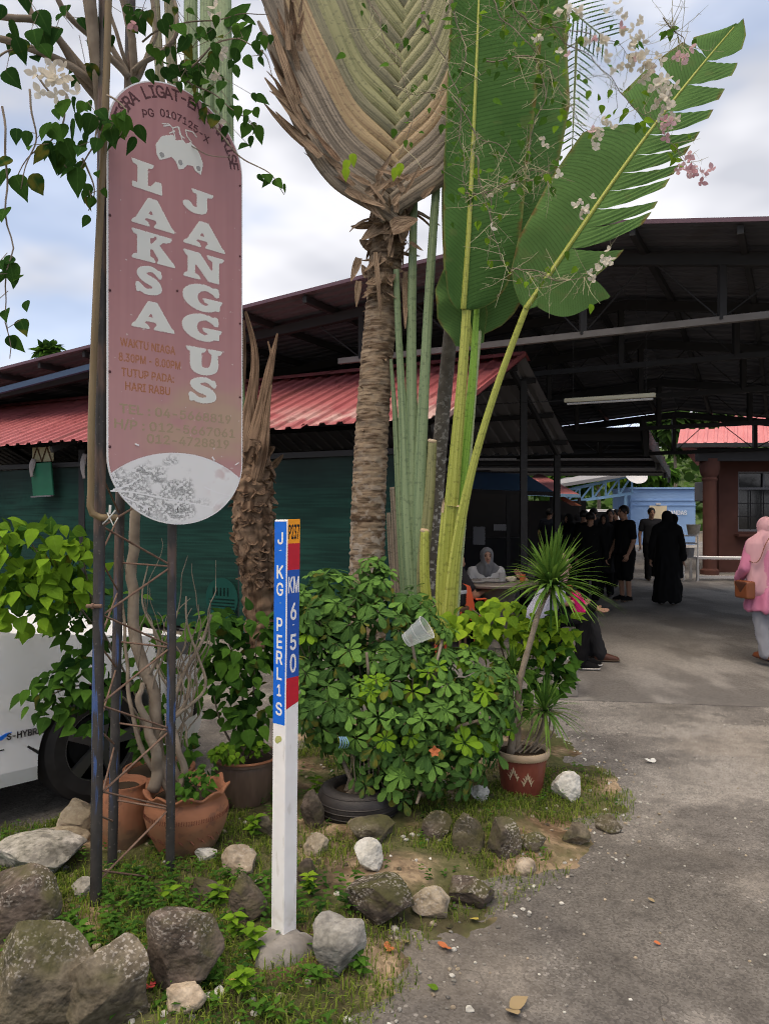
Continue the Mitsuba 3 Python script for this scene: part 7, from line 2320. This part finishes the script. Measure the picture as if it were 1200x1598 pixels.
part(bag, 'buckle', xf(tube([V(0, .012 * math.cos(t), .018 * math.sin(t)) for t in np.linspace(0, 6.283, 17)], .003, 5, cap=False), w.M, bc + w.M @ V(0, .08, .115)), 'm_silver', smooth=True)

# ---- standing people in the shade of the shed, nearest first
CR = 'people standing in the shade of the shed'


def stander(label, x, y, yaw, H, topc, sleeve, legc, legto, hairc=None, scarf=None, hem=None, flare=1.0, skin='m_skin', shoe='m_cloth_black', arms=None, step=0.0):
    f = Figure(label, feet(x, y), yaw, H)
    f.joints_standing(arm_l=arms, arm_r=arms, step=step)
    f.body(skin)
    f.legs(legc, legto, 'shorts' if legto < .7 else 'trousers', 1.45 if legto < .7 else 1.2)
    f.top(topc, sleeve, hem, flare, 'dress' if hem is not None and hem < .3 else 'shirt', 1.08)
    if scarf:
        f.scarf(scarf, .25, 1.1)
        f.face()
    else:
        f.hair(hairc or 'm_hair')
        f.face()
    f.shoes(shoe)
    return f


stander('stout man in black shirt and long black shorts standing in profile', 975, 938, 1.9, 1.72, 'm_cloth_black', .75, 'm_cloth_black', .56, hem=.85, arms=((.15, .0, .635), (.15, .07, .50)), skin='m_skin')
stander('woman in a long black dress and black head scarf', 1041, 944, -.3, 1.62, 'm_cloth_black', 1.9, 'm_cloth_black', 1, scarf='m_cloth_black', hem=.06, flare=1.25, shoe='m_cloth_grey')
stander('man in grey shirt and dark trousers walking in from the bright yard', 1016, 905, 3.1, 1.70, 'm_cloth_char', .6, 'm_cloth_black', 1, step=.12)
stander('woman in dark head scarf and charcoal dress left of the stout man', 944, 930, 2.6, 1.56, 'm_cloth_char', 1.9, 'm_cloth_black', 1, scarf='m_cloth_char', hem=.45, flare=1.1)
stander('tall man in black seen between the white pickup and the crowd', 927, 905, .4, 1.70, 'm_cloth_black', .6, 'm_cloth_navy', 1)
stander('man in black leaning by the post at the left of the crowd', 910, 922, -1.2, 1.64, 'm_cloth_black', .7, 'm_cloth_black', 1)
stander('woman in black head scarf behind the spiky crown of the dragon tree', 889, 915, 2.0, 1.56, 'm_cloth_navy', 1.9, 'm_cloth_black', 1, scarf='m_cloth_black', hem=.5)
stander('person in dark clothes at the left end of the crowd', 872, 905, .9, 1.58, 'm_cloth_char', 1.9, 'm_cloth_black', 1, scarf='m_cloth_black', hem=.6)
stander('man in a cap half hidden behind the stout man', 962, 905, 2.2, 1.66, 'm_cloth_grey', .6, 'm_cloth_black', 1)

stander('woman in charcoal head scarf at the back of the crowd beside the pickup', 902, 893, .3, 1.55, 'm_cloth_black', 1.9, 'm_cloth_black', 1, scarf='m_cloth_char', hem=.4)
stander('man in navy shirt deep in the shade behind the thin post', 857, 898, -.6, 1.68, 'm_cloth_navy', .6, 'm_cloth_black', 1)
stander('short person in black between the two women in head scarves', 933, 898, 1.2, 1.48, 'm_cloth_black', .7, 'm_cloth_char', 1)
stander('woman in black turned away beside the woman in the long black dress', 1052, 925, .9, 1.56, 'm_cloth_black', 1.9, 'm_cloth_black', 1, scarf='m_cloth_black', hem=.3)

stander('woman in navy blouse and black scarf seen beyond the dragon tree crown', 881, 885, .5, 1.55, 'm_cloth_navy', 1.9, 'm_cloth_black', 1, scarf='m_cloth_black', hem=.4)
stander('man in charcoal shirt standing close behind the woman in the charcoal dress', 952, 915, 2.9, 1.66, 'm_cloth_black', .6, 'm_cloth_black', 1)
stander('man in black trousers close to the left of the stout man', 921, 938, -.4, 1.60, 'm_cloth_black', 1.9, 'm_cloth_black', 1)

# ---- the pair on the bench
bn = thing('bench', 'low dark bench with a grey foot holding the seated pair', 'bench')
bx_, by_ = 1.66, 8.15
bdir = unit(V(.30, 1, 0))
bside = V(bdir[1], -bdir[0], 0)
part(bn, 'seat', beam(V(bx_, by_, .42) - bdir * .55, V(bx_, by_, .42) + bdir * .75, .36, .05, bevel=.006), 'm_cloth_char')
for t in (-.45, .65):
    part(bn, 'leg', beam(V(bx_, by_, 0) + bdir * t - bside * .12, V(bx_, by_, .40) + bdir * t - bside * .14, .07, .05, (0, 1, 0)), 'm_cloth_char')
    part(bn, 'leg', beam(V(bx_, by_, 0) + bdir * t + bside * .16, V(bx_, by_, .40) + bdir * t + bside * .12, .07, .05, (0, 1, 0)), 'm_cloth_char')
yaw = math.atan2(-bside[0], bside[1])
s1 = Figure('seated person in pale lilac shirt and black trousers on the near end of the bench', V(bx_, by_, 0) - bdir * .12, yaw + .12, 1.60)
s1.joints_sitting(.45, arm_l=((.24, .05, .20), (.10, .22, .18)), arm_r=((.22, .05, .20), (.08, .22, .18)), lean=.16, foot_l=(.10, .44), foot_r=(.10, .40), tall=.80)
s1.body('m_skin_pale')
s1.legs('m_cloth_black', 1.0, loose=1.1)
s1.top('m_cloth_lilac', .8, None, 1, 'shirt', 1.1)
s1.scarf('m_scarf_pink', .2, 1.0)
s1.face()
s1.shoes('m_cloth_black', 'm_shoe_white')
mb = s1.o + s1.M @ V(.04, .34, .69)
mbag = thing('pink_bag', 'bright magenta cloth bag on the lap of the seated person in lilac', 'bag')
part(mbag, 'body', xf(blend([m3.Manifold.batch_hull([sph(V(-.06, .02, .06), .055), sph(V(.08, .03, .05), .05), sph(V(.05, .05, -.09), .06), sph(V(-.03, .06, -.08), .055)])], .02, 2), s1.M, mb), 'm_magenta', smooth=True)
part(mbag, 'fold', xf(tube(spline([V(-.1, .07, .06), V(.0, .10, .0), V(.1, .1, -.09)], 10), .012, 8), s1.M, mb), 'm_magenta', smooth=True)
s2 = Figure('seated woman in black with grey trousers and sandals behind the lilac shirt', V(bx_, by_, 0) + bdir * .40, yaw + .05, 1.60)
s2.joints_sitting(.45, arm_l=((.26, .10, .18), (.16, .40, .06)), arm_r=((.26, .14, .16), (.14, .44, .05)), lean=.10, knee_l=(.11, .46), knee_r=(.10, .47), foot_l=(.10, .50), foot_r=(.09, .60), tall=.86)
s2.body('m_skin_pale', .35)
s2.legs('m_cloth_char', 1.0, loose=1.15)
s2.top('m_cloth_black', 1.9, None, 1, 'blouse', 1.12)
s2.scarf('m_cloth_black', .25, 1.1)
s2.face()
s2.shoes('m_leather_dark', 'm_sole')
b2 = s2.o + s2.M @ V(.13, .22, .74)
ob = thing('tan_bag', 'tan leather bag lying between the seated pair on the bench', 'bag')
part(ob, 'body', xf(blend([m3.Manifold.batch_hull([sph(V(x * .10, y * .04, z * .07), .025, n=10) for x in (-1, 1) for y in (-1, 1) for z in (-1, 1)])], .02, 2), s2.M @ rotz(.2), b2), 'm_leather', smooth=True)
part(ob, 'strap', xf(tube(spline([V(-.1, 0, .09), V(-.05, -.02, .2), V(.08, .0, .09)], 14), .008, 6), s2.M, b2), 'm_leather_dark', smooth=True)
# kerb block beside the bench
kbp = at(884, 1110, 6.9)
one('kerb_block', 'pale concrete block at the corner of the bed beside the bench', 'concrete block', box(V(kbp[0], 6.95, .17), (.18, .5, .34), rotz(-.15), .012), 'm_concrete_grey')

# ---- the table in the stall
tc_ = V(1.37, 9.30, 0)
tab = thing('round_table', 'round stone topped table under the stall roof', 'table')
part(tab, 'top', lathe([(0, .73), (.50, .73), (.52, .74), (.525, .762), (.515, .775), (0, .775)], 48, tc_), 'm_table_top', smooth=35)
part(tab, 'pedestal', lathe([(.0, 0), (.30, 0), (.31, .03), (.20, .08), (.17, .40), (.22, .68), (.26, .73)], 32, tc_), 'm_table_leg', smooth=35)
s3 = Figure('seated woman in grey head scarf and white blouse eating at the round table', V(1.30, 9.98, 0), math.pi + .05, 1.56)
s3.joints_sitting(.33, arm_l=((.24, .06, .17), (.07, .30, .20)), arm_r=((.24, .04, .19), (.06, .28, .22)), lean=.10)
s3.body('m_skin_pale', .8)
s3.legs('m_cloth_char')
s3.top('m_blouse', 1.7, None, 1, 'blouse', 1.08)
s3.scarf('m_cloth_grey', .0, .62)
s3.face()
s3.shoes('m_cloth_black')
s4 = Figure('diner with bare forearms on the right side of the round table by the post', V(2.24, 9.75, 0), 1.75, 1.62)
s4.joints_sitting(.40, arm_l=((.24, .26, .13), (.10, .46, .34)), arm_r=((.24, .28, .12), (.02, .44, .36)), lean=.08, tall=.9)
s4.body('m_skin')
s4.legs('m_cloth_black')
s4.top('m_cloth_black', .7, None, 1, 'shirt', 1.08)
s4.hair()
s4.face()
s4.shoes('m_cloth_black')
s5 = Figure('diner with one raised forearm on the orange chair behind the palm stalks', V(.72, 9.0, 0), -1.15, 1.62)
s5.joints_sitting(.44, arm_l=((.26, .22, .14), (.22, .26, .40)), arm_r=((.24, .20, .12), (.16, .36, .16)), lean=.05)
s5.body('m_skin')
s5.legs('m_cloth_black')
s5.top('m_cloth_char', .7, None, 1, 'shirt', 1.08)
s5.scarf('m_cloth_black')
s5.face()
s5.shoes('m_cloth_black')


def chair(label, pos, yaw):
    t = thing('plastic_chair', label, 'chair')
    R, o = rotz(yaw), np.asarray(pos, float)
    A = lambda n, m, s=True: part(t, n, xf(m[:2], R, o), 'm_orange_plastic', smooth=s)
    A('seat', sheet(lambda u, v: np.stack([(u - .5) * .44, (v - .5) * .42, .43 - .015 * np.sin(np.pi * u) * np.sin(np.pi * v) - .03 * (v < .0)], -1), 10, 10))
    A('backrest', sheet(lambda u, v: np.stack([(u - .5) * (.44 - .10 * v * v), -.21 - .05 * v - .05 * np.sin(np.pi * u) + .02, .43 + .42 * v - .04 * (2 * u - 1) ** 2 * v], -1), 12, 10))
    for s in (-1, 1):
        A('armrest', tube(spline([V(s * .23, .20, .42), V(s * .25, .20, .60), V(s * .25, .05, .64), V(s * .235, -.20, .66)], 16), .020, 8, flat=.6, side=V(1, 0, 0)))
        for q in (-1, 1):
            A('leg', tube([V(s * .21, q * .19, .43), V(s * .235, q * .215, 0)], [.024, .017], 8))
    return t


chair('orange plastic armchair at the round table behind the lime shrub', V(.86, 8.70, 0), -.35)
pot = thing('rice_cooker', 'black and silver round cooker on a stool left of the orange chair', 'cooker')
rc = V(.735, 8.15, .62)
part(pot, 'body', lathe([(0, 0), (.11, 0), (.13, .03), (.135, .2), (.125, .22), (.06, .26), (0, .265)], 32, rc), 'm_black', smooth=True)
part(pot, 'band', lathe([(.137, .14), (.139, .15), (.139, .17), (.137, .18)], 32, rc), 'm_silver', smooth=True)
stool = thing('stool', 'dark stool under the round cooker', 'stool')
part(stool, 'seat', lathe([(0, .58), (.16, .58), (.165, .6), (.16, .618), (0, .618)], 24, V(rc[0], rc[1], 0)), 'm_wood', smooth=30)
for a in (.4, 1.97, 3.54, 5.1):
    part(stool, 'leg', tube([V(rc[0] + .11 * math.cos(a), rc[1] + .11 * math.sin(a), .58), V(rc[0] + .16 * math.cos(a), rc[1] + .16 * math.sin(a), 0)], .014, 7), 'm_wood', smooth=True)
TZ = .777
one('steel_cup', 'steel cup in front of the woman in white', 'cup', lathe([(0, 0), (.035, 0), (.042, .11), (.039, .11), (.032, .01), (0, .01)], 20, V(1.42, 9.28, TZ)), 'm_steel_cup', smooth=35)
one('drink_glass', 'orange drink in a glass on the right of the table', 'glass', lathe([(0, 0), (.032, 0), (.038, .09), (0, .09)], 20, V(1.66, 9.26, TZ)), 'm_drink', smooth=35)
one('food_heap', 'pale heap of food on the table', 'food', xf(rock_mesh(V(.14, .10, .07), 55, 3, 2, 3)[:2], None, V(1.53, 9.34, TZ + .03)), 'm_food', smooth=True)
one('tray', 'flat dark tray in front of the woman in white', 'tray', lathe([(0, 0), (.15, 0), (.17, .015), (.165, .016), (.15, .006), (0, .006)], 28, V(1.33, 9.32, TZ)), 'm_steel_cup', smooth=35)
one('plate', 'small dark plate at the left of the table', 'plate', lathe([(0, 0), (.08, 0), (.10, .014), (.08, .006), (0, .006)], 24, V(1.10, 9.16, TZ)), 'm_steel_cup', smooth=35)
